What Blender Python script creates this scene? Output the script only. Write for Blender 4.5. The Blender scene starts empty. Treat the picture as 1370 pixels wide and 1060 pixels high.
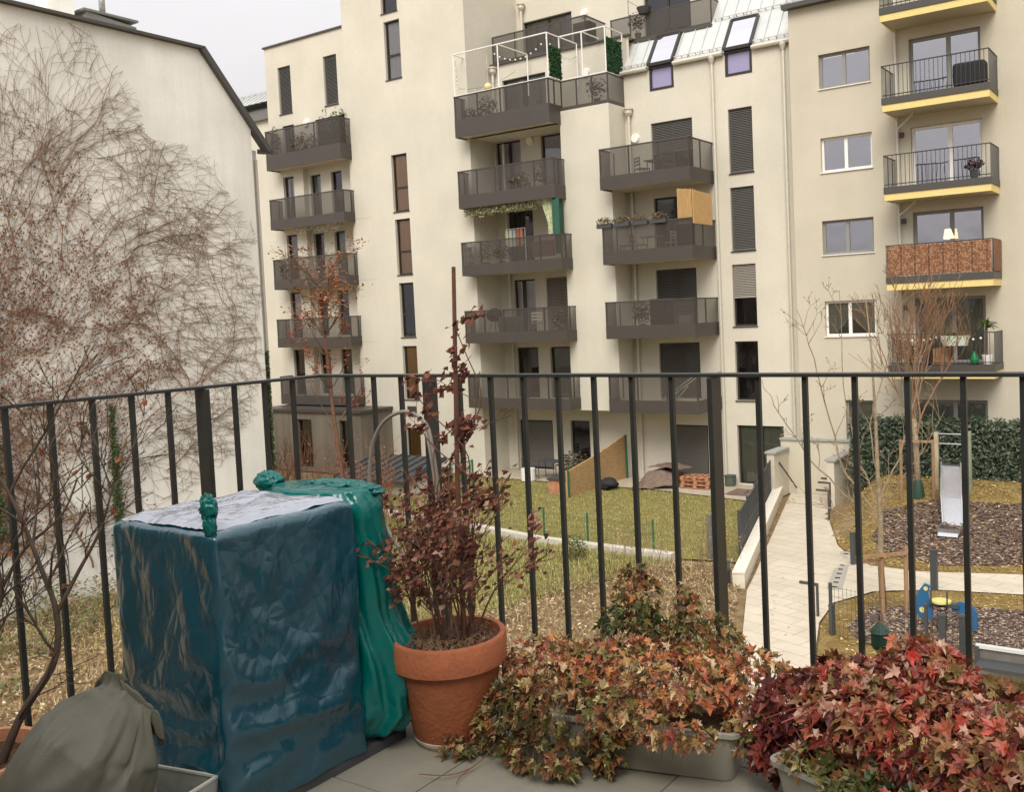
import bpy, math, random
from mathutils import Vector, Matrix, noise
R = math.radians
rnd = random.Random(7)
scene = bpy.context.scene
COL = scene.collection

# ------------------------------------------------------------------ helpers
class MB:
    def __init__(s): s.v=[]; s.f=[]; s.c=[]; s.uv=False
    def add(s, vs, fs, col=None):
        b=len(s.v); s.v.extend(vs); s.f.extend([tuple(i+b for i in f) for f in fs])
        if col is not None or s.c:
            while len(s.c) < len(s.f)-len(fs): s.c.append((1,1,1))
            s.c.extend([col or (1,1,1)]*len(fs))
        return s
    def box(s, x0,x1,y0,y1,z0,z1, col=None):
        return s.add([(x0,y0,z0),(x1,y0,z0),(x1,y1,z0),(x0,y1,z0),(x0,y0,z1),(x1,y0,z1),(x1,y1,z1),(x0,y1,z1)],
              [(0,3,2,1),(4,5,6,7),(0,1,5,4),(1,2,6,5),(2,3,7,6),(3,0,4,7)], col)
    def obox(s, c, u, w, hu, hv, hw, col=None):
        """box centred c, half sizes along u (x), w (z-ish) and their cross"""
        u=Vector(u).normalized(); w=Vector(w).normalized(); v=w.cross(u).normalized(); w=u.cross(v)
        c=Vector(c); P=[]
        for dz in (-1,1):
            for dx,dy in ((-1,-1),(1,-1),(1,1),(-1,1)): P.append(tuple(c+u*hu*dx+v*hv*dy+w*hw*dz))
        return s.add(P,[(0,3,2,1),(4,5,6,7),(0,1,5,4),(1,2,6,5),(2,3,7,6),(3,0,4,7)],col)
    def bar(s,a,b,w,h=None,col=None):
        a=Vector(a);b=Vector(b);d=b-a
        if d.length<1e-6: return s
        up=Vector((0,0,1)) if abs(d.normalized().z)<.95 else Vector((0,1,0))
        w2=up-d*(up.dot(d)/d.dot(d))
        return s.obox((a+b)/2,d,w2,d.length/2,w/2,(h or w)/2,col)
    def tube(s, pts, rad, n=6, cap=True, col=None):
        pts=[Vector(p) for p in pts]
        if not isinstance(rad,(list,tuple)): rad=[rad]*len(pts)
        vs=[];fs=[]; prev=None
        for i,p in enumerate(pts):
            t=(pts[min(i+1,len(pts)-1)]-pts[max(i-1,0)])
            if t.length<1e-9: t=Vector((0,0,1))
            t.normalize()
            if prev is None:
                a=t.orthogonal().normalized()
            else:
                a=prev-t*prev.dot(t)
                a=a.normalized() if a.length>1e-6 else t.orthogonal().normalized()
            prev=a; b=t.cross(a)
            for k in range(n):
                an=2*math.pi*k/n; vs.append(tuple(p+(a*math.cos(an)+b*math.sin(an))*rad[i]))
        for i in range(len(pts)-1):
            for k in range(n):
                k2=(k+1)%n; fs.append((i*n+k,i*n+k2,(i+1)*n+k2,(i+1)*n+k))
        if cap:
            fs.append(tuple(range(n-1,-1,-1))); m=(len(pts)-1)*n; fs.append(tuple(m+k for k in range(n)))
        return s.add(vs,fs,col)
    def lathe(s, prof, c, n=32, col=None, closed=False):
        """prof: list of (r,z)"""
        vs=[];fs=[]
        for r,z in prof:
            for k in range(n):
                a=2*math.pi*k/n; vs.append((c[0]+r*math.cos(a),c[1]+r*math.sin(a),c[2]+z))
        for i in range(len(prof)-1):
            for k in range(n):
                k2=(k+1)%n; fs.append((i*n+k,i*n+k2,(i+1)*n+k2,(i+1)*n+k))
        return s.add(vs,fs,col)
    def ball(s,c,r,n=10,m=7,sz=1,col=None,jit=0):
        vs=[];fs=[]
        for i in range(m+1):
            th=math.pi*i/m
            for k in range(n):
                a=2*math.pi*k/n
                d=Vector((math.sin(th)*math.cos(a),math.sin(th)*math.sin(a),math.cos(th)))
                q=1+(jit*noise.noise(d*2.3+Vector(c)*7) if jit else 0)
                vs.append((c[0]+r*q*d.x,c[1]+r*q*d.y,c[2]+r*q*sz*d.z))
        for i in range(m):
            for k in range(n):
                k2=(k+1)%n; fs.append((i*n+k,(i+1)*n+k,(i+1)*n+k2,i*n+k2))
        return s.add(vs,fs,col)
    def quad(s,a,b,c,d,col=None): return s.add([tuple(a),tuple(b),tuple(c),tuple(d)],[(0,1,2,3)],col)
    def build(s,name,mat,parent=None,smooth=False,loc=None,bevel=0,seg=2):
        me=bpy.data.meshes.new(name); me.from_pydata([tuple(v) for v in s.v],[],s.f)
        if s.c:
            at=me.color_attributes.new('Col','FLOAT_COLOR','CORNER')
            buf=[]
            for f,c in zip(s.f,s.c): buf.extend((c[0],c[1],c[2],1.0)*len(f))
            at.data.foreach_set('color',buf)
        me.update()
        if smooth:
            me.polygons.foreach_set('use_smooth',[True]*len(me.polygons))
        o=bpy.data.objects.new(name,me); COL.objects.link(o)
        if mat: me.materials.append(mat)
        if parent: 
            o.parent=parent
            if parent.get('_off') : 
                off=Vector(parent['_off']); me.transform(Matrix.Translation(-off))
        elif loc is not None:
            me.transform(Matrix.Translation(-Vector(loc))); o.location=loc
        if bevel:
            b=o.modifiers.new('b','BEVEL'); b.width=bevel; b.segments=seg; b.limit_method='ANGLE'
        return o

def tag(o,label=None,cat=None,group=None,kind=None):
    if label: o['label']=label
    if cat: o['category']=cat
    if group: o['group']=group
    if kind: o['kind']=kind
    return o
def thing(name,label,cat,loc=(0,0,0),group=None):
    """an Empty at the thing's base; children are modelled in world coordinates and shifted to it"""
    o=bpy.data.objects.new(name,None); COL.objects.link(o); o.location=loc; o.empty_display_size=.1
    o['_off']=tuple(loc)
    return tag(o,label,cat,group)
def sub(parent,mb,name,mat,child_of,**k):
    """sub-part: mesh child_of is itself a mesh object without offset"""
    o=mb.build(name,mat,None,**k)
    root=child_of.parent
    if root is not None and root.get('_off'): o.data.transform(Matrix.Translation(-Vector(root['_off'])))
    o.parent=child_of
    return o
def copy_tree(o,parent=None):
    c=o.copy(); COL.objects.link(c); c.parent=parent
    for ch in list(o.children): copy_tree(ch,c)
    return c

# ------------------------------------------------------------------ materials
def mat(name,base,rough=.8,metal=0,spec=.4,noise_amt=.0,nscale=5,bump=0,bscale=40,attr=False,sss=0,trans=0,stretch=None,coat=0):
    m=bpy.data.materials.new(name); m.use_nodes=True; nt=m.node_tree; N=nt.nodes; L=nt.links
    p=N['Principled BSDF']; p.inputs['Base Color'].default_value=(*base,1); p.inputs['Roughness'].default_value=rough
    p.inputs['Metallic'].default_value=metal; p.inputs['Specular IOR Level'].default_value=spec
    p.inputs['Coat Weight'].default_value=coat
    tc=N.new('ShaderNodeTexCoord'); mp=N.new('ShaderNodeMapping'); L.new(tc.outputs['Object'],mp.inputs[0])
    if stretch: mp.inputs['Scale'].default_value=stretch
    src=None
    if attr:
        a=N.new('ShaderNodeAttribute'); a.attribute_name='Col'; src=a.outputs['Color']
    if noise_amt:
        t=N.new('ShaderNodeTexNoise'); t.inputs['Scale'].default_value=nscale; t.inputs['Detail'].default_value=6; t.inputs['Roughness'].default_value=.65
        L.new(mp.outputs[0],t.inputs['Vector'])
        r=N.new('ShaderNodeMapRange'); r.inputs[1].default_value=.3; r.inputs[2].default_value=.7
        r.inputs[3].default_value=1-noise_amt; r.inputs[4].default_value=1+noise_amt; L.new(t.outputs[0],r.inputs[0])
        mx=N.new('ShaderNodeMix'); mx.data_type='RGBA'; mx.blend_type='MULTIPLY'; mx.inputs[0].default_value=1
        if src: L.new(src,mx.inputs[6])
        else: mx.inputs[6].default_value=(*base,1)
        L.new(r.outputs[0],mx.inputs[7]); src=mx.outputs[2]
    if src: L.new(src,p.inputs['Base Color'])
    if bump:
        t=N.new('ShaderNodeTexNoise'); t.inputs['Scale'].default_value=bscale; t.inputs['Detail'].default_value=5
        L.new(mp.outputs[0],t.inputs['Vector'])
        b=N.new('ShaderNodeBump'); b.inputs['Strength'].default_value=bump; b.inputs['Distance'].default_value=.02
        L.new(t.outputs[0],b.inputs['Height']); L.new(b.outputs[0],p.inputs['Normal'])
    if trans:
        tr=N.new('ShaderNodeBsdfTranslucent'); 
        if src: L.new(src,tr.inputs[0])
        else: tr.inputs[0].default_value=(*base,1)
        ms=N.new('ShaderNodeMixShader'); ms.inputs[0].default_value=trans
        out=N['Material Output']; L.new(p.outputs[0],ms.inputs[1]); L.new(tr.outputs[0],ms.inputs[2]); L.new(ms.outputs[0],out.inputs[0])
    return m

def plaster(name,base,stain=.12,streak=.12,bump=.25):
    m=mat(name,base,rough=.92,spec=.2); nt=m.node_tree; N=nt.nodes; L=nt.links; p=N['Principled BSDF']
    tc=[n for n in N if n.type=='TEX_COORD'][0]
    def nz(scale,sc,det=5):
        mp=N.new('ShaderNodeMapping'); mp.inputs['Scale'].default_value=sc; L.new(tc.outputs['Object'],mp.inputs[0])
        t=N.new('ShaderNodeTexNoise'); t.inputs['Scale'].default_value=scale; t.inputs['Detail'].default_value=det; t.inputs['Roughness'].default_value=.6
        L.new(mp.outputs[0],t.inputs['Vector']); return t
    a=nz(.35,(1,1,1)); b=nz(1.0,(2.2,2.2,.12),6); c=nz(14,(1,1,1),3)
    def mr(t,lo,hi,amt):
        r=N.new('ShaderNodeMapRange'); r.inputs[1].default_value=lo; r.inputs[2].default_value=hi; r.inputs[3].default_value=1-amt; r.inputs[4].default_value=1+amt*.3
        L.new(t.outputs[0],r.inputs[0]); return r.outputs[0]
    m1=N.new('ShaderNodeMath'); m1.operation='MULTIPLY'; L.new(mr(a,.35,.65,stain),m1.inputs[0]); L.new(mr(b,.35,.62,streak),m1.inputs[1])
    m2=N.new('ShaderNodeMath'); m2.operation='MULTIPLY'; L.new(m1.outputs[0],m2.inputs[0]); L.new(mr(c,.3,.7,.05),m2.inputs[1])
    mx=N.new('ShaderNodeMix'); mx.data_type='RGBA'; mx.blend_type='MULTIPLY'; mx.inputs[0].default_value=1; mx.inputs[6].default_value=(*base,1)
    L.new(m2.outputs[0],mx.inputs[7]); L.new(mx.outputs[2],p.inputs['Base Color'])
    t=nz(55,(1,1,1),3); bp=N.new('ShaderNodeBump'); bp.inputs['Strength'].default_value=bump; bp.inputs['Distance'].default_value=.02
    L.new(t.outputs[0],bp.inputs['Height']); L.new(bp.outputs[0],p.inputs['Normal'])
    return m

def glass(name,tint=(.5,.52,.55),opac=.35):
    """window glass: clear part over a strong mirror part"""
    m=bpy.data.materials.new(name); m.use_nodes=True; nt=m.node_tree; N=nt.nodes; L=nt.links
    out=N['Material Output']; N.remove(N['Principled BSDF'])
    g=N.new('ShaderNodeBsdfGlossy'); g.inputs['Roughness'].default_value=.03; g.inputs['Color'].default_value=(.82,.81,.86,1)
    t=N.new('ShaderNodeBsdfTransparent'); t.inputs[0].default_value=(*tint,1)
    f=N.new('ShaderNodeFresnel'); f.inputs[0].default_value=1.5
    tc=N.new('ShaderNodeTexCoord'); nz=N.new('ShaderNodeTexNoise'); nz.inputs['Scale'].default_value=1.2; nz.inputs['Detail'].default_value=1
    L.new(tc.outputs['Object'],nz.inputs['Vector'])
    b=N.new('ShaderNodeBump'); b.inputs['Strength'].default_value=.12; b.inputs['Distance'].default_value=.1; L.new(nz.outputs[0],b.inputs['Height']); L.new(b.outputs[0],g.inputs['Normal'])
    ma=N.new('ShaderNodeMath'); ma.operation='MULTIPLY_ADD'; ma.inputs[1].default_value=1.3; ma.inputs[2].default_value=opac; L.new(f.outputs[0],ma.inputs[0]); ma.use_clamp=True
    ms=N.new('ShaderNodeMixShader'); L.new(ma.outputs[0],ms.inputs[0]); L.new(t.outputs[0],ms.inputs[1]); L.new(g.outputs[0],ms.inputs[2]); L.new(ms.outputs[0],out.inputs[0])
    return m

def meshy(name,base,cover=.6):
    """perforated sheet metal: fine horizontal slots, partly see-through"""
    m=mat(name,base,rough=.5,spec=.4); nt=m.node_tree; N=nt.nodes; L=nt.links; p=N['Principled BSDF']; out=N['Material Output']
    tc=[n for n in N if n.type=='TEX_COORD'][0]
    w=N.new('ShaderNodeTexWave'); w.wave_type='BANDS'; w.bands_direction='Z'; w.inputs['Scale'].default_value=9; w.inputs['Distortion'].default_value=0
    L.new(tc.outputs['Object'],w.inputs['Vector'])
    r=N.new('ShaderNodeMapRange'); r.inputs[3].default_value=cover-.08; r.inputs[4].default_value=cover+.08; L.new(w.outputs['Fac'],r.inputs[0])
    t=N.new('ShaderNodeBsdfTransparent'); ms=N.new('ShaderNodeMixShader'); L.new(r.outputs[0],ms.inputs[0]); L.new(t.outputs[0],ms.inputs[1]); L.new(p.outputs[0],ms.inputs[2]); L.new(ms.outputs[0],out.inputs[0])
    return m

def paving(name,base,mortar,bw,bh,rot=0,ms=.006,offset=.5,namt=.12):
    m=mat(name,base,rough=.85,spec=.25,bump=.15,bscale=60); nt=m.node_tree; N=nt.nodes; L=nt.links; p=N['Principled BSDF']
    tc=[n for n in N if n.type=='TEX_COORD'][0]
    mp=N.new('ShaderNodeMapping'); mp.inputs['Rotation'].default_value=(0,0,rot); L.new(tc.outputs['Object'],mp.inputs[0])
    b=N.new('ShaderNodeTexBrick'); b.inputs['Color1'].default_value=(*base,1); b.inputs['Color2'].default_value=(*[c*.9 for c in base],1); b.inputs['Mortar'].default_value=(*mortar,1)
    b.inputs['Scale'].default_value=1; b.inputs['Mortar Size'].default_value=ms; b.inputs['Brick Width'].default_value=bw; b.inputs['Row Height'].default_value=bh; b.offset=offset; b.inputs['Mortar Smooth'].default_value=.3
    L.new(mp.outputs[0],b.inputs['Vector'])
    t=N.new('ShaderNodeTexNoise'); t.inputs['Scale'].default_value=1.3; t.inputs['Detail'].default_value=8; t.inputs['Roughness'].default_value=.7; L.new(tc.outputs['Object'],t.inputs['Vector'])
    r=N.new('ShaderNodeMapRange'); r.inputs[1].default_value=.3; r.inputs[2].default_value=.7; r.inputs[3].default_value=1-namt; r.inputs[4].default_value=1+namt*.6; L.new(t.outputs[0],r.inputs[0])
    mx=N.new('ShaderNodeMix'); mx.data_type='RGBA'; mx.blend_type='MULTIPLY'; mx.inputs[0].default_value=1; L.new(b.outputs[0],mx.inputs[6]); L.new(r.outputs[0],mx.inputs[7]); L.new(mx.outputs[2],p.inputs['Base Color'])
    return m

def soil(name,cols,scale=3,fine=60,bump=.8):
    m=mat(name,cols[0],rough=.95,spec=.1); nt=m.node_tree; N=nt.nodes; L=nt.links; p=N['Principled BSDF']
    tc=[n for n in N if n.type=='TEX_COORD'][0]
    def nz(sc,d=8):
        t=N.new('ShaderNodeTexNoise'); t.inputs['Scale'].default_value=sc; t.inputs['Detail'].default_value=d; t.inputs['Roughness'].default_value=.7; L.new(tc.outputs['Object'],t.inputs['Vector']); return t
    a=nz(scale); b=nz(fine,3)
    ad=N.new('ShaderNodeMath'); ad.operation='ADD'; L.new(a.outputs[0],ad.inputs[0]); L.new(b.outputs[0],ad.inputs[1])
    hf=N.new('ShaderNodeMath'); hf.operation='MULTIPLY'; hf.inputs[1].default_value=.5; L.new(ad.outputs[0],hf.inputs[0])
    cr=N.new('ShaderNodeValToRGB'); e=cr.color_ramp.elements
    n=len(cols)
    e[0].position=.36; e[0].color=(*cols[0],1); e[1].position=.64; e[1].color=(*cols[-1],1)
    for i in range(1,n-1): x=e.new(.36+.28*i/(n-1)); x.color=(*cols[i],1)
    L.new(hf.outputs[0],cr.inputs[0]); L.new(cr.outputs[0],p.inputs['Base Color'])
    bp=N.new('ShaderNodeBump'); bp.inputs['Strength'].default_value=bump; bp.inputs['Distance'].default_value=.04; L.new(b.outputs[0],bp.inputs['Height']); L.new(bp.outputs[0],p.inputs['Normal'])
    return m

WALL=plaster('cream_render',(.635,.60,.51),.09,.015,.35)
WALLR=plaster('tan_render',(.575,.53,.43),.09,.015,.35)
WALLG=plaster('old_gable_render',(.84,.83,.77),.14,.07,.4)
ANNEX=plaster('grey_brown_render',(.22,.19,.15),.2,.2)
SOFFIT=mat('soffit_concrete',(.62,.57,.46),.9,noise_amt=.05)
FASCIA=mat('brown_grey_sheet',(.066,.056,.049),.45,spec=.4,noise_amt=.06,nscale=1)
MESHM=meshy('perforated_brown_sheet',(.062,.052,.045),.72)
FRAME=mat('dark_window_frame',(.035,.028,.024),.4)
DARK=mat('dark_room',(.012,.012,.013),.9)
BROWNIN=mat('brown_interior',(.55,.27,.06),.7,noise_amt=.25,nscale=2,stretch=(6,1,.3))
CURT=mat('white_curtain',(.72,.70,.72),.9,trans=.2)
CURTG=mat('grey_green_curtain',(.23,.25,.20),.9)
BLIND=mat('grey_blind',(.12,.115,.105),.5,spec=.5)
BLINDL=mat('light_blind',(.32,.29,.25),.5)
PVC=mat('white_pvc',(.80,.79,.75),.35)
PVCG=mat('grey_pvc',(.26,.25,.235),.45)
YELLOW=mat('yellow_edge',(.72,.58,.24),.7,noise_amt=.06)
RAILD=mat('dark_metal_rail',(.04,.04,.042),.45)
ZINC=mat('zinc_roof',(.55,.57,.56),.45,metal=.3,noise_amt=.08,nscale=1.5)
ZINCD=mat('zinc_pipe',(.58,.55,.47),.5,metal=.2,noise_amt=.05)
GUT=mat('dark_coping',(.07,.065,.06),.5)
GL=glass('window_glass',(.85,.85,.85),.05)
GLR=glass('balcony_door_glass',(.8,.8,.8),.42)
GLS=glass('roof_glass',(.3,.3,.3),.75)
WHITE=mat('white_paint',(.8,.79,.75),.4)
IRON=mat('anthracite_rail',(.022,.024,.023),.38,spec=.5,noise_amt=.2,nscale=12)
LEAF=mat('leaf',(.3,.1,.05),.38,spec=.5,attr=True,noise_amt=.25,nscale=60,trans=.25)
LEAFD=mat('leaf_dry',(.3,.1,.05),.8,spec=.2,attr=True,trans=.15)
BARK=mat('bark',(.13,.085,.055),.9,noise_amt=.35,nscale=25,bump=.5,bscale=60)
BARKL=mat('pale_bark',(.27,.21,.14),.9,noise_amt=.35,nscale=12,bump=.5,bscale=50)
TWIG=mat('vine_stem',(.20,.12,.07),.9,noise_amt=.3,nscale=3)
WOOD=mat('wood',(.30,.18,.10),.8,noise_amt=.3,nscale=6,stretch=(1,1,.3))
PALLET=mat('pallet_wood',(.42,.20,.11),.85,noise_amt=.3,nscale=5)
BAMB=mat('bamboo',(.46,.29,.12),.7,noise_amt=.35,nscale=8,stretch=(8,8,.4))
BAMBF=mat('reed_screen',(.40,.26,.12),.8,noise_amt=.4,nscale=9,stretch=(.4,.4,6))
WICK=mat('wicker',(.33,.15,.07),.7,attr=True,noise_amt=.2,nscale=20)
TERRA=mat('terracotta',(.36,.115,.05),.75,noise_amt=.22,nscale=7,bump=.2,bscale=80)
TERRAL=mat('terracotta_light',(.52,.24,.13),.8,noise_amt=.2,nscale=7,bump=.2,bscale=80)
DIRT=soil('potting_soil',[(.05,.03,.02),(.12,.075,.045),(.22,.15,.09)],20,90)
GPLAST=mat('taupe_plastic',(.31,.295,.25),.45,noise_amt=.05,nscale=3,bump=.05,bscale=200)
GREENP=mat('green_post',(.02,.12,.06),.5)
ANTH=mat('anthracite_paint',(.06,.065,.068),.5)
STEEL=mat('brushed_steel',(.62,.63,.65),.25,metal=.9)
CONC=mat('concrete',(.52,.49,.42),.85,noise_amt=.15,nscale=6,bump=.2)
BLUE=mat('blue_panel',(.025,.12,.27),.45)
YELP=mat('yellow_panel',(.62,.58,.22),.5)
GREENL=mat('green_enamel',(.015,.045,.03),.4)
BLACKF=mat('black_fabric',(.02,.02,.021),.8)

# ------------------------------------------------------------------ camera and light
cam=bpy.data.cameras.new('Camera'); co=bpy.data.objects.new('Camera',cam); COL.objects.link(co); scene.camera=co
yw,p_,r_=R(-33.126),R(3.137),R(-2.474)
fw=Vector((math.sin(yw)*math.cos(p_),math.cos(yw)*math.cos(p_),-math.sin(p_)))
rt=Vector((math.cos(yw),-math.sin(yw),0)); up=rt.cross(fw)
rt,up=rt*math.cos(r_)+up*math.sin(r_),-rt*math.sin(r_)+up*math.cos(r_)
co.matrix_world=Matrix(((rt.x,up.x,-fw.x,0),(rt.y,up.y,-fw.y,0),(rt.z,up.z,-fw.z,1.3),(0,0,0,1)))
W_,H_,F_=1370,1060,1284.67
cam.sensor_fit='HORIZONTAL'; cam.sensor_width=36; cam.lens=36*F_/W_
cam.shift_x=-(791.07-W_/2)/W_; cam.shift_y=(491.12-H_/2)/W_
cam.clip_start=.05; cam.clip_end=2000

SUN_EL,SUN_AZ=R(46),R(158)   # azimuth clockwise from +Y
w=bpy.data.worlds.new('World'); scene.world=w; w.use_nodes=True; nt=w.node_tree
bg=nt.nodes['Background']; sky=nt.nodes.new('ShaderNodeTexSky'); sky.sky_type='NISHITA'; sky.sun_disc=False
sky.sun_elevation=SUN_EL; sky.sun_rotation=SUN_AZ; sky.air_density=1.6; sky.dust_density=5; sky.ozone_density=.5
hsv=nt.nodes.new('ShaderNodeHueSaturation'); hsv.inputs['Saturation'].default_value=.12; nt.links.new(sky.outputs[0],hsv.inputs['Color'])
mx=nt.nodes.new('ShaderNodeMix'); mx.data_type='RGBA'; mx.inputs[0].default_value=.72; mx.inputs[7].default_value=(9.2,8.95,9.1,1)
nt.links.new(hsv.outputs[0],mx.inputs[6])
# overcast sky: brightest overhead, dimmer towards the horizon, faint cloud tone
wt=nt.nodes.new('ShaderNodeTexCoord'); sx=nt.nodes.new('ShaderNodeSeparateXYZ'); nt.links.new(wt.outputs['Generated'],sx.inputs[0])
g1=nt.nodes.new('ShaderNodeMapRange'); g1.inputs[1].default_value=0; g1.inputs[2].default_value=1; g1.inputs[3].default_value=.66; g1.inputs[4].default_value=1.36; nt.links.new(sx.outputs['Z'],g1.inputs[0])
cn=nt.nodes.new('ShaderNodeTexNoise'); cn.inputs['Scale'].default_value=3; cn.inputs['Detail'].default_value=5; nt.links.new(wt.outputs['Generated'],cn.inputs['Vector'])
c2=nt.nodes.new('ShaderNodeMapRange'); c2.inputs[1].default_value=.3; c2.inputs[2].default_value=.7; c2.inputs[3].default_value=.88; c2.inputs[4].default_value=1.1; nt.links.new(cn.outputs[0],c2.inputs[0])
mm=nt.nodes.new('ShaderNodeMath'); mm.operation='MULTIPLY'; nt.links.new(g1.outputs[0],mm.inputs[0]); nt.links.new(c2.outputs[0],mm.inputs[1])
mz=nt.nodes.new('ShaderNodeMix'); mz.data_type='RGBA'; mz.blend_type='MULTIPLY'; mz.inputs[0].default_value=1; nt.links.new(mx.outputs[2],mz.inputs[6]); nt.links.new(mm.outputs[0],mz.inputs[7])
nt.links.new(mz.outputs[2],bg.inputs[0]); bg.inputs[1].default_value=.078
sl=bpy.data.lights.new('sun','SUN'); so=bpy.data.objects.new('sun',sl); COL.objects.link(so)
sl.energy=1.5; sl.angle=R(35); sl.color=(1,.93,.80)
sd=Vector((math.sin(SUN_AZ)*math.cos(SUN_EL),math.cos(SUN_AZ)*math.cos(SUN_EL),math.sin(SUN_EL)))
so.rotation_euler=sd.to_track_quat('Z','Y').to_euler()
scene.view_settings.view_transform='Standard'; scene.view_settings.look='None'; scene.view_settings.exposure=0.87; scene.view_settings.gamma=1
scene.cycles.max_bounces=6; scene.cycles.transparent_max_bounces=16; scene.cycles.caustics_reflective=False; scene.cycles.caustics_refractive=False

# ------------------------------------------------------------------ ground
GZ=-5.6
def ss(t): t=max(0,min(1,t)); return t*t*(3-2*t)
def gh(x,y):
    xe=-8.9-1.45*(y-25.8)/3.5 if y<29.3 else -10.35-.85*(y-29.3)/3.9
    z=GZ+1.2*ss((y-25.6)/5.8)*ss((x-xe-.1)/1.6)
    if y<26 and x<-6: z+=.05*noise.noise(Vector((x*.5,y*.5,3)))
    return z
def inpoly(x,y,P):
    c=False;n=len(P);j=n-1
    for i in range(n):
        xi,yi=P[i];xj,yj=P[j]
        if (yi>y)!=(yj>y) and x<(xj-xi)*(y-yi)/(yj-yi)+xi: c=not c
        j=i
    return c
import bmesh
def sheet(name,P,off,m,step=.6,kind='structure',thick=0):
    bm=bmesh.new(); vs=[bm.verts.new((x,y,0)) for x,y in P]; bm.faces.new(vs)
    xs=[p[0] for p in P]; ys=[p[1] for p in P]
    x=math.ceil(min(xs)/step)*step
    while x<max(xs):
        bmesh.ops.bisect_plane(bm,geom=bm.verts[:]+bm.edges[:]+bm.faces[:],plane_co=(x,0,0),plane_no=(1,0,0)); x+=step
    y=math.ceil(min(ys)/step)*step
    while y<max(ys):
        bmesh.ops.bisect_plane(bm,geom=bm.verts[:]+bm.edges[:]+bm.faces[:],plane_co=(0,y,0),plane_no=(0,1,0)); y+=step
    for v in bm.verts: v.co.z=gh(v.co.x,v.co.y)+off
    bmesh.ops.recalc_face_normals(bm,faces=bm.faces)
    if sum(f.normal.z for f in bm.faces)<0: bmesh.ops.reverse_faces(bm,faces=bm.faces)
    if thick:
        r=bmesh.ops.extrude_face_region(bm,geom=bm.faces[:])
        for e in r['geom']:
            if isinstance(e,bmesh.types.BMVert): e.co.z+=thick
    me=bpy.data.meshes.new(name); bm.to_mesh(me); bm.free(); me.materials.append(m)
    o=bpy.data.objects.new(name,me); COL.objects.link(o)
    return tag(o,kind=kind)
WEED=soil('weedy_soil',[(.08,.05,.03),(.20,.13,.07),(.32,.24,.13),(.22,.21,.08)],1.6,45)
LAWN=soil('lawn',[(.15,.145,.045),(.25,.225,.08),(.35,.29,.13)],1.6,70)
DLAWN=soil('dry_leafy_lawn',[(.13,.09,.035),(.26,.18,.065),(.38,.28,.13)],1.8,50)
MULCH=soil('bark_mulch',[(.07,.045,.038),(.17,.115,.09),(.30,.22,.18)],6,38,1)
b=MB()
# graded sheet out to the horizon
xs=[-1000,-200,-80]+[-45+i*1.0 for i in range(0,63)]+[40,100,300,1000]
ys=[-1000,-200,-40,-10]+[0+i*1.0 for i in range(0,41)]+[60,120,300,1000]
vid={}
for j,y in enumerate(ys):
    for i,x in enumerate(xs): vid[i,j]=len(b.v); b.v.append((x,y,gh(x,y)-.05))
for j in range(len(ys)-1):
    for i in range(len(xs)-1): b.f.append((vid[i,j],vid[i+1,j],vid[i+1,j+1],vid[i,j+1]))
tag(b.build('ground',WEED,smooth=True),kind='structure')
PATH=[(-5.6,11.5),(-7.2,15.3),(-9.6,21.2),(-13.15,33.2),(-11.2,33.2),(-10.35,29.3),(-9.75,27.9),(-9.1,26.4),(-8.4,25.3),(-7.6,24.6),(-6.4,24.55),(-4.0,25.3),(1,27),(8,29.5),(8,27.6),(1,25.1),(-3.8,23.55),(-5.6,23.15),(-6.9,22.4),(-7.45,21.2),(-7.25,19.7),(-6.6,17.6),(-5.2,14.5),(-4.2,11.5)]
PAV=paving('light_pavers',(.57,.51,.41),(.28,.23,.16),.9,.45,R(17),.008)
sheet('path',PATH,.02,PAV,.5)
LAWNP=[(-30,24.7),(-24.9,24.5),(-17.4,23.4),(-12.9,23.3),(-10.6,23.6),(-13.4,32.2),(-30,32.2)]
sheet('lawn',LAWNP,.012,LAWN,1.0)
DL1=[(-11.2,33.1),(-10.3,29.3),(-9.7,27.9),(-9.05,26.4),(-8.35,25.35),(-7.6,24.65),(-6.4,24.6),(-4,25.35),(1,27.05),(8,29.6),(8,33.3),(-6,33.3)]
sheet('playground_lawn',DL1,.006,DLAWN,.35)
DL2=[(-7.4,21.2),(-6.85,22.35),(-5.6,23.1),(-3.8,23.5),(1,25),(8,27.5),(8,13),(-3.6,13),(-5.2,14.6),(-6.55,17.6),(-7.2,19.7)]
sheet('leafy_lawn',DL2,.012,DLAWN,1.0)
M1=[(-8.3,27.0),(-7.5,25.7),(-6,25.35),(-4,26.2),(-2,27.2),(4,29),(4,30.6),(-2,30.3),(-5,29.5),(-7.2,29.4),(-8.4,28.6)]
sheet('mulch_bed',M1,.02,MULCH,.35)
M2=[(-6.6,21.2),(-6.6,19.6),(-6.0,18.8),(-3,18.8),(2,19.8),(2,22.6),(-2.5,22.4),(-5,22.1)]
sheet('mulch_patch',M2,.03,MULCH,.7)
PATIO=paving('patio_slabs',(.46,.40,.31),(.2,.17,.12),.5,.5,0,.01)
sheet('patio',[(-28,32.0),(-18,31.9),(-13.6,31.1),(-13.3,33.94),(-28,34.2)],.06,PATIO,1.0)
kb=MB()
KP=[(-30,24.9),(-24.9,24.55),(-21.1,24.1),(-17.4,23.35),(-12.7,23.2)]
for a,c in zip(KP[:-1],KP[1:]): kb.bar((a[0],a[1],GZ+.06),(c[0],c[1],GZ+.06),.28,.22)
tag(kb.build('kerb_strip',CONC),kind='structure')
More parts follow.
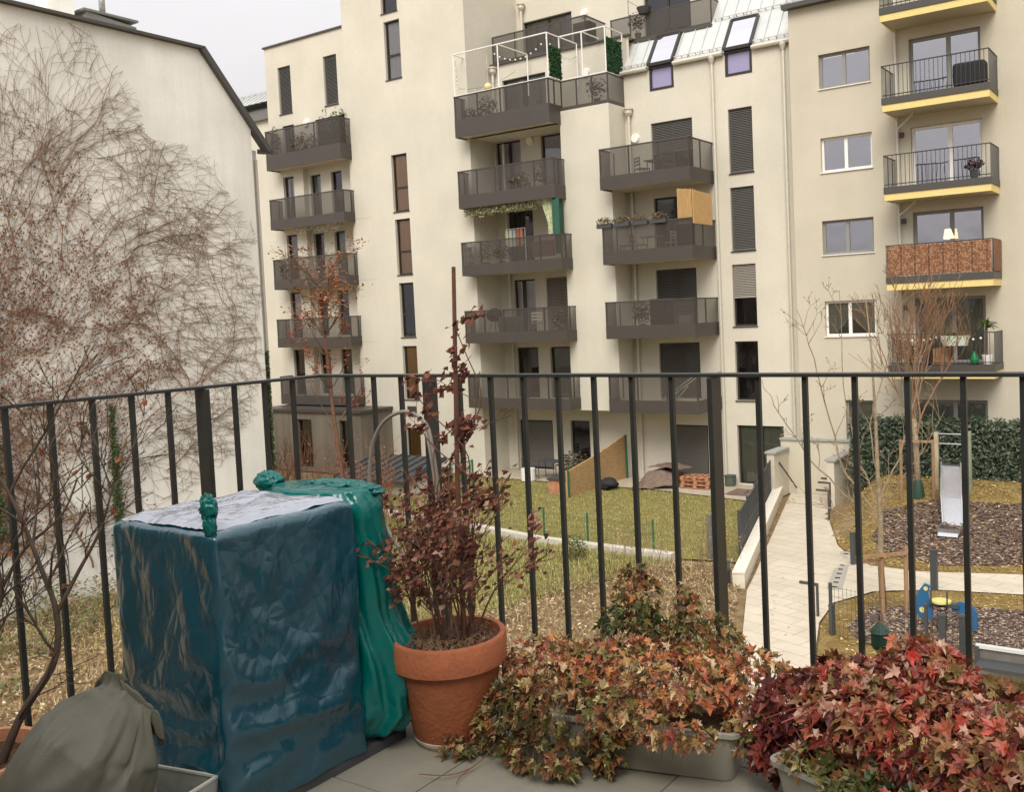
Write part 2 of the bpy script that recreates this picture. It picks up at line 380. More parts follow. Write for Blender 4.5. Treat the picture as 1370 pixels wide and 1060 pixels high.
# drain grate in the path
dg=MB(); a=Vector((-8.61,25.73,0)); c=Vector((-7.78,22.2,0)); d=(c-a).normalized(); n_=Vector((-d.y,d.x,0))
L_=(c-a).length
dg.bar((a.x,a.y,GZ+.026),(c.x,c.y,GZ+.026),.34,.012)
o=dg.build('drain_channel',mat('drain_grey',(.36,.34,.30),.6)); tag(o,'grey slotted drainage channel set flush into the pale path','drain')
for k in range(9):
    sb_=MB(); q=a+d*(.25+k*L_/9); sb_.obox((q.x,q.y,GZ+.034),n_,(0,0,1),.06,.045,.004); sub(None,sb_,'slot',DARK,o)

# ------------------------------------------------------------------ walls with openings
def wall(mb,x0,x1,z0,z1,y,holes=(),rev=.22):
    """front-facing wall in the plane y with real openings and reveals"""
    xs=sorted({x0,x1,*[h[0] for h in holes],*[h[1] for h in holes]}); zs=sorted({z0,z1,*[h[2] for h in holes],*[h[3] for h in holes]})
    xs=[x for x in xs if x0<=x<=x1]; zs=[z for z in zs if z0<=z<=z1]
    for i in range(len(xs)-1):
        for j in range(len(zs)-1):
            cx,cz=(xs[i]+xs[i+1])/2,(zs[j]+zs[j+1])/2
            if any(h[0]<cx<h[1] and h[2]<cz<h[3] for h in holes): continue
            mb.quad((xs[i],y,zs[j]),(xs[i+1],y,zs[j]),(xs[i+1],y,zs[j+1]),(xs[i],y,zs[j+1]))
    for (a,b_,c,d) in holes:
        Y=y+rev
        mb.quad((a,y,c),(b_,y,c),(b_,Y,c),(a,Y,c)); mb.quad((a,y,d),(a,Y,d),(b_,Y,d),(b_,y,d))
        mb.quad((a,y,c),(a,Y,c),(a,Y,d),(a,y,d)); mb.quad((b_,y,c),(b_,y,d),(b_,Y,d),(b_,Y,c))
def window(par,h,y,split=None,style='dark',fm=FRAME,fw_=.07,trans=None,sill=True,name='window'):
    a,b_,c,d=h; Y=y+.13; e=.004
    f=MB(); t=fw_
    f.box(a+e,b_-e,Y,Y+.07,d-t,d-e); f.box(a+e,b_-e,Y,Y+.07,c+e,c+t); f.box(a+e,a+t,Y,Y+.07,c+t,d-t); f.box(b_-t,b_-e,Y,Y+.07,c+t,d-t)
    if split:
        for s_ in split: x=a+(b_-a)*s_; f.box(x-t*.7,x+t*.7,Y-.004,Y+.074,c+t,d-t)
    if trans:
        for s_ in trans: z=c+(d-c)*s_; f.box(a+t,b_-t,Y+.002,Y+.068,z-t*.6,z+t*.6)
    o=f.build(name,fm,par)
    g=MB(); g.quad((a+t*.6,Y+.034,c+t*.6),(b_-t*.6,Y+.034,c+t*.6),(b_-t*.6,Y+.034,d-t*.6),(a+t*.6,Y+.034,d-t*.6)); sub(None,g,'pane',GLR if (par.name.startswith('neigh') and c>1.5) else GL,o)
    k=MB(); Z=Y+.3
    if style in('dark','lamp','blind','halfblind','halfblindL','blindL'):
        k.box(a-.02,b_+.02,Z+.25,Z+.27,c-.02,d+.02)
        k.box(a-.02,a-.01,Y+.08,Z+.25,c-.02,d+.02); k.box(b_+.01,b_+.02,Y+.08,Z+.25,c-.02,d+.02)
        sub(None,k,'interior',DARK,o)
    if style in('brown',):
        k.box(a+.01,b_-.01,Y+.075,Y+.09,c+.01,d-.01); sub(None,k,'interior',BROWNIN,o)
    if style in ('curtain','greycurtain','sheer','drape'):
        n=max(10,int((b_-a)*22)); vs=[];fs=[]
        k.box(a-.02,b_+.02,Z+.25,Z+.27,c-.02,d+.02); sub(None,k,'interior',DARK,o)
        k=MB(); pr=random.Random(int(a*100+c*10))
        for i in range(n+1):
            x=a+(b_-a)*i/n; yy=Y+.125+.03*math.sin(i*1.9+pr.random())
            zl=c+.02
            if style=='drape': zl=c+.05+ .55*(d-c)*math.exp(-((i/n-.5)/.22)**2)*.9
            vs+= [(x,yy,zl),(x,yy,d)]
            if i: fs.append((2*i-2,2*i,2*i+1,2*i-1))
        if style=='sheer': fs=[f_ for i,f_ in enumerate(fs) if (i%n)>n*.45 or (i%n)<n*.2]
        k.add(vs,fs); sub(None,k,'curtain',CURTG if style in('greycurtain','drape') else CURT,o,smooth=True)
    if 'blind' in style:
        k=MB(); z1=d-.02; z0=c+.06 if 'half' not in style else c+(d-c)*.48; z=z1
        while z>z0:
            k.add([(a+.03,Y-.075,z-.045),(b_-.03,Y-.075,z-.045),(b_-.03,Y-.035,z),(a+.03,Y-.035,z)],[(0,1,2,3)]); z-=.062
        k.box(a+.03,b_-.03,Y-.08,Y-.03,z-.02,z+.015)
        sub(None,k,'blind',BLINDL if style.endswith('L') else BLIND,o)
    if sill:
        s=MB(); s.box(a-.03,b_+.03,y-.05,y+.13,c-.035,c-.003); sub(None,s,'sill',fm if fm is FRAME else PVC,o)
    return o

# ------------------------------------------------------------------ cream apartment building
A=thing('apartment_building','cream rendered apartment building with brown mesh balconies and tall stair tower','building',(-27,33,GZ))
T=.0
wb=MB()
# left block
uh=[(-39.33,-38.39,11.97,14.29),(-36.02,-35.10,11.90,14.25),(-39.2,-38.35,9.4,11.38),(-36.8,-34.75,9.4,11.35)]
wall(wb,-40.25,-34.5,9.14,15.38,32.7,uh)
lz=[8.85,5.95,3.05,.15]
lh=[(-39.4,-38.6,z-2.3,z) for z in lz]
wall(wb,-40.25,-37.9,GZ,9.14,32.7,lh)
lh2=[(a,b_,z-2.25,z-.05) for z in lz for a,b_ in ((-37.75,-37.0),(-36.25,-35.5))]
wall(wb,-37.9,-34.5,GZ,9.14,33.0,lh2)
wb.quad((-37.9,32.7,GZ),(-37.9,33.0,GZ),(-37.9,33.0,9.14),(-37.9,32.7,9.14))
wb.quad((-37.9,32.7,9.14),(-37.9,33.0,9.14),(-34.5,33.0,9.14),(-34.5,32.7,9.14))
wb.quad((-40.25,45,GZ),(-40.25,32.7,GZ),(-40.25,32.7,15.38),(-40.25,45,15.38))
wb.quad((-40.25,32.7,15.38),(-34.5,32.7,15.38),(-34.5,45,15.38),(-40.25,45,15.38))
# stair tower
sh=[(-31.8,-30.82,12.4,15.02),(-31.77,-30.8,6.4,9.0),(-31.74,-30.8,3.5,6.05),(-31.7,-30.8,.62,3.12),(-31.7,-30.8,-2.28,.2),(-31.75,-30.85,-5.5,-3.6),(-31.9,-30.9,15.4,17.8)]
wall(wb,-34.5,-27.05,GZ,19,32.6,sh)
wb.quad((-27.05,32.6,GZ),(-27.05,40,GZ),(-27.05,40,19),(-27.05,32.6,19)); wb.quad((-34.5,32.6,GZ),(-34.5,32.6,19),(-34.5,45,19),(-34.5,45,GZ))
wb.quad((-34.5,32.6,19),(-27.05,32.6,19),(-27.05,40,19),(-34.5,45,19))
# recess behind the middle balconies
rh=[]
for z,hs in ((9.13,[(-27.0,-25.6),(-24.5,-23.3)]),(6.0,[(-26.5,-25.1)]),(2.97,[(-26.35,-25.15),(-24.55,-23.2)]),(-.05,[(-26.35,-25.15),(-24.5,-23.3)])):
    for a,b_ in hs: rh.append((a,b_,z-2.3,z))
rh+=[(-26.4,-24.55,-5.5,-3.3),(-23.6,-22.6,-5.2,-3.27),(-26.45,-24.1,9.6,11.8)]
wall(wb,-27.05,-19.9,GZ,12.5,34.3,rh)
# bay
wall(wb,-22.35,-20.0,-2.62,9.6,32.7)
wb.quad((-20.0,32.7,-2.62),(-20.0,33.95,-2.62),(-20.0,33.95,9.6),(-20.0,32.7,9.6))
wb.quad((-22.35,32.7,-2.62),(-22.35,32.7,9.6),(-22.35,34.3,9.6),(-22.35,34.3,-2.62))
wb.quad((-22.35,32.7,9.6),(-20.0,32.7,9.6),(-20.0,34.3,9.6),(-22.35,34.3,9.6))
wb.quad((-22.35,32.7,-2.62),(-22.35,34.3,-2.62),(-20,34.3,-2.62),(-20,32.7,-2.62))
# main wall with the right balconies
mh=[(-18.83,-17.0,6.55,8.78),(-18.84,-17.05,3.6,5.82),(-18.87,-17.06,.7,2.96),(-18.86,-17.03,-2.2,.02),
    (-15.48,-14.5,6.41,8.83),(-15.5,-14.53,3.47,5.88),(-15.53,-14.56,.6,2.96),(-15.53,-14.57,-2.26,.02),(-15.55,-13.65,-5.5,-3.22),(-18.4,-16.8,-5.5,-3.27),
    (-18.8,-17.73,10.05,10.97),(-15.52,-14.43,10.06,10.97)]
wall(wb,-20.0,-12.8,GZ,10.98,33.95,mh)
wb.quad((-20.0,33.95,9.5),(-20.0,34.3,9.5),(-20.0,34.3,12.4),(-20.0,33.95,12.4))
# upper storey set back
wall(wb,-27.05,-12.8,12.4,18,36.4,[(-26.7,-24.0,12.6,14.85),(-20.3,-18.1,12.6,15.0)])
wb.quad((-27.05,34.3,12.5),(-19.9,34.3,12.5),(-19.9,36.4,12.5),(-27.05,36.4,12.5))
wb.build('wall',WALL,A)
for q_ in ((-40.32,-34.5,32.62,32.9,15.38,15.46),(-40.34,-40.2,32.9,45,15.38,15.46),(-19.9,-16.4,34.72,34.86,12.3,12.42),(-27.04,-19.85,34.2,34.36,12.5,12.58)): cp=MB(); cp.box(*q_); cp.build('coping',GUT,A)
for h in uh[:2]: window(A,h,32.7,trans=[.42],style='blind')
window(A,uh[2],32.7,style='dark'); window(A,uh[3],32.7,split=[.5],style='dark')
for i,h in enumerate(lh): window(A,h,32.7,style=['sheer','greycurtain','curtain','dark'][i],sill=False)
for i,h in enumerate(lh2): window(A,h,33.0,style='dark' if i%3 else 'greycurtain',sill=False)
for i,h in enumerate(sh):
    st=['curtain','brown','brown','dark','brown','brown','dark'][i]
    if i==5: window(A,h,32.6,style='brown',sill=False,name='entrance_door')
    else: window(A,h,32.6,style=st,trans=[.42] if i!=4 else None)
for zj in (6.3,3.4,.45,-2.45):
    v=MB(); v.box(-34.35,-33.2,32.592,32.598,zj,zj+.018); v.build('render_joint',WALLR,A)
v=MB(); v.box(-31.55,-31.0,32.56,32.62,-3.07,-2.6); v.build('vent_grille',FASCIA,A)
for x,z,y in ((-33.1,-3.53,32.6),(-25.05,8.98,34.3),(-37.4,11.3,32.7),(-19.55,8.3,33.95),(-22.0,11.4,34.3),(-23.3,14.6,36.4)):
    v=MB(); v.tube([(x,y-.10,z),(x,y-.001,z)],[.17,.19],16); v.build('wall_lamp',WHITE,A)
sty=['curtain','curtain','dark','sheer','blindL','dark','greycurtain','dark','dark','greycurtain']
for i,h in enumerate(rh):
    window(A,h,34.3,style=(sty[i] if i<len(sty) else 'dark'),split=[.5] if h[1]-h[0]>1.35 else None,sill=False)
ms=['halfblind','dark','blind','blind','blind','blind','halfblindL','dark','greycurtain','dark']
for i,h in enumerate(mh[:10]):
    window(A,h,33.95,style=ms[i],split=[.5] if h[1]-h[0]>1.3 and i!=9 else None,trans=[.47] if i in(5,6) else None,sill=(3<i<8))
v=MB(); v.box(-18.35,-16.85,33.97,34.01,-5.5,-3.32); v.build('roller_shutter',mat('shutter',(.10,.095,.088),.5,noise_amt=.1,nscale=3,stretch=(.1,.1,8)),A)
v=MB(); v.box(-26.2,-24.6,34.33,34.37,-5.4,-3.36); v.build('roller_shutter',mat('shutter_b',(.13,.125,.118),.5,noise_amt=.1,nscale=3,stretch=(.1,.1,8)),A)
window(A,(-26.7,-24.0,12.6,14.85),36.4,style='greycurtain',split=[.5],sill=False); window(A,(-20.3,-18.1,12.6,15.0),36.4,style='dark',split=[.5],sill=False)
# roof: steep zinc slope with skylights running into the wall windows
def roofp(x,t,off=0): # t=0 gutter, 1 = snow guard, continues upward
    n=Vector((0,-1.5,1.0)).normalized(); return Vector((x,33.86+t*1.0,10.98+t*1.46))+n*off
rf=MB()
def rq(x0,x1,t0,t1,o1=0,mbb=None):
    (mbb or rf).quad(roofp(x0,t0,o1),roofp(x1,t0,o1),roofp(x1,t1,o1),roofp(x0,t1,o1))
S1,S2=(-18.8,-17.73),(-15.52,-14.43)
rq(-20.3,S1[0],0,.93); rq(S1[1],-16.45,0,.93); rq(-16.45,S2[0],0,1.9); rq(S2[1],-12.85,0,1.9); rq(S1[0],S1[1],.9,.93); rq(S2[0],S2[1],.9,1.9)
x=-20.2
while x<-12.9:
    tm=.92 if x<-16.45 else 1.88
    for lo,hi in (S1,S2):
        if lo<x<hi: 
            if tm>1: rf.bar(roofp(x,.95,.02),roofp(x,tm,.02),.025,.05)
            break
    else: rf.bar(roofp(x,.02,.02),roofp(x,tm,.02),.025,.05)
    x+=.52
rf.box(-12.88,-12.8,33.9,36.4,10.9,13.9)
rf.build('roof',ZINC,A)
for x0,x1 in ((-20.35,S1[0]-.05),(S1[1]+.05,S2[0]-.05),(S2[1]+.05,-12.8)):
    g=MB(); g.tube([(x0,33.82,10.93),(x1,33.82,10.93)],.085,8); g.build('gutter',ZINCD,A)
g=MB()
for x0,x1,t in ((-16.3,-12.95,1.06),(-20.2,S1[0]-.1,.1),(S1[1]+.1,S2[0]-.1,.1),(S2[1]+.1,-12.95,.1)):
    g.bar(roofp(x0,t,.1),roofp(x1,t,.1),.03); xx=x0
    while xx<x1: g.bar(roofp(xx,t,.0),roofp(xx,t,.12),.03); xx+=.3
g.build('snow_guard',ZINCD,A)
for (x0,x1),zb in ((S1,10.05),(S2,10.06)):
    f=MB(); t=.09
    P0=[roofp(x0,0.02,.07),roofp(x1,0.02,.07),roofp(x1,.9,.07),roofp(x0,.9,.07)]
    for a_,b_ in ((0,1),(1,2),(2,3),(3,0)): f.bar(P0[a_],P0[b_],t,.12)
    f.box(x0,x1,33.93,34.05,zb,zb+t); f.box(x0,x0+t,33.93,34.05,zb+t,10.95); f.box(x1-t,x1,33.93,34.05,zb+t,10.95); f.box(x0,x1,33.88,34.04,10.9,11.02)
    o=f.build('skylight',FRAME,A)
    pn=MB(); pn.quad(*[q+Vector((0,0,0)) for q in P0]); sub(None,pn,'roof_pane',GLS,o)
    pn=MB(); pn.box(x0+t,x1-t,34.0,34.02,zb+t,10.92); sub(None,pn,'wall_pane',mat('sky_reflect_glass',(.30,.28,.46),.12,spec=.8),o)  # lilac sky reflection put into the base colour of the pane
# downpipes
for pts in ([(-16.03,33.85,10.9),(-16.03,33.85,GZ)],[(-13.17,33.85,10.9),(-13.17,33.85,GZ)],[(-19.75,33.8,9.25),(-19.75,33.8,-5.5)],[(-26.45,34.15,9.0),(-26.45,34.15,-5.5)],
            [(-27.0,34.1,12.2),(-27.0,34.1,10.9)],[(-27.0+.0,36.2,15.4),(-27.0,36.2,13.0)]):
    if pts[0][0]==-27.0: 
        dx=.25 if pts[0][1]<35 else -.4+ .0
        pts=[(-26.8,p[1],p[2]) for p in pts] if pts[0][1]<35 else [(-27.0+.02+.35,p[1],p[2]) for p in pts]
    d_=MB(); d_.tube(pts,.06,8)
    z=pts[0][2]-1.6
    while z>pts[1][2]+.5: d_.tube([(pts[0][0],pts[0][1],z),(pts[0][0],pts[0][1],z+.05)],.072,8); z-=2.9
    o=d_.build('downpipe',ZINCD,A,smooth=False)
for x,y,z in ((-19.75,33.8,9.35),(-26.8,34.1,12.25),(-26.63,36.2,15.5)):
    d_=MB(); d_.lathe([(.0,-.16),(.08,-.16),(.15,-.05),(.15,.1),(.19,.1),(.19,.16),(0,.16)],(x,y,z),16); d_.build('rainwater_head',ZINCD,A)
for x in (-16.03,-13.17):
    d_=MB(); d_.lathe([(.06,-.3),(.13,-.1),(.13,.0)],(x,33.84,10.92),12); d_.build('rainwater_head',ZINCD,A)

def balcony(x0,x1,zb,zt,y0,y1,fas=.5,nposts=5,sideL=True,sideR=True,yside=None,door=None,fm=FASCIA,mm=MESHM):
    ys_=yside or y1
    s=MB(); s.box(x0+.03,x1-.03,y0+.03,y1-.004,zb+.06,zb+.26)
    o=s.build('balcony',SOFFIT,A)
    f=MB(); f.box(x0,x1,y0,y0+.03,zb,zb+fas)
    f.box(x0,x1,y0-.005,y0+.045,zt-.05,zt)
    if sideL: f.box(x0,x0+.03,y0+.03,ys_,zb,zb+fas); f.box(x0,x0+.045,y0+.045,ys_,zt-.05,zt)
    if sideR: f.box(x1-.03,x1,y0+.03,ys_,zb,zb+fas); f.box(x1-.045,x1,y0+.045,ys_,zt-.05,zt)
    for i in range(nposts):
        x=x0+.03+(x1-x0-.06)*i/(nposts-1); f.box(x-.028,x+.028,y0+.03,y0+.07,zb+fas,zt-.05)
    for y in (y0+(ys_-y0)*.5,): 
        if sideR: f.box(x1-.07,x1-.03,y-.025,y+.025,zb+fas,zt-.05)
        if sideL: f.box(x0+.03,x0+.07,y-.025,y+.025,zb+fas,zt-.05)
    sub(None,f,'fascia',fm,o)
    g=MB(); g.quad((x0,y0+.012,zb+fas),(x1,y0+.012,zb+fas),(x1,y0+.012,zt-.05),(x0,y0+.012,zt-.05))
    if sideR: g.quad((x1-.012,y0+.012,zb+fas),(x1-.012,ys_,zb+fas),(x1-.012,ys_,zt-.05),(x1-.012,y0+.012,zt-.05))
    if sideL: g.quad((x0+.012,y0+.012,zb+fas),(x0+.012,ys_,zb+fas),(x0+.012,ys_,zt-.05),(x0+.012,y0+.012,zt-.05))
    sub(None,g,'mesh_panel',mm,o)
    return o
balcony(-39.6,-34.3,9.12,11.05,31.9,32.69,.72,4)
for zb,zt in ((6.18,7.68),(3.2,4.7),(.3,1.72),(-2.55,-1.15)): balcony(-39.57,-34.3,zb,zt,31.9,32.99,.45,4)
balcony(-27.25,-22.3,9.08,10.83,31.9,32.85,.75,5,sideR=True)
for zb,zt,x1 in ((6.06,7.66,-22.2),(3.18,4.62,-22.0),(.27,1.68,-21.95),(-2.53,-1.15,-21.9)): balcony(-27.25,x1,zb,zt,31.9,32.68,.45 if zb<6 else .55,6)
fl=MB()
for zb in (9.08,6.06,3.18,.27,-2.53): fl=MB(); fl.box(-27.04,-22.36,32.6,34.29,zb+.06,zb+.258); fl.build('loggia_floor',SOFFIT,A)

for zb,zt in ((6.1,7.68),(3.2,4.72),(.3,1.75),(-2.6,-1.15)): balcony(-20.05,-16.15,zb,zt,31.9,33.94,.5,4)
# terrace rails
def rail(x0,x1,z0,z1,y,ret=None,n=5,nm='terrace_rail'):
    f=MB(); f.box(x0,x1,y,y+.05,z1-.05,z1); f.box(x0,x1,y,y+.05,z0,z0+.12)
    for i in range(n): x=x0+.03+(x1-x0-.06)*i/(n-1); f.box(x-.025,x+.025,y+.01,y+.04,z0+.12,z1-.05)
    if ret: f.box(x1-.05,x1,y+.05,ret,z1-.05,z1); f.box(x1-.05,x1,y+.05,ret,z0,z0+.12)
    o=f.build(nm,FASCIA,A); g=MB(); g.quad((x0,y+.006,z0),(x1,y+.006,z0),(x1,y+.006,z1),(x0,y+.006,z1))
    if ret: g.quad((x1-.006,y,z0),(x1-.006,ret,z0),(x1-.006,ret,z1),(x1-.006,y,z1))
    sub(None,g,'mesh_panel',MESHM,o)
rail(-22.28,-20.0,9.62,10.8,32.72,34.3,4)
rail(-27.0,-22.0,12.6,13.82,34.4,36.0,5)
rail(-21.1,-16.45,12.42,13.5,34.9,36.3,6)

# ground floor annex of the left block
X=thing('entrance_annex','low grey brown annex with dark doorways below the left balconies','annex',(-36,30.6,GZ))
m_=MB(); wall(m_,-39.6,-32.6,GZ,-2.75,30.6,[(-36.9,-35.9,-5.4,-3.1),(-34.0,-33.2,-5.4,-3.1)]); m_.quad((-32.6,30.6,GZ),(-32.6,32.59,GZ),(-32.6,32.59,-2.75),(-32.6,30.6,-2.75)); m_.quad((-39.6,30.6,-2.75),(-32.6,30.6,-2.75),(-32.6,32.59,-2.75),(-39.6,32.59,-2.75))
m_.build('wall',ANNEX,X)
m_=MB(); m_.box(-39.7,-32.5,30.5,32.58,-2.745,-2.62); m_.build('roof',FASCIA,X)
for h in ((-36.9,-35.9,-5.4,-3.1),(-34.0,-33.2,-5.4,-3.1)):
    window(X,h,30.6,style='dark',sill=False,name='door')
X=thing('bike_shed','small cream shed with a dark ribbed lean-to roof beside the stair tower','shed',(-28.5,28,GZ))
m_=MB(); m_.box(-30.6,-26.9,27.5,29.6,GZ,-4.95); m_.add([(-30.6,27.5,-4.949),(-26.9,27.5,-4.949),(-26.9,29.6,-4.949),(-30.6,29.6,-4.949),(-26.9,29.6,-4.45),(-30.6,29.6,-4.45)],[(0,3,5),(1,4,2),(3,2,4,5)])
m_.build('wall',WALL,X)
m_=MB(); m_.quad((-30.8,27.2,-4.96),(-26.7,27.2,-4.96),(-26.7,29.7,-4.36),(-30.8,29.7,-4.36)); m_.quad((-26.7,27.2,-4.96),(-26.7,27.2,-5.08),(-26.7,29.7,-4.48),(-26.7,29.7,-4.36)); m_.quad((-30.8,27.2,-4.96),(-30.8,27.2,-5.08),(-26.7,27.2,-5.08),(-26.7,27.2,-4.96))
for i in range(9):
    x=-30.7+i*.49; m_.bar((x,27.2,-4.93),(x,29.7,-4.33),.04,.06)
m_.build('roof',ANTH,X)

# ------------------------------------------------------------------ tan building with yellow edged balconies
A2=thing('neighbour_building','tan rendered apartment building on the right with yellow edged balconies','building',(-8,33.5,GZ))
wb=MB()
WH=[(-11.73,-9.91,8.9,10.1),(-11.74,-9.91,5.97,7.18),(-11.77,-9.93,3.05,4.26),(-11.76,-9.93,.14,1.4),(-11.1,-10.1,-4.4,-2.15)]
DH=[(-8.6,-6.33,7.85,10.05),(-8.6,-6.33,4.95,7.12),(-8.6,-6.34,2.1,4.27),(-8.6,-6.33,-.85,1.37),(-8.65,-6.33,-4.3,-2.1),(-8.6,-6.33,10.8,12.9)]
wall(wb,-12.8,4,GZ,11.92,33.5,WH+DH[:5]); wb.quad((-12.8,33.5,GZ),(-12.8,33.5,11.92),(-12.8,33.94,11.92),(-12.8,33.94,GZ))
wall(wb,-11.0,4,11.92,18,33.52,[])
wb.quad((4,33.5,GZ),(4,48,GZ),(4,48,18),(4,33.5,18)); wb.quad((-12.8,33.94,11.92),(4,33.94,11.92),(4,48,11.92),(-12.8,48,11.92))
wb.build('wall',WALLR,A2)
g=MB(); g.box(-12.95,-9.3,33.2,33.5,11.86,12.02); g.build('eaves',GUT,A2)
g=MB(); g.tube([(-9.02,33.4,11.9),(-9.02,33.4,-5)],.045,8); g.build('downpipe',ZINCD,A2)
for i,h in enumerate(WH): window(A2,h,33.5,style=['dark','dark','dark','drape','greycurtain'][i],split=[.48] if i<4 else None,fm=[PVCG,PVC,PVCG,PVC,PVCG][i],fw_=.085,sill=True)
doors=[]
for i,h in enumerate(DH[:5]): doors.append(window(A2,h,33.5,style=['dark','dark','lamp','greycurtain','greycurtain'][i],split=[.55],fm=PVCG if i!=1 else PVC,fw_=.1,sill=False,name='balcony_door'))
def ybalc(zb,kind=0):
    x0,x1,y0=-9.13,-5.83,32.1
    s=MB(); s.box(x0+.05,x1-.05,y0+.03,33.49,zb,zb+.2); o=s.build('balcony',mat('tan_soffit',(.52,.46,.35),.9) if 'tan_soffit' not in bpy.data.materials else bpy.data.materials['tan_soffit'],A2)
    e=MB(); e.box(x0,x1,y0,y0+.028,zb-.02,zb+.2); e.box(x1-.05,x1,y0+.03,33.49,zb-.02,zb+.2); e.box(x0,x0+.05,y0+.03,33.49,zb-.02,zb+.2); sub(None,e,'yellow_edge',YELLOW,o)
    d=MB(); d.box(x0-.02,x1+.02,y0-.03,33.49,zb+.204,zb+.42); sub(None,d,'dark_base',GUT,o)
    r=MB(); zt=zb+1.45
    r.bar((x0,y0,zt),(x1,y0,zt),.045,.03); r.bar((x0,y0,zt),(x0,33.45,zt),.03,.03); r.bar((x1,y0,zt),(x1,33.45,zt),.03,.03); r.bar((x0,y0,zb+.5),(x1,y0,zb+.5),.03,.03)
    for k in range(25): x=x0+(x1-x0)*k/24; r.bar((x,y0,zb+.42),(x,y0,zt),.016)
    for k in range(1,11): 
        y=y0+1.35*k/10
        for x in (x0,x1): r.bar((x,y,zb+.42),(x,y,zt),.016)
    sub(None,r,'railing',RAILD,o)
    return o
for zb in (10.43,7.53,4.63,1.68,-1.25): ybalc(zb)
for zb in (7.53,4.63,1.68,-1.25):
    g=MB(); g.tube([(-8.98,33.3,zb-.75),(-8.95,33.2,zb-.45),(-8.4,32.9,zb-.1),(-8.35,32.9,zb)],.035,6); g.build('drain_elbow',ZINCD,A2)
    g=MB(); g.box(-8.98,-8.82,33.38,33.5,zb-.7,zb-.54); g.build('wall_lamp',GUT,A2)

# ------------------------------------------------------------------ gable building on the left
G=thing('gable_building','tall old gable wall on the left covered with bare climbing vine','building',(-25,13,GZ))
wb=MB(); XG=-25.0
prof=[(0,-6.5),(0,9.57),(17.98,9.57),(19.62,7.45),(19.62,-6.5)]
wb.add([(XG,y,z) for y,z in prof]+[(XG-12,y,z) for y,z in prof],[(0,4,3,2,1)[::-1],(5,6,7,8,9)[::-1],(1,2,7,6),(2,3,8,7),(3,4,9,8),(0,1,6,5)])
wb.build('wall',WALLG,G)
c=MB()
c.bar((XG+.02,0,9.62),(XG+.02,18.02,9.62),.3,.08); c.bar((XG+.02,18.0,9.62),(XG+.02,20.2,6.85),.3,.16); c.bar((XG-.3,20.1,6.88),(XG+.15,20.25,6.82),.14,.14)
c.build('coping',GUT,G)
c=MB(); c.box(XG-2.6,XG-2.0,14.7,15.45,9.5,12.2); c.box(XG-2.66,XG-1.94,14.64,15.51,12.2,12.3); c.build('chimney',WALLG,G)
c=MB(); c.add([(XG-1.9,15.6,9.5),(XG-1.9,17.25,9.5),(XG-3.2,17.25,9.5),(XG-3.2,15.6,9.5),(XG-1.9,15.75,10.55),(XG-1.9,17.25,10.42),(XG-3.2,17.25,10.42),(XG-3.2,15.75,10.55)],[(0,1,5,4),(1,2,6,5),(2,3,7,6),(3,0,4,7),(4,5,6,7)]); c.box(XG-3.3,XG-1.85,15.65,17.3,10.56,10.62)
c.build('roof_box',mat('roof_felt_grey',(.16,.16,.14),.8,noise_amt=.15),G)
c=MB(); c.tube([(XG-2.2,16.4,10.55),(XG-2.2,16.4,11.25),(XG-2.2,16.55,11.45),(XG-2.2,16.75,11.55),(XG-2.2,16.85,11.8)],.09,10); c.build('flue_pipe',STEEL,G,smooth=True)
# narrow neighbour behind the gable
N2=thing('narrow_building','narrow plastered wall strip just behind the vine covered gable','building',(-26,21,GZ))
c=MB(); c.box(-31,-25.3,19.63,20.0,GZ-1,6.9); c.build('wall',WALLG,N2)
c=MB(); c.tube([(-25.24,19.93,6.6),(-25.24,19.93,-5.5)],.045,8); c.build('downpipe',ZINCD,N2)
# glazed roof further back
K=thing('glazed_roof_building','distant building with a pale slatted glass roof above dark tiles','building',(-34,27,GZ))
c=MB(); c.box(-47,-40.3,34,40,GZ,12.4); c.build('wall',WALL,K)
c=MB(); c.quad((-47,33.8,12.3),(-40.28,33.8,12.3),(-40.28,36.4,14.2),(-47,36.4,14.2)); c.quad((-40.28,33.8,12.3),(-40.28,39,12.3),(-40.28,39,14.2),(-40.28,36.4,14.2)); c.build('dark_roof',mat('dark_tiles',(.10,.095,.085),.8,noise_amt=.2,nscale=8),K)
c=MB(); c.quad((-47,34.9,13.6),(-40.27,34.9,13.6),(-40.27,36.2,14.5),(-47,36.2,14.5))
for i in range(14): c.bar((-47+i*.5,34.8,13.55),(-47+i*.5,36.2,14.57),.05,.05)
c.bar((-47,36.22,14.55),(-40.27,36.22,14.55),.12,.12)
c.build('glass_roof',ZINC,K)
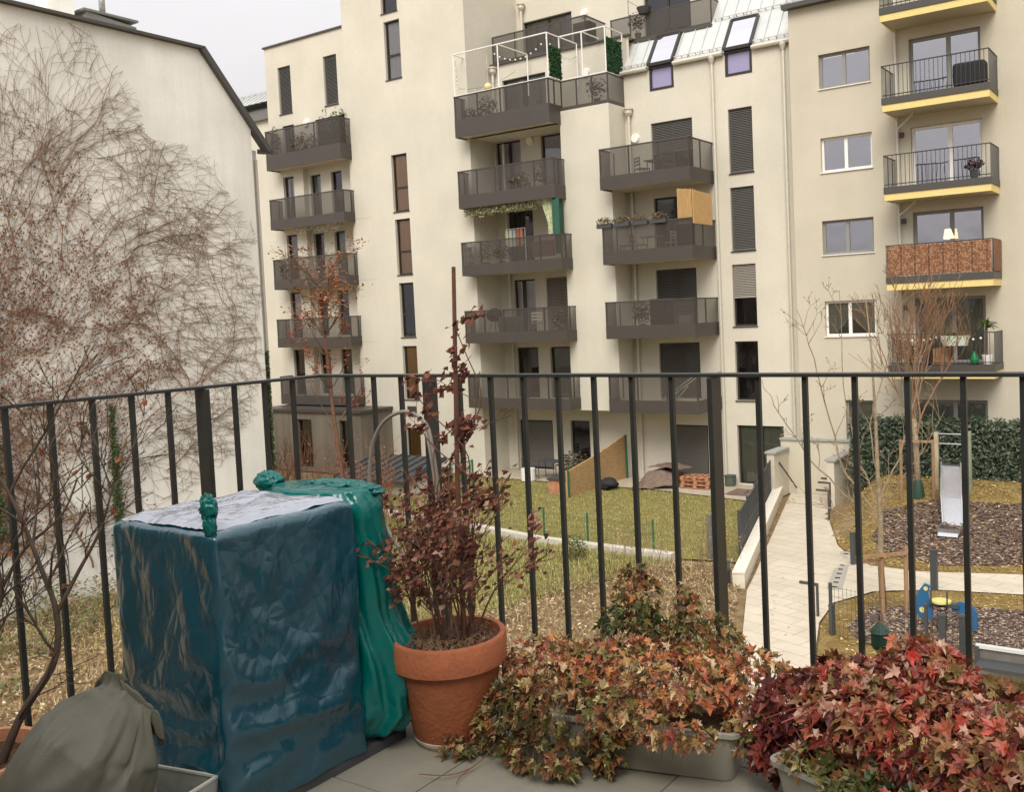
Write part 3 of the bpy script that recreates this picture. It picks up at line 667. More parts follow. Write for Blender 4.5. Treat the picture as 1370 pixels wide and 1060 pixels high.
#%%PART2
# ------------------------------------------------------------------ climbing vine on the gable
ENV=[(11.0,9.5),(12.45,9.5),(14.55,9.35),(15.2,8.9),(15.9,7.9),(16.6,7.2),(17.5,6.6),(18.3,6.0),(19.3,5.2),(19.55,4),(19.5,0),(19.0,-2),(17.8,-3.0),(16.5,-3.6),(15.4,-4.3),(13,-5.3),(9.5,-5.8),(8,2),(9,9.5)]
def env(y,z): return inpoly(y+.7*noise.noise(Vector((y*.9,z*.9,3))),z+.8*noise.noise(Vector((y*.8,z*.8,8))),ENV)
vr=random.Random(11)
vs_=MB(); tips=[]
def vine(y,z,ang,L,r,depth,bend=0):
    n=max(3,int(L/.16)); pts=[];rr=[]; yy,zz=y,z; a=ang; off=.02+.02*(3-depth)
    ph=vr.random()*9
    for i in range(n):
        pts.append((XG+off+.012*math.sin(i*1.7+ph),yy,zz)); rr.append(max(.004,.72*r*(1-.75*i/n)))
        a+=vr.uniform(-.32,.32)+bend*.16/L*1.0
        if depth>=2: a+= .05*math.sin(i*.9+ph)
        yy+=.16*math.cos(a); zz+=.16*math.sin(a)
        if not env(yy,zz): break
        if depth<3 and i>1:
            pr=(.36,.42,.34,.22)[depth]
            if vr.random()<pr:
                sd_=1 if vr.random()<(.62 if y>14 else .5) else -1
                da=vr.uniform(.5,1.25)*sd_*-1
                l2=L*vr.uniform(.25,.55) if depth else vr.uniform(1.2,4.2)
                l2=max(.35,l2)
                if l2>.3: vine(yy,zz,a+da,l2,max(.005,rr[-1]*.62),depth+1,bend=vr.uniform(-.15,.35)*(-1 if da>0 else 1)*-1)
    if len(pts)>2:
        vs_.tube(pts,rr,3,cap=False)
        if depth>=1: tips.extend((p[1],p[2]) for p in pts[::2])
for y0,L,r in ((9.6,12,.04),(10.6,14,.045),(11.4,14.5,.05),(12.2,14.5,.045),(12.9,14,.05),(13.7,13,.045),(14.4,11,.035),(15.3,9,.03),(16.4,7.5,.03)):
    vine(y0,-5.0+.25*max(0,y0-13),math.pi/2+vr.uniform(-.05,.05),L,r,0,bend=vr.uniform(-.35,.0))
for y0,z0,a,L in ((16.9,-.5,1.9,6.5),(17.1,-.6,1.35,6),(17.0,-.4,.9,3.5),(16.8,-.5,2.3,5),(15.2,2,1.2,4),(14.8,4,.9,4.2),(13.6,5,1.3,4.5),(15.4,3.6,.5,4),(16.5,-1.5,.3,3),(16,-2.6,.2,3)):
    vine(y0,z0,a,L,.03,1,bend=-.5)
for _ in range(16):
    y0=vr.uniform(9.6,14.6); vine(y0,vr.uniform(.5,5),math.pi/2+vr.uniform(-.35,.2),vr.uniform(3.5,6.5),.022,1,bend=vr.uniform(-.15,.05))
for _ in range(16):
    y0=vr.uniform(14.2,17.2); vine(y0,vr.uniform(-2.8,5.0),vr.uniform(-.15,.75),vr.uniform(1.8,4),.013,2,bend=vr.uniform(-.1,.1))
def field(y,z):
    """growth direction: upright on the left, bending to the right and drooping towards the wall end"""
    a=R(88)-R(78)*ss((y-11.6-.18*(z+1))/4.6)+R(30)*noise.noise(Vector((y*.45,z*.45,4)))
    return a
base_tips=[t for t in tips if env(*t)]
for _ in range(1250):
    y,z=vr.choice(base_tips); y+=vr.gauss(0,.35); z+=vr.gauss(0,.35)
    if not env(y,z) or (z<-1.2 and y<15 and vr.random()<.5) or (z<-2.6 and vr.random()<.6): continue
    side=1 if vr.random()<.7 else -1
    L=vr.uniform(.5,1.3) if vr.random()<.6 else vr.uniform(1.3,3.0); n=int(L/.12)+2; pts=[]; r0=vr.uniform(.003,.0065); ph=vr.random()*9; a=field(y,z)+side*vr.uniform(.2,.8)*(1 if side<0 else .5)-(.25 if side>0 else 0); dr=-side*vr.uniform(.0,.05)-.012
    for i in range(n):
        pts.append((XG+.02+.012*math.sin(i*.9+ph),y,z)); a+=vr.gauss(0,.07)+.05*math.sin(i*.9+ph)+dr
        y+=.12*math.cos(a); z+=.12*math.sin(a)
        if not env(y,z): break
    if len(pts)>3: vs_.tube(pts,[max(.003,r0*(1-.6*i/len(pts))) for i in range(len(pts))],3,cap=False); tips.extend((p[1],p[2]) for p in pts[::3])
V=thing('climbing_vine','bare brown climbing vine spreading all over the old gable wall','climbing plant',(-24.9,13,-5.5))
o=vs_.build('stem',TWIG,V)
lf=MB()
vr2=random.Random(5)
def dens(y,z):
    d=noise.noise(Vector((y*.55,z*.55,2)))*.9+noise.noise(Vector((y*1.9,z*1.9,7)))*.6
    c=1.25-((y-12.2)/4.0)**2-((z-.4)/4.8)**2
    return c+d*.75
for (y,z) in tips:
    if vr2.random()<max(0,min(.85,dens(y,z)*.85)):
        for _ in range(vr2.choice((1,2,3))):
            q=vr2.uniform(.02,.046); yy=y+vr2.gauss(0,.1); zz=z+vr2.gauss(0,.1)
            if not env(yy,zz): continue
            a=vr2.random()*6.3; x=XG+vr2.uniform(.04,.14); u=Vector((vr2.uniform(-.5,.5),math.cos(a),math.sin(a)))*q; w_=Vector((vr2.uniform(-.5,.5),-math.sin(a),math.cos(a)))*q*.7
            p=Vector((x,yy,zz)); k=vr2.random()
            col=(.17+.10*k,.08+.045*k,.05+.03*k) if vr2.random()<.8 else (.30,.20,.11)
            lf.quad(p-u,p-w_,p+u,p+w_,col)
lf.build('dry_leaf',LEAFD,V)['kind']='stuff'

LEAFG=[(.05,.09,.025),(.07,.12,.03),(.09,.12,.04),(.035,.06,.02)]
def leafblob(mb,c,rx,ry,rz,n,size,cols,r=rnd,flat=None,shell=.5):
    for _ in range(n):
        while True:
            d=Vector((r.uniform(-1,1),r.uniform(-1,1),r.uniform(-1,1)))
            if shell<d.length<1: break
        p=Vector((c[0]+d.x*rx,c[1]+d.y*ry,c[2]+d.z*rz))
        leafq(mb,p,d,size*r.uniform(.6,1.3),r.choice(cols),r)
def leafq(mb,p,d,s,col,r=rnd):
    n=(Vector(d)+Vector((r.gauss(0,.5),r.gauss(0,.5),r.gauss(0,.5)+.2))); n.normalize()
    u=n.orthogonal().normalized(); u.rotate(Matrix.Rotation(r.random()*6.28,3,n)); v=n.cross(u)
    q=r.uniform(.8,1.2); col=tuple(c*q for c in col)
    mb.add([tuple(p-u*s),tuple(p-v*s*.5+n*s*.1),tuple(p+u*s),tuple(p+v*s*.5+n*s*.1)],[(0,1,2,3)],col)
# green ivy strips
for i,(lab,y,z0,z1,wd,x) in enumerate((('dark green ivy column climbing the old gable wall between vine stems',14.5,-4.4,-.6,.22,XG),('thin green ivy shoot on the old gable wall left of the taller ivy',13.95,-4.2,-1.6,.12,XG),('dense green ivy at the left edge of the picture on the gable wall',11.35,-3.6,1.0,.42,XG),('slender dark ivy climbing the narrow wall end beside the left balconies',19.88,-4.5,.6,.1,-25.3))):
    t=thing('ivy',lab,'ivy',(x,y,z0)); b=MB(); b.tube([(x+.03,y+.05*math.sin(k),z0+(z1-z0)*k/8) for k in range(9)],.012,4); b.build('stem',BARK,t)
    b=MB(); n=int((z1-z0)*wd*1800)
    for _ in range(n):
        k=rnd.random(); ww=wd*(1.15-k*.8)*(.7+.5*noise.noise(Vector((k*9,i,0)))); 
        leafq(b,Vector((x+rnd.uniform(.04,.16),y+rnd.gauss(0,.5)*ww,z0+(z1-z0)*k)),Vector((1,0,.3)),.045,rnd.choice(LEAFG))
    b.build('leaf_cover',LEAF,t)['kind']='stuff'

# ------------------------------------------------------------------ bare trees
def branchtree(mb,p,d,L,r,depth,rr,maxd=4,spread=.55,up=.25,tips=None,nb=(2,4),seg=.25,rmin=.004,minfrac=.3):
    n=max(3,int(L/seg)); pts=[Vector(p)];rad=[r]; d=Vector(d).normalized()
    kids=[]
    for i in range(n):
        d=(d+Vector((rr.gauss(0,.10),rr.gauss(0,.10),rr.gauss(0,.06)+up*.12))).normalized()
        pts.append(pts[-1]+d*(L/n)); rad.append(max(rmin,r*(1-.62*(i+1)/n)))
        if depth<maxd and (i+1)/n>minfrac: kids.append((pts[-1],d.copy(),rad[-1],(i+1)/n))
    mb.tube(pts,rad,5 if r>.03 else 4 if r>.012 else 3,cap=False)
    if tips is not None and depth>=maxd-1: tips.extend(pts[1:])
    if depth<maxd and kids:
        k=rr.randint(*nb)
        for _ in range(k):
            q,dd,rq_,fr=rr.choice(kids)
            s_=dd.orthogonal().normalized(); s_.rotate(Matrix.Rotation(rr.random()*6.28,3,dd))
            branchtree(mb,q,dd+s_*rr.uniform(.5,1.1)*spread*1.6+Vector((0,0,up*.5)),L*rr.uniform(.4,.72)*(1.15-.4*fr),max(rmin,rq_*.62),depth+1,rr,maxd,spread,up,tips,nb,seg*.85,rmin,.15)
def litter(pts,cols,n,mb,size,r=rnd,jit=.08):
    for _ in range(n):
        p=r.choice(pts); leafq(mb,Vector(p)+Vector((r.gauss(0,jit),r.gauss(0,jit),r.gauss(0,jit))),Vector((0,0,1)),size*r.uniform(.6,1.3),r.choice(cols),r)

# staked young tree by the path
r1=random.Random(21)
YT=thing('young_tree','bare young tree held by wooden stakes beside the curved path','tree',(-6.4,21.5,GZ))
b=MB(); tr_=[(-6.38,21.5,GZ-.1),(-6.42,21.5,-4.6),(-6.40,21.52,-3.6),(-6.43,21.5,-2.6),(-6.45,21.5,-1.2),(-6.5,21.5,.2),(-6.6,21.5,1.4)]
b.tube(tr_,[.085,.07,.06,.05,.035,.02,.008],8); b.build('trunk',BARKL,YT,smooth=True)
b=MB(); bt=[]
def limb(mb,pts,r0,rr,tw=10,tl=.5,tips=None):
    """hand placed limb through points with short spur twigs"""
    P=[]
    for i in range(len(pts)-1):
        for k in range(4): P.append(Vector(pts[i]).lerp(Vector(pts[i+1]),k/4)+Vector((rr.gauss(0,.02),rr.gauss(0,.02),rr.gauss(0,.02))))
    P.append(Vector(pts[-1])); mb.tube(P,[max(.005,r0*(1-.8*i/len(P))) for i in range(len(P))],4,cap=False)
    for _ in range(tw):
        i=rr.randint(2,len(P)-2); d=(P[i+1]-P[i]).normalized(); s_=d.orthogonal().normalized(); s_.rotate(Matrix.Rotation(rr.random()*6.28,3,d))
        branchtree(mb,P[i],d*.5+s_*rr.uniform(.5,1)+Vector((0,0,.4)),tl*rr.uniform(.5,1.3),.011,2,rr,4,.7,.3,tips,(1,3),.14,.0045)
for pts,r0,tw in (([(-6.43,21.5,-3.7),(-7.1,21.3,-3.1),(-7.9,21.2,-2.3),(-8.6,21.1,-1.2),(-8.95,21.0,-.4)],.028,9),
   ([(-6.43,21.5,-3.55),(-7.2,21.6,-2.6),(-7.7,21.7,-1.0),(-8.0,21.7,.4),(-8.3,21.7,1.2)],.028,11),
   ([(-6.43,21.5,-3.3),(-6.9,21.5,-2.3),(-7.15,21.5,-.6),(-7.2,21.5,1.6)],.026,9),
   ([(-6.42,21.5,-3.5),(-6.0,21.5,-2.8),(-5.4,21.4,-2.0),(-4.9,21.3,-1.1)],.026,10),
   ([(-6.42,21.5,-3.2),(-6.0,21.7,-2.2),(-5.6,21.7,-.8),(-5.4,21.7,.6)],.026,9),
   ([(-6.43,21.5,-3.75),(-6.9,21.2,-3.6),(-7.8,21.0,-3.2),(-8.7,20.9,-2.4)],.02,7),
   ([(-6.43,21.5,-3.0),(-6.6,21.5,-1.5),(-6.1,21.5,0.2),(-5.9,21.5,1.5)],.022,9)):
    limb(b,pts,r0,r1,tw,.65,bt)
b.build('branches',BARKL,YT)
b=MB()
for p in bt: 
    if r1.random()<.25: b.ball(p,.014,5,3)
b.build('buds',BARK,YT)['kind']='stuff'
ST=thing('tree_stakes','three wooden stakes with crossbars around the young tree trunk','tree stakes',(-6.3,21,GZ))
for x,y,z in ((-6.62,20.6,-4.15),(-6.22,20.9,-4.2),(-5.75,21.1,-4.1)):
    b=MB(); b.tube([(x,y,GZ-.1),(x,y,z)],.05,8); b.build('stake',WOOD,ST)
b=MB(); b.bar((-6.68,20.55,-4.3),(-5.7,21.06,-4.22),.05,.07); b.bar((-6.64,20.62,-4.42),(-6.2,20.96,-4.42),.04,.06); b.build('crossbar',WOOD,ST)

# reddish multi stem tree in front of the hedge
r2=random.Random(5)
RT=thing('bare_tree','bare reddish brown tree with upright twigs in front of the hedge','tree',(-7.65,29.6,-4.9))
b=MB(); b.tube([(-7.62,29.6,-5),(-7.66,29.6,-3.4),(-7.7,29.6,-2.3)],[.11,.09,.075],8); b.build('trunk',BARKL,RT,smooth=True)
b=MB(); rt_=[]
for k in range(9):
    a=k*.7; branchtree(b,(-7.7+.03*math.cos(a),29.6,-2.9+.1*k),(math.cos(a)*.38,math.sin(a)*.3,1),r2.uniform(2.4,3.6),.032,1,r2,4,.42,.5,rt_,(3,5),.3,.007)
b.build('branches',mat('red_bark',(.26,.15,.085),.9),RT)
RS=thing('tree_stakes','pair of tall timber posts beside the reddish tree near the hedge','tree stakes',(-7.9,29.2,-5.1))
for x,y in ((-8.05,29.3),(-7.15,29.5)):
    b=MB(); b.tube([(x,y,-5.3),(x,y,-2.9)],.05,8); b.build('stake',WOOD,RS)
b=MB(); b.bar((-8.1,29.3,-2.95),(-7.1,29.5,-2.95),.05,.07); b.build('crossbar',WOOD,RS)
WBg=thing('water_bag','dark green watering bag wrapped round the foot of the reddish tree','tree bag',(-7.64,29.5,-5))
b=MB(); b.lathe([(.12,0),(.2,.02),(.21,.2),(.15,.6),(.1,.75)],(-7.63,29.58,-4.9),12); b.build('bag',mat('dk_green_bag',(.02,.05,.035),.6),WBg,smooth=True)

# orange leaved tree on the left
r3=random.Random(9)
OT=thing('orange_leaved_tree','slim tree with a few rust orange leaves before the left balconies','tree',(-24.2,21.9,GZ))
b=MB(); b.tube([(-24.1,21.9,GZ-.1),(-24.35,21.9,-3.6),(-24.6,21.9,-1.5),(-24.75,21.9,.5),(-25.0,21.9,2.2),(-25.2,21.9,3.9)],[.09,.075,.06,.045,.03,.01],7); b.build('trunk',mat('red_bark_dark',(.15,.075,.045),.9,noise_amt=.3,nscale=9),OT)
b=MB(); ot=[]
for z,x,n in ((-3.2,-24.4,3),(-2,-24.5,3),(-.8,-24.65,4),(.3,-24.75,4),(1.0,-24.8,7),(1.6,-24.9,7),(2.2,-24.95,6),(2.7,-25.0,5)):
    for k in range(n):
        a=r3.random()*6.28; branchtree(b,(x,21.9,z),(math.cos(a),math.sin(a),.9),r3.uniform(.8,1.5),.022,2,r3,4,.5,.3,ot if z>-2.5 else None,(2,3),.2,.005)
b.build('branches',BARK,OT)
b=MB(); litter([p for p in ot if p[2]>1.2 and -26.4<p[0]<-23.6],[(.34,.12,.05),(.38,.16,.08),(.26,.08,.04),(.40,.23,.10)],1500,b,.065,r3,.13)
litter([p for p in ot if p[2]<=1.4] or [(-24.7,21.9,.5)],[(.32,.11,.05),(.34,.06,.04)],420,b,.06,r3)
b.build('leaves',LEAFD,OT)['kind']='stuff'
# reddish brushwood shrubs in front of the annex
for i,(lab,x,y,h,n) in enumerate((('twiggy red brown shrub left of the orange leaved tree',-27.3,22.0,2.6,26),('twiggy red brown shrub right of the orange leaved tree',-22.9,22.0,2.3,24),('low red brown shrub behind the blue covered box',-25.4,20.8,1.9,22))):
    S=thing('bare_shrub',lab,'shrub',(x,y,GZ),'bare shrubs below the left balconies'); b=MB(); tt=[]
    for k in range(n):
        a=r3.random()*6.28; branchtree(b,(x+r3.gauss(0,.45),y+r3.gauss(0,.3),GZ),(math.cos(a)*.35,math.sin(a)*.35,1),h*r3.uniform(.6,1),.016,2,r3,4,.45,.5,tt,(2,4),.25,.006)
    b.build('twigs',mat('red_twig%d'%i,(.27,.13,.075),.9),S)
    b=MB(); litter(tt,[(.30,.10,.05),(.36,.18,.08)],260,b,.05,r3); b.build('leaves',LEAFD,S)['kind']='stuff'

# hedge
r4=random.Random(3)
HG=thing('hedge','dark evergreen hedge along the tan building behind the slide','hedge',(-7,31.6,-4.5))
b=MB(); hz=MB()
def hprof(x): return -2.66+.22*noise.noise(Vector((x*.8,0,0)))+.12*noise.noise(Vector((x*3,2,0)))
x=-10.2
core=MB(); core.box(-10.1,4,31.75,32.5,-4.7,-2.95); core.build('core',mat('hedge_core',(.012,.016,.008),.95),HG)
for _ in range(26000):
    x=r4.uniform(-10.35,2.5); top=hprof(x); f=r4.random()
    if f<.75: y=31.55+r4.gauss(0,.08)+.18*noise.noise(Vector((x*1.2,r4.random()*2,5))); z=r4.uniform(-4.75,top); d=Vector((0,-1,.3))
    else: y=r4.uniform(31.5,32.5); z=top+r4.gauss(0,.07); d=Vector((0,-.2,1))
    leafq(b,Vector((x,y,z)),d,.075,r4.choice([(.04,.07,.035),(.06,.09,.05),(.085,.11,.06),(.03,.05,.03),(.11,.13,.08)]),r4)
b.build('foliage',LEAF,HG)['kind']='stuff'

# ------------------------------------------------------------------ ground cover
r5=random.Random(77)
def blades(name,poly,n,h,cols,wd=.012,lab=None,lean=.5,dens_fn=None):
    b=MB(); xs=[p[0] for p in poly]; ys=[p[1] for p in poly]; c=0
    while c<n:
        x=r5.uniform(min(xs),max(xs)); y=r5.uniform(min(ys),max(ys))
        if not inpoly(x,y,poly): c+=.2; continue
        if dens_fn and r5.random()>dens_fn(x,y): c+=.25; continue
        c+=1; a=r5.random()*6.28; hh=h*r5.uniform(.4,1.3); z=gh(x,y); l=hh*lean*r5.random()
        dx,dy=math.cos(a)*wd,math.sin(a)*wd; ex,ey=math.cos(a+1.57+r5.random())*l,math.sin(a+1.57)*l
        q=r5.uniform(.75,1.25); col=tuple(v*q for v in r5.choice(cols))
        b.add([(x-dx,y-dy,z),(x+dx,y+dy,z),(x+ex,y+ey,z+hh)],[(0,1,2)],col)
    o=b.build(name,LEAFD); tag(o,kind='stuff',label=lab,cat='grass'); return o
def fallen(name,poly,n,size,cols,lab,dens_fn=None,lift=.03):
    b=MB(); xs=[p[0] for p in poly]; ys=[p[1] for p in poly]; c=0
    while c<n:
        x=r5.uniform(min(xs),max(xs)); y=r5.uniform(min(ys),max(ys))
        if not inpoly(x,y,poly): c+=.2; continue
        if dens_fn and r5.random()>dens_fn(x,y): c+=.25; continue
        c+=1; leafq(b,Vector((x,y,gh(x,y)+lift+r5.random()*.02)),Vector((0,0,2.2)),size*r5.uniform(.5,1.3),r5.choice(cols),r5)
    o=b.build(name,LEAFD); tag(o,kind='stuff',label=lab,cat='leaf litter'); return o
GG=[(.28,.30,.09),(.36,.36,.13),(.46,.41,.19),(.22,.24,.07)]
blades('lawn_grass',LAWNP,60000,.07,[(.23,.24,.07),(.31,.29,.10),(.40,.33,.14),(.44,.37,.19)],.016,'short worn green grass of the garden behind the wire fence')
MEAD=[(-27,12),(-21,11),(-14.5,16.5),(-12.5,23.1),(-17.4,23.2),(-24.9,24.3),(-27,24.4)]
blades('meadow_grass',MEAD,70000,.13,GG,.013,'longer pale green grass in front of the concrete kerb',.9,lambda x,y:.15+.85*ss((y-11.8+.18*(x+20)+2*noise.noise(Vector((x*.3,y*.3,0))))/3.5))
NEARP=[(-24.5,8),(-5,8),(-7.4,15.2),(-10.6,23.2),(-12.5,23.1),(-14.6,18.5),(-21,15),(-25,13)]
STRAW=[(.42,.31,.18),(.34,.24,.13),(.52,.42,.27),(.24,.14,.08),(.28,.24,.09)]
blades('dry_weeds',NEARP,30000,.15,STRAW,.010,'matted straw coloured weeds and stalks beside the path',3.0,lambda x,y:.2+.8*ss(.5+1.8*noise.noise(Vector((x*.7,y*.7,9)))))
fallen('fallen_leaves',NEARP,24000,.05,[(.40,.27,.16),(.30,.17,.10),(.55,.43,.28),(.20,.11,.07),(.62,.52,.38),(.33,.29,.10)],'brown fallen leaves over the weedy bed below the balcony')
fallen('fallen_leaves',MEAD,2500,.05,[(.34,.22,.12),(.44,.33,.2),(.5,.4,.25)],'scattered pale leaves on the grass before the kerb')
YL=[(.50,.36,.14),(.42,.27,.11),(.62,.50,.28),(.33,.19,.08)]
fallen('fallen_leaves',DL1,9000,.05,YL,'yellow fallen leaves on the grass around the slide',lambda x,y:.25+.75*ss(.5+1.6*noise.noise(Vector((x*.5,y*.5,1)))))
fallen('fallen_leaves',DL2,8000,.042,YL,'yellow fallen leaves on the grass around the spring toy',lambda x,y:.3+.7*ss(.5+1.6*noise.noise(Vector((x*.5,y*.5,4)))))
blades('playground_grass',DL1,22000,.06,[(.28,.21,.08),(.36,.27,.11),(.20,.17,.06)],.016,'short yellowed grass around the slide')
blades('playground_grass',DL2,22000,.06,[(.28,.21,.08),(.36,.27,.11),(.20,.17,.06)],.012,'short yellowed grass around the spring toy')
MC=[(.22,.15,.12),(.13,.085,.07),(.34,.26,.21),(.46,.38,.31),(.08,.055,.045)]
fallen('bark_chips',M1,11000,.06,MC,'dark bark chips under the slide')
fallen('bark_chips',M2,12000,.05,MC,'dark bark chips under the spring toy')
fallen('fallen_leaves',LAWNP,1800,.045,[(.40,.30,.14),(.5,.4,.2)],'a few pale leaves on the garden lawn')
fallen('fallen_leaves',[(-12.4,31.5),(-10.7,29),(-9,25.8),(-9.4,22),(-7.2,16.5),(-6.8,18),(-7.6,22),(-9.8,28),(-11.3,33)],160,.03,YL,'single yellow leaves blown onto the pale path')
# leafy ivy ground cover at the foot of the gable wall
b=MB()
for _ in range(9000):
    x=r5.uniform(-24.9,-19.5); y=r5.uniform(8,17.5); 
    if noise.noise(Vector((x*.6,y*.6,3)))<-.12+.10*(x+24): continue
    k=max(0,1-(x+24.9)/5); leafq(b,Vector((x,y,gh(x,y)+r5.random()*(.15+.7*k))),Vector((.3,0,1)),.06,r5.choice([(.12,.14,.05),(.18,.18,.07),(.28,.24,.11),(.08,.10,.04),(.30,.10,.06) if y>12.5 else (.2,.2,.09)]),r5)
tag(b.build('ground_ivy',LEAF),'mixed green and reddish leaves at the foot of the gable wall','ground cover',kind='stuff')
# dead thin stalks in the bed near the path
for i,(x,y,n,h,lab) in enumerate(((-12.6,20.6,22,1.5,'clump of thin dry reddish stalks at the end of the kerb'),(-10.2,18.5,18,1.3,'clump of thin dry stalks beside the pale path'),(-13.8,19.0,12,1.0,'sparse dry stalks in the middle of the weedy bed'),(-8.9,15.2,12,1.2,'tangle of dry stalks nearest the balcony beside the path'),(-11.2,22.2,20,1.2,'thicket of dry red brown stems at the dark fence end'))):
    S=thing('dry_stalks',lab,'dry plant',(x,y,GZ),'dry stalks in the weedy bed'); b=MB(); tt=[]
    for k in range(n):
        a=r5.random()*6.28; branchtree(b,(x+r5.gauss(0,.6),y+r5.gauss(0,.5),GZ),(math.cos(a)*.3,math.sin(a)*.3,1),h*r5.uniform(.5,1),.009,3,r5,4,.5,.3,tt,(1,3),.2,.004)
    b.build('stems',mat('stalk%d'%i,(.25,.155,.10),.9),S)
    b=MB(); litter(tt,[(.26,.12,.08),(.38,.26,.15)],90,b,.035,r5); b.build('leaves',LEAFD,S)['kind']='stuff'
for i,(x,y,lab) in enumerate(((-15.2,22.0,'small leafy green shrub in front of the kerb'),(-14.0,15.9,'small tuft of yellow green grass among brown leaves'))):
    b=MB()
    if i==0: leafblob(b,(x,y,GZ+.35),.4,.35,.4,420,.05,[(.09,.11,.04),(.14,.15,.05)],r5,shell=.1)
    else:
        for _ in range(160): 
            a=r5.random()*6.28; b.add([(x+r5.gauss(0,.05),y,GZ),(x+.02+r5.gauss(0,.05),y,GZ),(x+math.cos(a)*.25,y+math.sin(a)*.25,GZ+r5.uniform(.15,.4))],[(0,1,2)],(.42,.42,.10))
    o=b.build('small_shrub' if i==0 else 'grass_tuft',LEAFD); tag(o,lab,'shrub' if i==0 else 'grass tuft')

# ------------------------------------------------------------------ garden fences
GF=thing('wire_fence','low green wire mesh fence with green posts along the concrete kerb','fence',(-18,24,GZ))
fpts=[(-26.5,25.0),(-24.3,24.75),(-22.0,24.5),(-19.7,24.15),(-17.5,23.75),(-15.75,23.55),(-13.45,23.45)]
for x,y in fpts:
    b=MB(); b.tube([(x,y,GZ),(x,y,GZ+.98)],.032,8); b.ball((x,y,GZ+.98),.036,8,4); b.build('post',GREENP,GF)
b=MB()
for (xa,ya),(xb,yb) in zip(fpts[:-1],fpts[1:]):
    for k in range(6): b.tube([(xa,ya,GZ+.1+k*.15),(xb,yb,GZ+.1+k*.15)],.0032,3,cap=False)
    n=16
    for k in range(n): x=xa+(xb-xa)*k/n; y=ya+(yb-ya)*k/n; b.tube([(x,y,GZ+.08),(x,y,GZ+.86)],.0028,3,cap=False)
b.build('wire_mesh',GREENP,GF)['kind']='stuff'
GF2=thing('garden_gate','green metal garden gate frame beside the shed and patio','gate',(-24,28,GZ))
for x in (-25.0,-23.9):
    b=MB(); b.tube([(x,28,GZ),(x,28,GZ+1.55)],.04,8); b.build('post',GREENP,GF2)
b=MB(); b.bar((-25,28,GZ+1.3),(-23.9,28,GZ+1.5),.04); b.bar((-25,28,GZ+.3),(-23.9,28,GZ+.3),.04)
for k in range(8): x=-24.9+k*.13; b.bar((x,28,GZ+.3),(x,28,GZ+1.32+k*.02),.012)
b.build('panel',GREENP,GF2)

# low wall with the dark fence
LW=thing('low_wall','low pale concrete wall running between lawn and path','wall',(-11.5,28,GZ))
w0,w1=Vector((-9.95,21.5,0)),Vector((-13.5,33.0,0))
b=MB(); b.bar((w0.x,w0.y,GZ+.13),(w1.x,w1.y,GZ+.13),.3,.42); b.build('wall',mat('wall_concrete',(.62,.57,.47),.85,noise_amt=.12,nscale=4),LW)
b=MB(); b.bar((w0.x+.01,w0.y-.02,GZ+.36),(w1.x,w1.y,GZ+.36),.32,.04); b.build('coping',mat('pale_coping',(.70,.66,.57),.8,noise_amt=.08),LW)
DF=thing('metal_fence','dark metal bar fence standing on the low pale wall','fence',(-11.6,28,GZ))
d=(w1-w0).normalized(); nn=Vector((-d.y,d.x,0)); s0=w0+d*2.0+nn*.2; L_=(w1-s0).length-.2
for k in range(6):
    q=s0+d*L_*k/5; b=MB(); b.box(q.x-.035,q.x+.035,q.y-.035,q.y+.035,GZ+.02,GZ+1.5); b.build('post',ANTH,DF)
for j in range(5):
    a_=s0+d*L_*j/5; c_=s0+d*L_*(j+1)/5; b=MB()
    for z in (.2,.75,1.42): b.bar((a_.x,a_.y,GZ+z),(c_.x,c_.y,GZ+z),.03,.035)
    for k in range(1,24): q=a_.lerp(c_,k/24); b.bar((q.x,q.y,GZ+.2),(q.x,q.y,GZ+1.42),.016)
    b.build('fence_panel',ANTH,DF)
b=MB(); q=w0+nn*.35+d*.1
gp=thing('gate_post','short dark post with steel latch at the near end of the low wall','post',(q.x,q.y,GZ))
b.box(q.x-.1,q.x+.1,q.y-.1,q.y+.1,GZ,GZ+.62); b.build('post',ANTH,gp); b=MB(); b.box(q.x-.3,q.x+.2,q.y-.04,q.y+.04,GZ+.63,GZ+.68); b.build('latch',STEEL,gp)
for x,y,h,lab in ((-11.35,23.4,1.35,'thick grey timber post at the corner of the lawn'),(-11.75,23.6,1.25,'second grey timber post behind the lawn corner post')):
    b=MB(); b.tube([(x,y,GZ),(x+.02,y,GZ+h)],[.09,.085],8); tag(b.build('timber_post',mat('grey_timber'+str(y),(.14,.14,.12),.9,noise_amt=.3),smooth=False),lab,'post')
# retaining wall round the path end
RW=thing('retaining_wall','U shaped rendered retaining wall with grey coping at the path end','wall',(-12.2,33.2,GZ))
b=MB(); b.box(-13.5,-10.8,33.24,33.46,GZ,-3.62); b.box(-13.5,-13.22,31.9,33.24,GZ,-3.95); b.box(-11.05,-10.8,31.2,33.24,GZ,-4.0); b.build('wall',WALLR,RW)
b=MB(); b.box(-13.52,-10.75,33.18,33.49,-3.615,-3.55); b.box(-13.56,-13.14,31.85,33.17,-3.945,-3.87); b.box(-11.12,-10.72,31.15,33.17,-3.995,-3.92); b.build('coping',mat('grey_coping',(.33,.33,.31),.7),RW)
b=MB(); b.bar((-13.2,32.3,-4.3),(-12.9,33.15,-5.35),.04); b.build('handrail',GUT,RW)
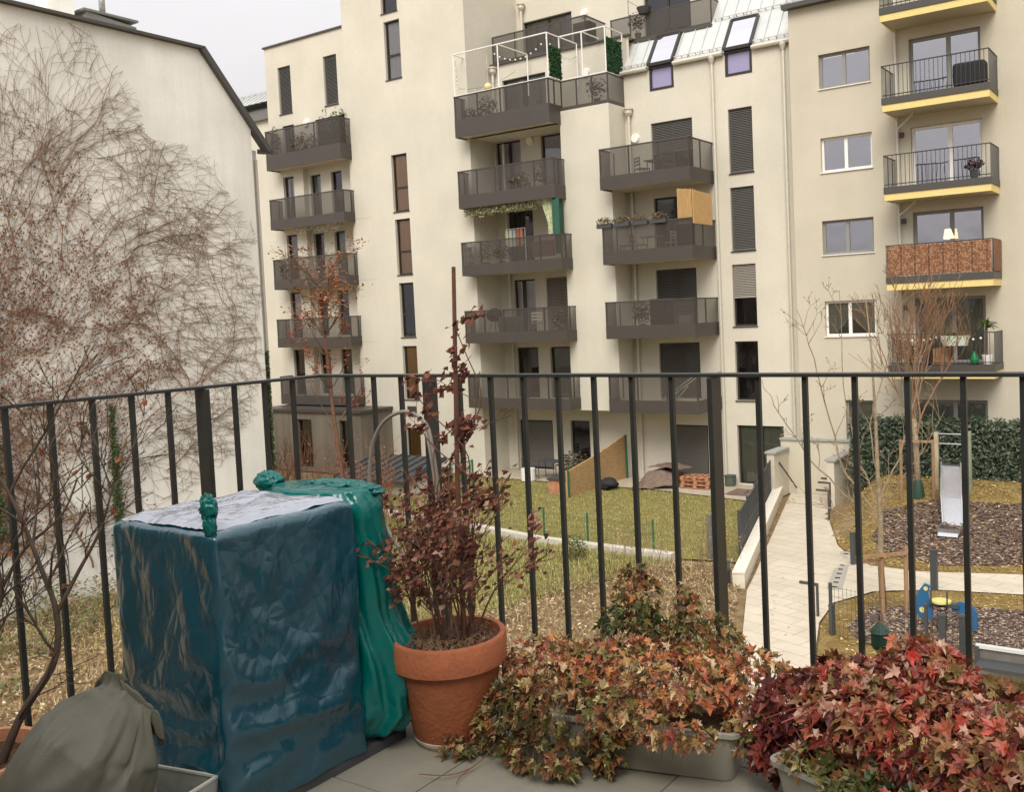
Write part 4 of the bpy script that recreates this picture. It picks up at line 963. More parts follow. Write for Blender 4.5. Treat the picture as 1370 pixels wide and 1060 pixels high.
# handrails on the lawn side of the path
for i,(x,y) in enumerate(((-10.35,29.3),(-10.75,30.6),(-11.0,31.6),(-7.42,20.1))):
    z=gh(x,y); b=MB(); hh=(1.0,1.0,.95,.75)[i]
    b.bar((x,y,z),(x,y,z+hh),.05); b.bar((x-.42,y+.05,z+hh-.02),(x+.02,y,z+hh-.02),.05,.06)
    t=tag(b.build('handrail_post',GUT,loc=(x,y,z)),['dark angled handrail post nearest on the lawn edge of the path','dark angled handrail post midway up to the retaining wall','dark angled handrail post beside the retaining wall','dark angled post at the near edge of the path'][i],'post')
# bamboo screen
BS=thing('bamboo_fence','reed screen fence rising towards the building between two gardens','screen',(-20.6,32,GZ))
b=MB(); b.add([(-20.55,29.5,GZ),(-20.55,33.9,GZ),(-20.55,33.9,-3.75),(-20.55,31.6,-4.25),(-20.55,29.5,-4.6),(-20.62,29.5,GZ),(-20.62,33.9,GZ),(-20.62,33.9,-3.75),(-20.62,31.6,-4.25),(-20.62,29.5,-4.6)],[(0,1,2,3,4),(9,8,7,6,5),(4,3,8,9),(3,2,7,8),(0,4,9,5)]); b.build('reed_panel',BAMBF,BS)
for y,z in ((29.5,-4.55),(31.6,-4.2),(33.8,-3.75)):
    b=MB(); b.box(-20.53,-20.47,y-.03,y+.03,GZ,z); b.build('post',GREENP,BS)

# pallets with mats
def pallet(mb,x,y,z,w=1.2,dp=.8):
    for k in range(5): mb.box(x+k*(w-.12)/4,x+k*(w-.12)/4+.12,y,y+dp,z+.122,z+.144)
    for k in range(3): mb.box(x,x+w,y+k*(dp-.1)/2+.002,y+k*(dp-.1)/2+.1,z+.1,z+.12)
    for k in range(3):
        for j in range(3): mb.box(x+k*(w-.14)/2+.003,x+k*(w-.14)/2+.143,y+j*(dp-.1)/2+.004,y+j*(dp-.1)/2+.096,z+.022,z+.098)
    for k in range(3): mb.box(x,x+w,y+k*(dp-.1)/2+.001,y+k*(dp-.1)/2+.101,z,z+.02)
px=[(-17.35,32.5,0),(-17.33,32.52,1),(-17.36,32.5,2),(-18.75,32.5,0),(-18.72,32.53,1),(-18.76,32.49,2)]
for i,(x,y,k) in enumerate(px):
    b=MB(); pallet(b,x,y,GZ+.085+k*.147)
    lv=['bottom','middle','top'][k]; sd_='right stack nearer the roller shutter' if i<3 else 'left stack under the brown mats'
    tag(b.build('pallet',PALLET,loc=(x,y,GZ)),f'reddish wooden pallet at the {lv} of the {sd_}','pallet','wooden pallets on the patio')
def cloth(name,m,cx,cy,w,d,zf,nx=26,ny=20,rot=0,thick=.015):
    vs=[];fs=[]
    for j in range(ny+1):
        for i in range(nx+1):
            u=(i/nx-.5)*w; v=(j/ny-.5)*d; x=cx+u*math.cos(rot)-v*math.sin(rot); y=cy+u*math.sin(rot)+v*math.cos(rot); vs.append((x,y,zf(x,y,u,v)))
    for j in range(ny):
        for i in range(nx): a=j*(nx+1)+i; fs.append((a,a+1,a+nx+2,a+nx+1))
    b=MB(); b.add(vs,fs); o=b.build(name,m,smooth=True); s=o.modifiers.new('s','SOLIDIFY'); s.thickness=thick; return o
MATB=mat('brown_mat',(.17,.12,.095),.9,noise_amt=.25,nscale=6,bump=.4)
zt_=GZ+.085+3*.147+.02
def zf1(x,y,u,v):
    z=zt_+.18*max(0,1-abs(x+18.2)*1.0); 
    if x<-18.75: z-= (-18.75-x)*.9
    if y<32.45: z-=(32.45-y)*1.1
    return max(GZ+.1,z)+.05*noise.noise(Vector((x*3,y*3,0)))
tag(cloth('floor_mat',MATB,-18.5,32.6,1.7,1.5,zf1,rot=.3),'brown mat slumping off the left pallet stack onto the patio','mat','brown mats on the pallets')
tag(cloth('floor_mat',MATB,-17.95,32.85,1.5,1.0,lambda x,y,u,v: zt_+.22+.12*math.cos((x+18)*1.6)+.04*noise.noise(Vector((x*3,y*3,5))),rot=-.2),'upper brown mat lying across both pallet stacks','mat','brown mats on the pallets')
b=MB(); b.ball((-20.0,31.6,GZ+.25),.32,12,8,.7,jit=.4); b.ball((-19.6,31.5,GZ+.2),.22,10,6,.8,jit=.4)
# black bundle
b=MB(); b.ball((-20.0,31.55,GZ+.22),.4,14,8,.6,jit=.6); tag(b.build('black_bag',BLACKF,smooth=True,loc=(-20,31.55,GZ)),'black bundled bag on the ground by the reed screen','bag')
b=MB(); b.lathe([(.2,0),(.22,.35),(.25,.4),(.2,.4),(.19,.36),(0,.34)],(-15.75,33.6,GZ+.07),14); tag(b.build('plant_tub',mat('tub_green',(.08,.10,.08),.6),smooth=False,loc=(-15.75,33.6,GZ)),'dark round tub standing by the patio door','tub')
b=MB(); b.box(-15.2,-14.2,31.9,33.0,GZ+.08,GZ+.1); b.box(-15.0,-14.5,32.1,32.5,GZ+.1,GZ+.14); tag(b.build('doormat',MATB,loc=(-14.7,32.4,GZ)),'flat brown mat on the patio in front of the glass door','mat')
# patio table and chairs on the left patio
def chair(x,y,z,rot,m,name='patio_chair',lab='',cat='chair',grp=None,s=1,fold=False):
    C=thing(name,lab,cat,(x,y,z),grp); cz,sz_=math.cos(rot),math.sin(rot)
    def T_(u,v,h): return (x+(u*cz-v*sz_)*s,y+(u*sz_+v*cz)*s,z+h*s)
    for u,v in ((-.2,-.2),(.2,-.2),(-.2,.2),(.2,.2)):
        b=MB(); b.tube([T_(u,v,0),T_(u,v,.44 if v<0 else .86)],.016*s+.004,5); b.build('leg',m,C)
    b=MB(); b.add([T_(-.22,-.22,.44),T_(.22,-.22,.44),T_(.22,.22,.44),T_(-.22,.22,.44),T_(-.22,-.22,.47),T_(.22,-.22,.47),T_(.22,.22,.47),T_(-.22,.22,.47)],[(0,3,2,1),(4,5,6,7),(0,1,5,4),(1,2,6,5),(2,3,7,6),(3,0,4,7)]); b.build('seat',m,C)
    b=MB(); 
    for h in (.6,.72,.84): b.bar(T_(-.21,.2,h),T_(.21,.2,h),.02,.07)
    b.build('backrest',m,C)
    return C
def table(x,y,z,w,d,h,m,lab,round_=False,name='patio_table'):
    C=thing(name,lab,'table',(x,y,z))
    b=MB()
    if round_: b.tube([(x,y,z+h-.03),(x,y,z+h)],w/2,20)
    else: b.box(x-w/2,x+w/2,y-d/2,y+d/2,z+h-.03,z+h)
    b.build('table_top',m,C)
    for sx in (-1,1):
        for sy in (-1,1): b=MB(); b.tube([(x+sx*w*.32,y+sy*d*.32,z),(x+sx*w*.32,y+sy*d*.32,z+h-.03)],.018,5); b.build('leg',m,C)
    return C
PZ=GZ+.07
table(-23.6,32.6,PZ,1.2,.8,.75,ANTH,'dark rectangular patio table before the grey roller shutter')
chair(-24.6,32.5,PZ,1.57,ANTH,lab='dark patio chair at the left end of the patio table',grp='patio chairs')
chair(-23.5,33.4,PZ,0,GREENL,lab='dark green patio chair behind the patio table',grp='patio chairs')
chair(-22.5,32.6,PZ,-1.57,ANTH,lab='dark patio chair at the right end of the patio table',grp='patio chairs')
b=MB(); b.tube([(-24.2,31.9,PZ),(-24.2,31.9,PZ+.5)],.3,16); tag(b.build('round_stool',WHITE,loc=(-24.2,31.9,PZ)),'small white round side table near the lawn edge','side table')
b=MB(); b.box(-21.8,-20.9,30.0,30.9,GZ,GZ+.55); bb=thing('raised_bed','brick coloured raised bed with dark lid at the reed screen end','raised bed',(-21.3,30.4,GZ)); b.build('box',PALLET,bb); b=MB(); b.box(-21.85,-20.85,29.95,30.95,GZ+.552,GZ+.62); b.build('lid',ANTH,bb)
b=MB(); leafblob(b,(-21.6,31.6,GZ+.9),.7,.5,.6,500,.06,[(.10,.08,.05),(.16,.12,.07),(.07,.08,.04)],r5,shell=.1); tag(b.build('patio_shrub',LEAFD),'dark withered shrub behind the raised bed on the patio','shrub')

# ------------------------------------------------------------------ playground
SL=thing('slide','narrow steel playground slide with timber side posts and top bars','slide',(-6.6,28.8,-5.2))
top=Vector((-6.75,30.0,-3.75)); ft=Vector((-6.28,27.75,-5.22)); 
b=MB(); path_=[top+Vector((0,.35,0)),top,top.lerp(ft,.5)+Vector((0,0,-.03)),ft+Vector((0,.25,.06)),ft+Vector((0,-.35,.02)),ft+Vector((0,-.45,-.06))]
hw=.27
for p,q in zip(path_[:-1],path_[1:]): b.quad(p+Vector((-hw,0,0)),q+Vector((-hw,0,0)),q+Vector((hw,0,0)),p+Vector((hw,0,0)))
o=b.build('chute',STEEL,SL); s=o.modifiers.new('s','SOLIDIFY'); s.thickness=.02
b=MB()
for sx in (-1,1):
    for p,q in zip(path_[:-2],path_[1:-1]): b.bar(p+Vector((sx*(hw+.015),0,.05)),q+Vector((sx*(hw+.015),0,.05)),.03,.16)
b.build('side_rim',STEEL,SL)
for x in (-7.2,-6.25):
    b=MB(); b.box(x-.06,x+.06,30.1,30.22,-5,-2.75 if x<-7 else -2.7); b.build('post',mat('slide_post'+str(x),(.42,.36,.25) if x<-7 else (.22,.25,.17),.8,noise_amt=.2),SL)
for z in (-2.8,-3.1):
    b=MB(); b.tube([(-7.15,30.16,z),(-6.28,30.16,z)],.02,8); b.build('crossbar',STEEL,SL)
b=MB()
for k in range(4): b.tube([(-7.0,30.6+.0*k,-4.7+k*.28),(-6.45,30.6,-4.7+k*.28)],.02,6)
b.tube([(-7.02,30.6,-5),(-7.02,30.5,-3.6)],.025,6); b.tube([(-6.43,30.6,-5),(-6.43,30.5,-3.6)],.025,6)
b.build('ladder',ANTH,SL)
for x in (-6.52,-6.04):
    b=MB(); b.tube([(x,27.6,-5.6),(x,27.6,-5.25)],.025,8); b.build('foot',STEEL,SL)
# spring toy: blue shaped side panels, yellow seat
SP=thing('spring_toy','blue and yellow seesaw shaped spring rider on the bark chips','play equipment',(-4.8,20.3,GZ))
def panel(pts,y,th,m,nm):
    n=len(pts); b=MB(); b.add([(x,y,z) for x,z in pts]+[(x,y+th,z) for x,z in pts],[tuple(range(n))]+[tuple(range(2*n-1,n-1,-1))]+[(i,(i+1)%n,n+(i+1)%n,n+i) for i in range(n)]); return b.build(nm,m,SP)
whale=[(-5.33,-5.28),(-5.34,-5.0),(-5.28,-4.8),(-5.15,-4.62),(-5.02,-4.66),(-5.08,-4.78),(-5.05,-4.98),(-4.98,-5.12),(-5.0,-5.35),(-5.15,-5.4)]
panel(whale,20.25,.06,BLUE,'head_panel')
tail=[(-4.62,-5.02),(-4.45,-4.92),(-4.25,-4.95),(-4.12,-5.1),(-4.1,-5.4),(-4.2,-5.52),(-4.25,-5.3),(-4.4,-5.15),(-4.6,-5.15)]
panel(tail,20.25,.06,BLUE,'tail_panel')
b=MB(); b.tube([(-4.82,20.28,-4.98),(-4.82,20.28,-4.94)],.2,16); b.build('seat',YELP,SP)
for x,z,r in ((-5.12,-4.72,.045),(-5.2,-5.18,.06)):
    b=MB(); b.tube([(x,20.235,z),(x,20.249,z)],r,10); b.build('spot',YELP,SP)
b=MB(); sp=[(-4.8+.09*math.cos(t*.8),20.28+.09*math.sin(t*.8),GZ+.05+t*.011) for t in range(52)]; b.tube(sp,.016,5); b.build('spring',BLACKF,SP)
b=MB(); b.box(-5.05,-4.45,20.2,20.36,-5.06,-4.985); b.build('beam',ANTH,SP)
for x in (-4.98,-4.66): b=MB(); b.tube([(x,20.1,-4.97),(x,20.1,-4.7)],.018,6); b.build('handle',ANTH,SP)
# bollards
for i,(x,y,h,wd) in enumerate(((-5.65,23.15,.95,.075),(-6.75,19.1,.62,.05),(-8.05,24.55,.85,.06),(-4.35,18.35,.95,.06),(-4.05,18.6,.9,.05))):
    b=MB(); b.box(x-wd,x+wd,y-wd,y+wd,GZ,GZ+h); b.box(x-wd-.008,x+wd+.008,y-wd-.008,y+wd+.008,GZ+h+.001,GZ+h+.03)
    tag(b.build('bollard',ANTH,loc=(x,y,GZ)),['square anthracite light bollard standing at the path edge','short anthracite post at the left end of the mesh fence','dark bollard behind the young tree stakes','tall dark post right beside the spring rider','slim dark post behind the red leaved planter'][i],'bollard')
# mesh fence near
MF=thing('mesh_fence','fine dark wire mesh fence in front of the bark patch','fence',(-4.5,17.6,GZ))
a_,c_=Vector((-6.75,19.05,0)),Vector((-.5,17.2,0)); dd=(c_-a_)
for k in range(4):
    q=a_+dd*k/3; b=MB(); b.box(q.x-.03,q.x+.03,q.y-.03,q.y+.03,GZ,GZ+1.12); b.build('post',ANTH,MF)
b=MB(); n=int(dd.length/.1)
for k in range(n+1): q=a_+dd*k/n; b.tube([(q.x,q.y,GZ+.04),(q.x,q.y,GZ+1.08)],.004,3,cap=False)
for k in range(6): z=GZ+.05+k*.2; b.tube([(a_.x,a_.y,z),(c_.x,c_.y,z)],.004,3,cap=False)
b.build('wire_mesh',ANTH,MF)['kind']='stuff'
# bench and slab behind the fence
BN=thing('bench','grey slatted bench with pale steel edge rails behind the mesh fence','bench',(-2.8,17.0,GZ))
b=MB(); b.box(-3.62,-1.2,17.86,17.9,-5.38,-4.98); b.build('backrest',mat('bench_grey',(.16,.145,.13),.7,noise_amt=.15),BN)
for z in (-4.95,-5.41):
    b=MB(); b.box(-3.66,-1.2,17.82,17.92,z-.03,z+.03); b.build('edge_rail',mat('pale_steel'+str(z),(.62,.62,.60),.4),BN)
b=MB(); b.box(-3.68,-3.6,17.8,17.94,GZ,-4.94); b.build('leg',ANTH,BN)
b=MB(); b.box(-3.6,-1.2,17.4,17.85,-5.22,-5.16); b.build('seat',ANTH,BN)
b=MB(); b.box(-3.35,-.5,15.2,16.3,GZ,-5.5); tag(b.build('stone_slab',CONC,bevel=.02,loc=(-2,15.8,GZ)),'pale grey stone slab at the lower right behind the planter','slab')
#%%PART3
# ================================================================== the balcony in front
r6=random.Random(42)
b=MB(); ty=[1.83+.6*k for k in range(-5,2)]+[2.55]; tx=[-1.87+.6*k for k in range(-3,9)]; tx[0]=-3.3
tx=[-3.12,-3.07,-2.47,-1.87,-1.27,-.67,-.07,.53,1.13,1.73]
for i in range(len(tx)-1):
    for j in range(len(ty)-1):
        b.box(tx[i]+.003,tx[i+1]-.003,ty[j]+.003,ty[j+1]-.003,-.04,r6.uniform(-.0015,.0015))
TILE=mat('concrete_tile',(.25,.235,.19),.75,noise_amt=.14,nscale=5,bump=.12,bscale=150)
tag(b.build('balcony_floor',TILE,bevel=.003),kind='structure')
b=MB(); b.box(-3.15,2.6,-1,2.58,-.26,-.045); tag(b.build('balcony_slab',CONC),kind='structure')
b=MB(); b.box(-3.16,2.6,2.555,2.585,-.04,.03); b.box(-3.16,-3.13,-1,2.555,-.04,.03); tag(b.build('edge_upstand',ANTH),kind='structure')
b=MB(); b.box(-9,9,-1.6,-1.3,GZ,3.7); tag(b.build('unseen_house_wall',ANNEX),kind='structure')  # unseen wall behind the camera, height set to partly shade the balcony

RL=thing('balcony_railing','black metal balcony railing with thin vertical bars and flat posts','railing',(-3.27,2.855,0))
b=MB(); b.box(-3.295,2.2,2.832,2.878,1.078,1.09); b.box(-3.293,-3.247,-1,2.831,1.078,1.09); b.build('top_rail',IRON,RL,bevel=.002)
b=MB(); b.box(-3.25,2.2,2.845,2.865,-.18,-.155); b.box(-3.28,-3.26,-1,2.84,-.18,-.155); b.build('bottom_rail',IRON,RL)
for x in (-2.638,-1.386,-.134,1.118):
    b=MB(); b.box(x-.009,x+.009,2.82,2.89,-.24,1.077); b.build('post',IRON,RL,bevel=.002)
    for k in range(1,8):
        xx=x+.1565*k; b=MB(); b.box(xx-.008,xx+.008,2.847,2.863,-.1545,1.0775); b.build('baluster',IRON,RL)
for k in range(1,4):
    xx=-2.638-.1565*k; b=MB(); b.box(xx-.008,xx+.008,2.847,2.863,-.1545,1.0775); b.build('baluster',IRON,RL)
for yy in (2.267,1.115): b=MB(); b.box(-3.305,-3.235,yy-.009,yy+.009,-.24,1.077); b.build('post',IRON,RL,bevel=.002)
for yy in [2.267+.144*k for k in (1,2,3)]+[2.267-.144*k for k in (1,2,3,4,5,6,7)]+[.97,.83]:
    b=MB(); b.box(-3.278,-3.262,yy-.008,yy+.008,-.1545,1.0775); b.build('baluster',IRON,RL)

for x in (-2.638,-1.386,-.134,1.118): b=MB(); b.box(x-.02,x+.02,2.59,2.815,-.2,-.12); b.build('bracket',IRON,RL)
# ---- terracotta pot with dead climber
def pot(c,rb,rt_,h,band,m,label,name='flower_pot'):
    t=thing(name,label,'flower pot',c)
    b=MB(); b.lathe([(0,.0),(rb*.93,0),(rb,.012),(rt_*.90,h-band),(rt_,h-band+.001),(rt_*1.02,h-.008),(rt_*1.0,h),(rt_*.91,h),(rt_*.89,h-.02),(rt_*.86,h-.05)],c,56); b.build('body',m,t,smooth=True).modifiers.new('e','EDGE_SPLIT').split_angle=R(40)
    b=MB(); vs=[];n=40
    for j in range(9):
        for k in range(n): 
            a=2*math.pi*k/n; rr_=rt_*.885*j/8; x=c[0]+rr_*math.cos(a); y=c[1]+rr_*math.sin(a); vs.append((x,y,c[2]+h-.03+.012*noise.noise(Vector((x*25,y*25,0)))))
    fs=[]
    for j in range(8):
        for k in range(n): k2=(k+1)%n; fs.append((j*n+k,(j+1)*n+k,(j+1)*n+k2,j*n+k2))
    b.add(vs,fs); b.build('soil',DIRT,t)
    return t
PC=(-2.01,2.2,0)
TP=pot(PC,.118,.178,.33,.085,TERRA,'large terracotta pot with a thick rim standing behind the blue cover')
b=MB(); b.lathe([(.112,.0015),(.1188,.0125),(.1215,.022),(.1205,.024)],PC,40); b.build('lime_ring',mat('lime_deposit',(.5,.45,.38),.9,noise_amt=.3,nscale=20),TP)
DC=thing('dead_climber','withered dark red climber growing from the large terracotta pot','climbing plant',(PC[0],PC[1],.3))
b=MB(); dt=[]
for k in range(16):
    a=r6.random()*6.28; rr_=.1*r6.random(); branchtree(b,(PC[0]+rr_*math.cos(a),PC[1]+rr_*math.sin(a),.3),(math.cos(a)*.32+.06,math.sin(a)*.3,1),r6.uniform(.2,.38),.0045,1,r6,4,.55,.25,dt,(2,4),.045,.0012)
cl=[]
for k in range(5):   # climbing stems along the cane
    P=[]; ph=r6.random()*6
    zt_=r6.uniform(.95,1.36); n=28
    for i in range(n): t=i/(n-1); P.append((PC[0]+.06+(.055+.05*t)*math.sin(t*7+ph)*(.3+t*.8)+.02*math.sin(t*19),PC[1]+.03*math.cos(t*6+ph),.33+(zt_-.33)*t))
    b.tube(P,[.003*(1-.5*i/n) for i in range(n)],4,cap=False); cl.extend(P[8:])
for k in range(14):
    p=r6.choice(cl); branchtree(b,p,(r6.uniform(-1,.8),r6.uniform(-.4,.4),r6.uniform(.2,.8)),r6.uniform(.08,.2),.0018,3,r6,4,.5,.1,cl,(1,2),.03,.001)
# longer side sprays
for dx,dz,L in ((.9,.5,.22),(.8,.9,.22),(-.7,.9,.16)):
    branchtree(b,(PC[0]+.04,PC[1],.5),(dx,-.1,dz),L,.0028,2,r6,4,.4,.1,dt,(3,5),.04,.001,)
b.build('stems',mat('dead_stem',(.13,.07,.045),.9),DC)
DR=[(.22,.085,.06),(.14,.05,.035),(.28,.12,.08),(.36,.22,.16),(.09,.035,.028)]
def curled(mb,p,s,col,r):
    n=Vector((r.gauss(0,1),r.gauss(0,1),r.gauss(0,1))).normalized(); u=n.orthogonal().normalized(); v=n.cross(u); p=Vector(p)
    mb.add([tuple(p-u*s),tuple(p-v*s*.45+n*s*.6),tuple(p+v*s*.3+n*s*.1),tuple(p+u*s*.6+n*s*.9),tuple(p+v*s*.5-n*s*.4)],[(0,1,2),(1,3,2),(0,2,4),(2,3,4)],col)
b=MB()
for _ in range(1500):
    p=r6.choice(dt); q=(p[0]+r6.gauss(0,.012),p[1]+r6.gauss(0,.012),p[2]+r6.gauss(0,.012)); 
    if q[2]>.36: curled(b,q,r6.uniform(.007,.015),r6.choice(DR),r6)
for _ in range(420):
    p=r6.choice(cl); 
    if p[2]>.5 and noise.noise(Vector((p[0]*9,p[1]*9,p[2]*6)))>-.02: 
        for k in range(2): curled(b,(p[0]+r6.gauss(0,.012),p[1],p[2]+r6.gauss(0,.012)),r6.uniform(.009,.019),r6.choice(DR[:2]+DR[4:]),r6)
b.build('leaves',LEAFD,DC)['kind']='stuff'
b=MB()
for _ in range(260):
    a=r6.random()*6.28; rr_=.145*math.sqrt(r6.random()); x=PC[0]+rr_*math.cos(a); y=PC[1]+rr_*math.sin(a); d=r6.random()*6.28; l=r6.uniform(.02,.06)
    b.tube([(x,y,.315),(x+l*math.cos(d)*.5,y+l*math.sin(d)*.5,.33),(x+l*math.cos(d),y+l*math.sin(d),.314)],.0009,3,cap=False,col=(.3,.2,.12))
for _ in range(70):
    a=r6.random()*6.28; rr_=.14*math.sqrt(r6.random()); curled(b,(PC[0]+rr_*math.cos(a),PC[1]+rr_*math.sin(a),.318),.014,r6.choice(DR),r6)
tag(b.build('dry_litter',LEAFD,loc=(PC[0],PC[1],.3)),'matted dry stalks lying on the soil of the large terracotta pot','plant litter',kind='stuff')
b=MB(); b.tube([(-1.945,2.2,.3),(-1.94,2.2,.8),(-1.912,2.2,1.46)],[.0085,.0078,.006],8)
tag(b.build('garden_cane',mat('dark_cane',(.12,.05,.035),.6,noise_amt=.3,nscale=20),loc=(-1.945,2.2,.3)),'tall dark red garden cane upright in the large terracotta pot','cane')
b=MB()
hp=[(-2.13,2.33,.30),(-2.20,2.34,.36),(-2.33,2.35,.5),(-2.455,2.35,.66),(-2.476,2.35,.75),(-2.459,2.35,.855),(-2.43,2.35,.92),(-2.385,2.35,.967),(-2.33,2.35,.993),(-2.278,2.35,1.0),(-2.23,2.35,.985),(-2.19,2.35,.950),(-2.165,2.34,.88),(-2.14,2.33,.76),(-2.115,2.31,.6),(-2.07,2.27,.4),(-2.05,2.26,.3)]
def smooth(pts,k=4):
    o=[];n=len(pts)
    for i in range(n-1):
        p0,p1,p2,p3=[Vector(pts[max(0,min(n-1,i+j))]) for j in (-1,0,1,2)]
        for s_ in range(k):
            t=s_/k; o.append(.5*((2*p1)+(-p0+p2)*t+(2*p0-5*p1+4*p2-p3)*t*t+(-p0+3*p1-3*p2+p3)*t**3))
    o.append(Vector(pts[-1])); return o
b.tube(smooth(hp),.0065,8)
TH=thing('trellis_hoop','grey arched plant hoop stuck in the large terracotta pot','plant hoop',(-2.1,2.3,.3)); b.build('arch',mat('hoop_grey',(.22,.19,.165),.55),TH,smooth=True)
b=MB(); b.tube([p+Vector((-.012,0,.0)) for p in smooth(hp[11:])],.005,7); b.build('second_leg',mat('hoop_grey2',(.28,.24,.2),.55),TH,smooth=True)

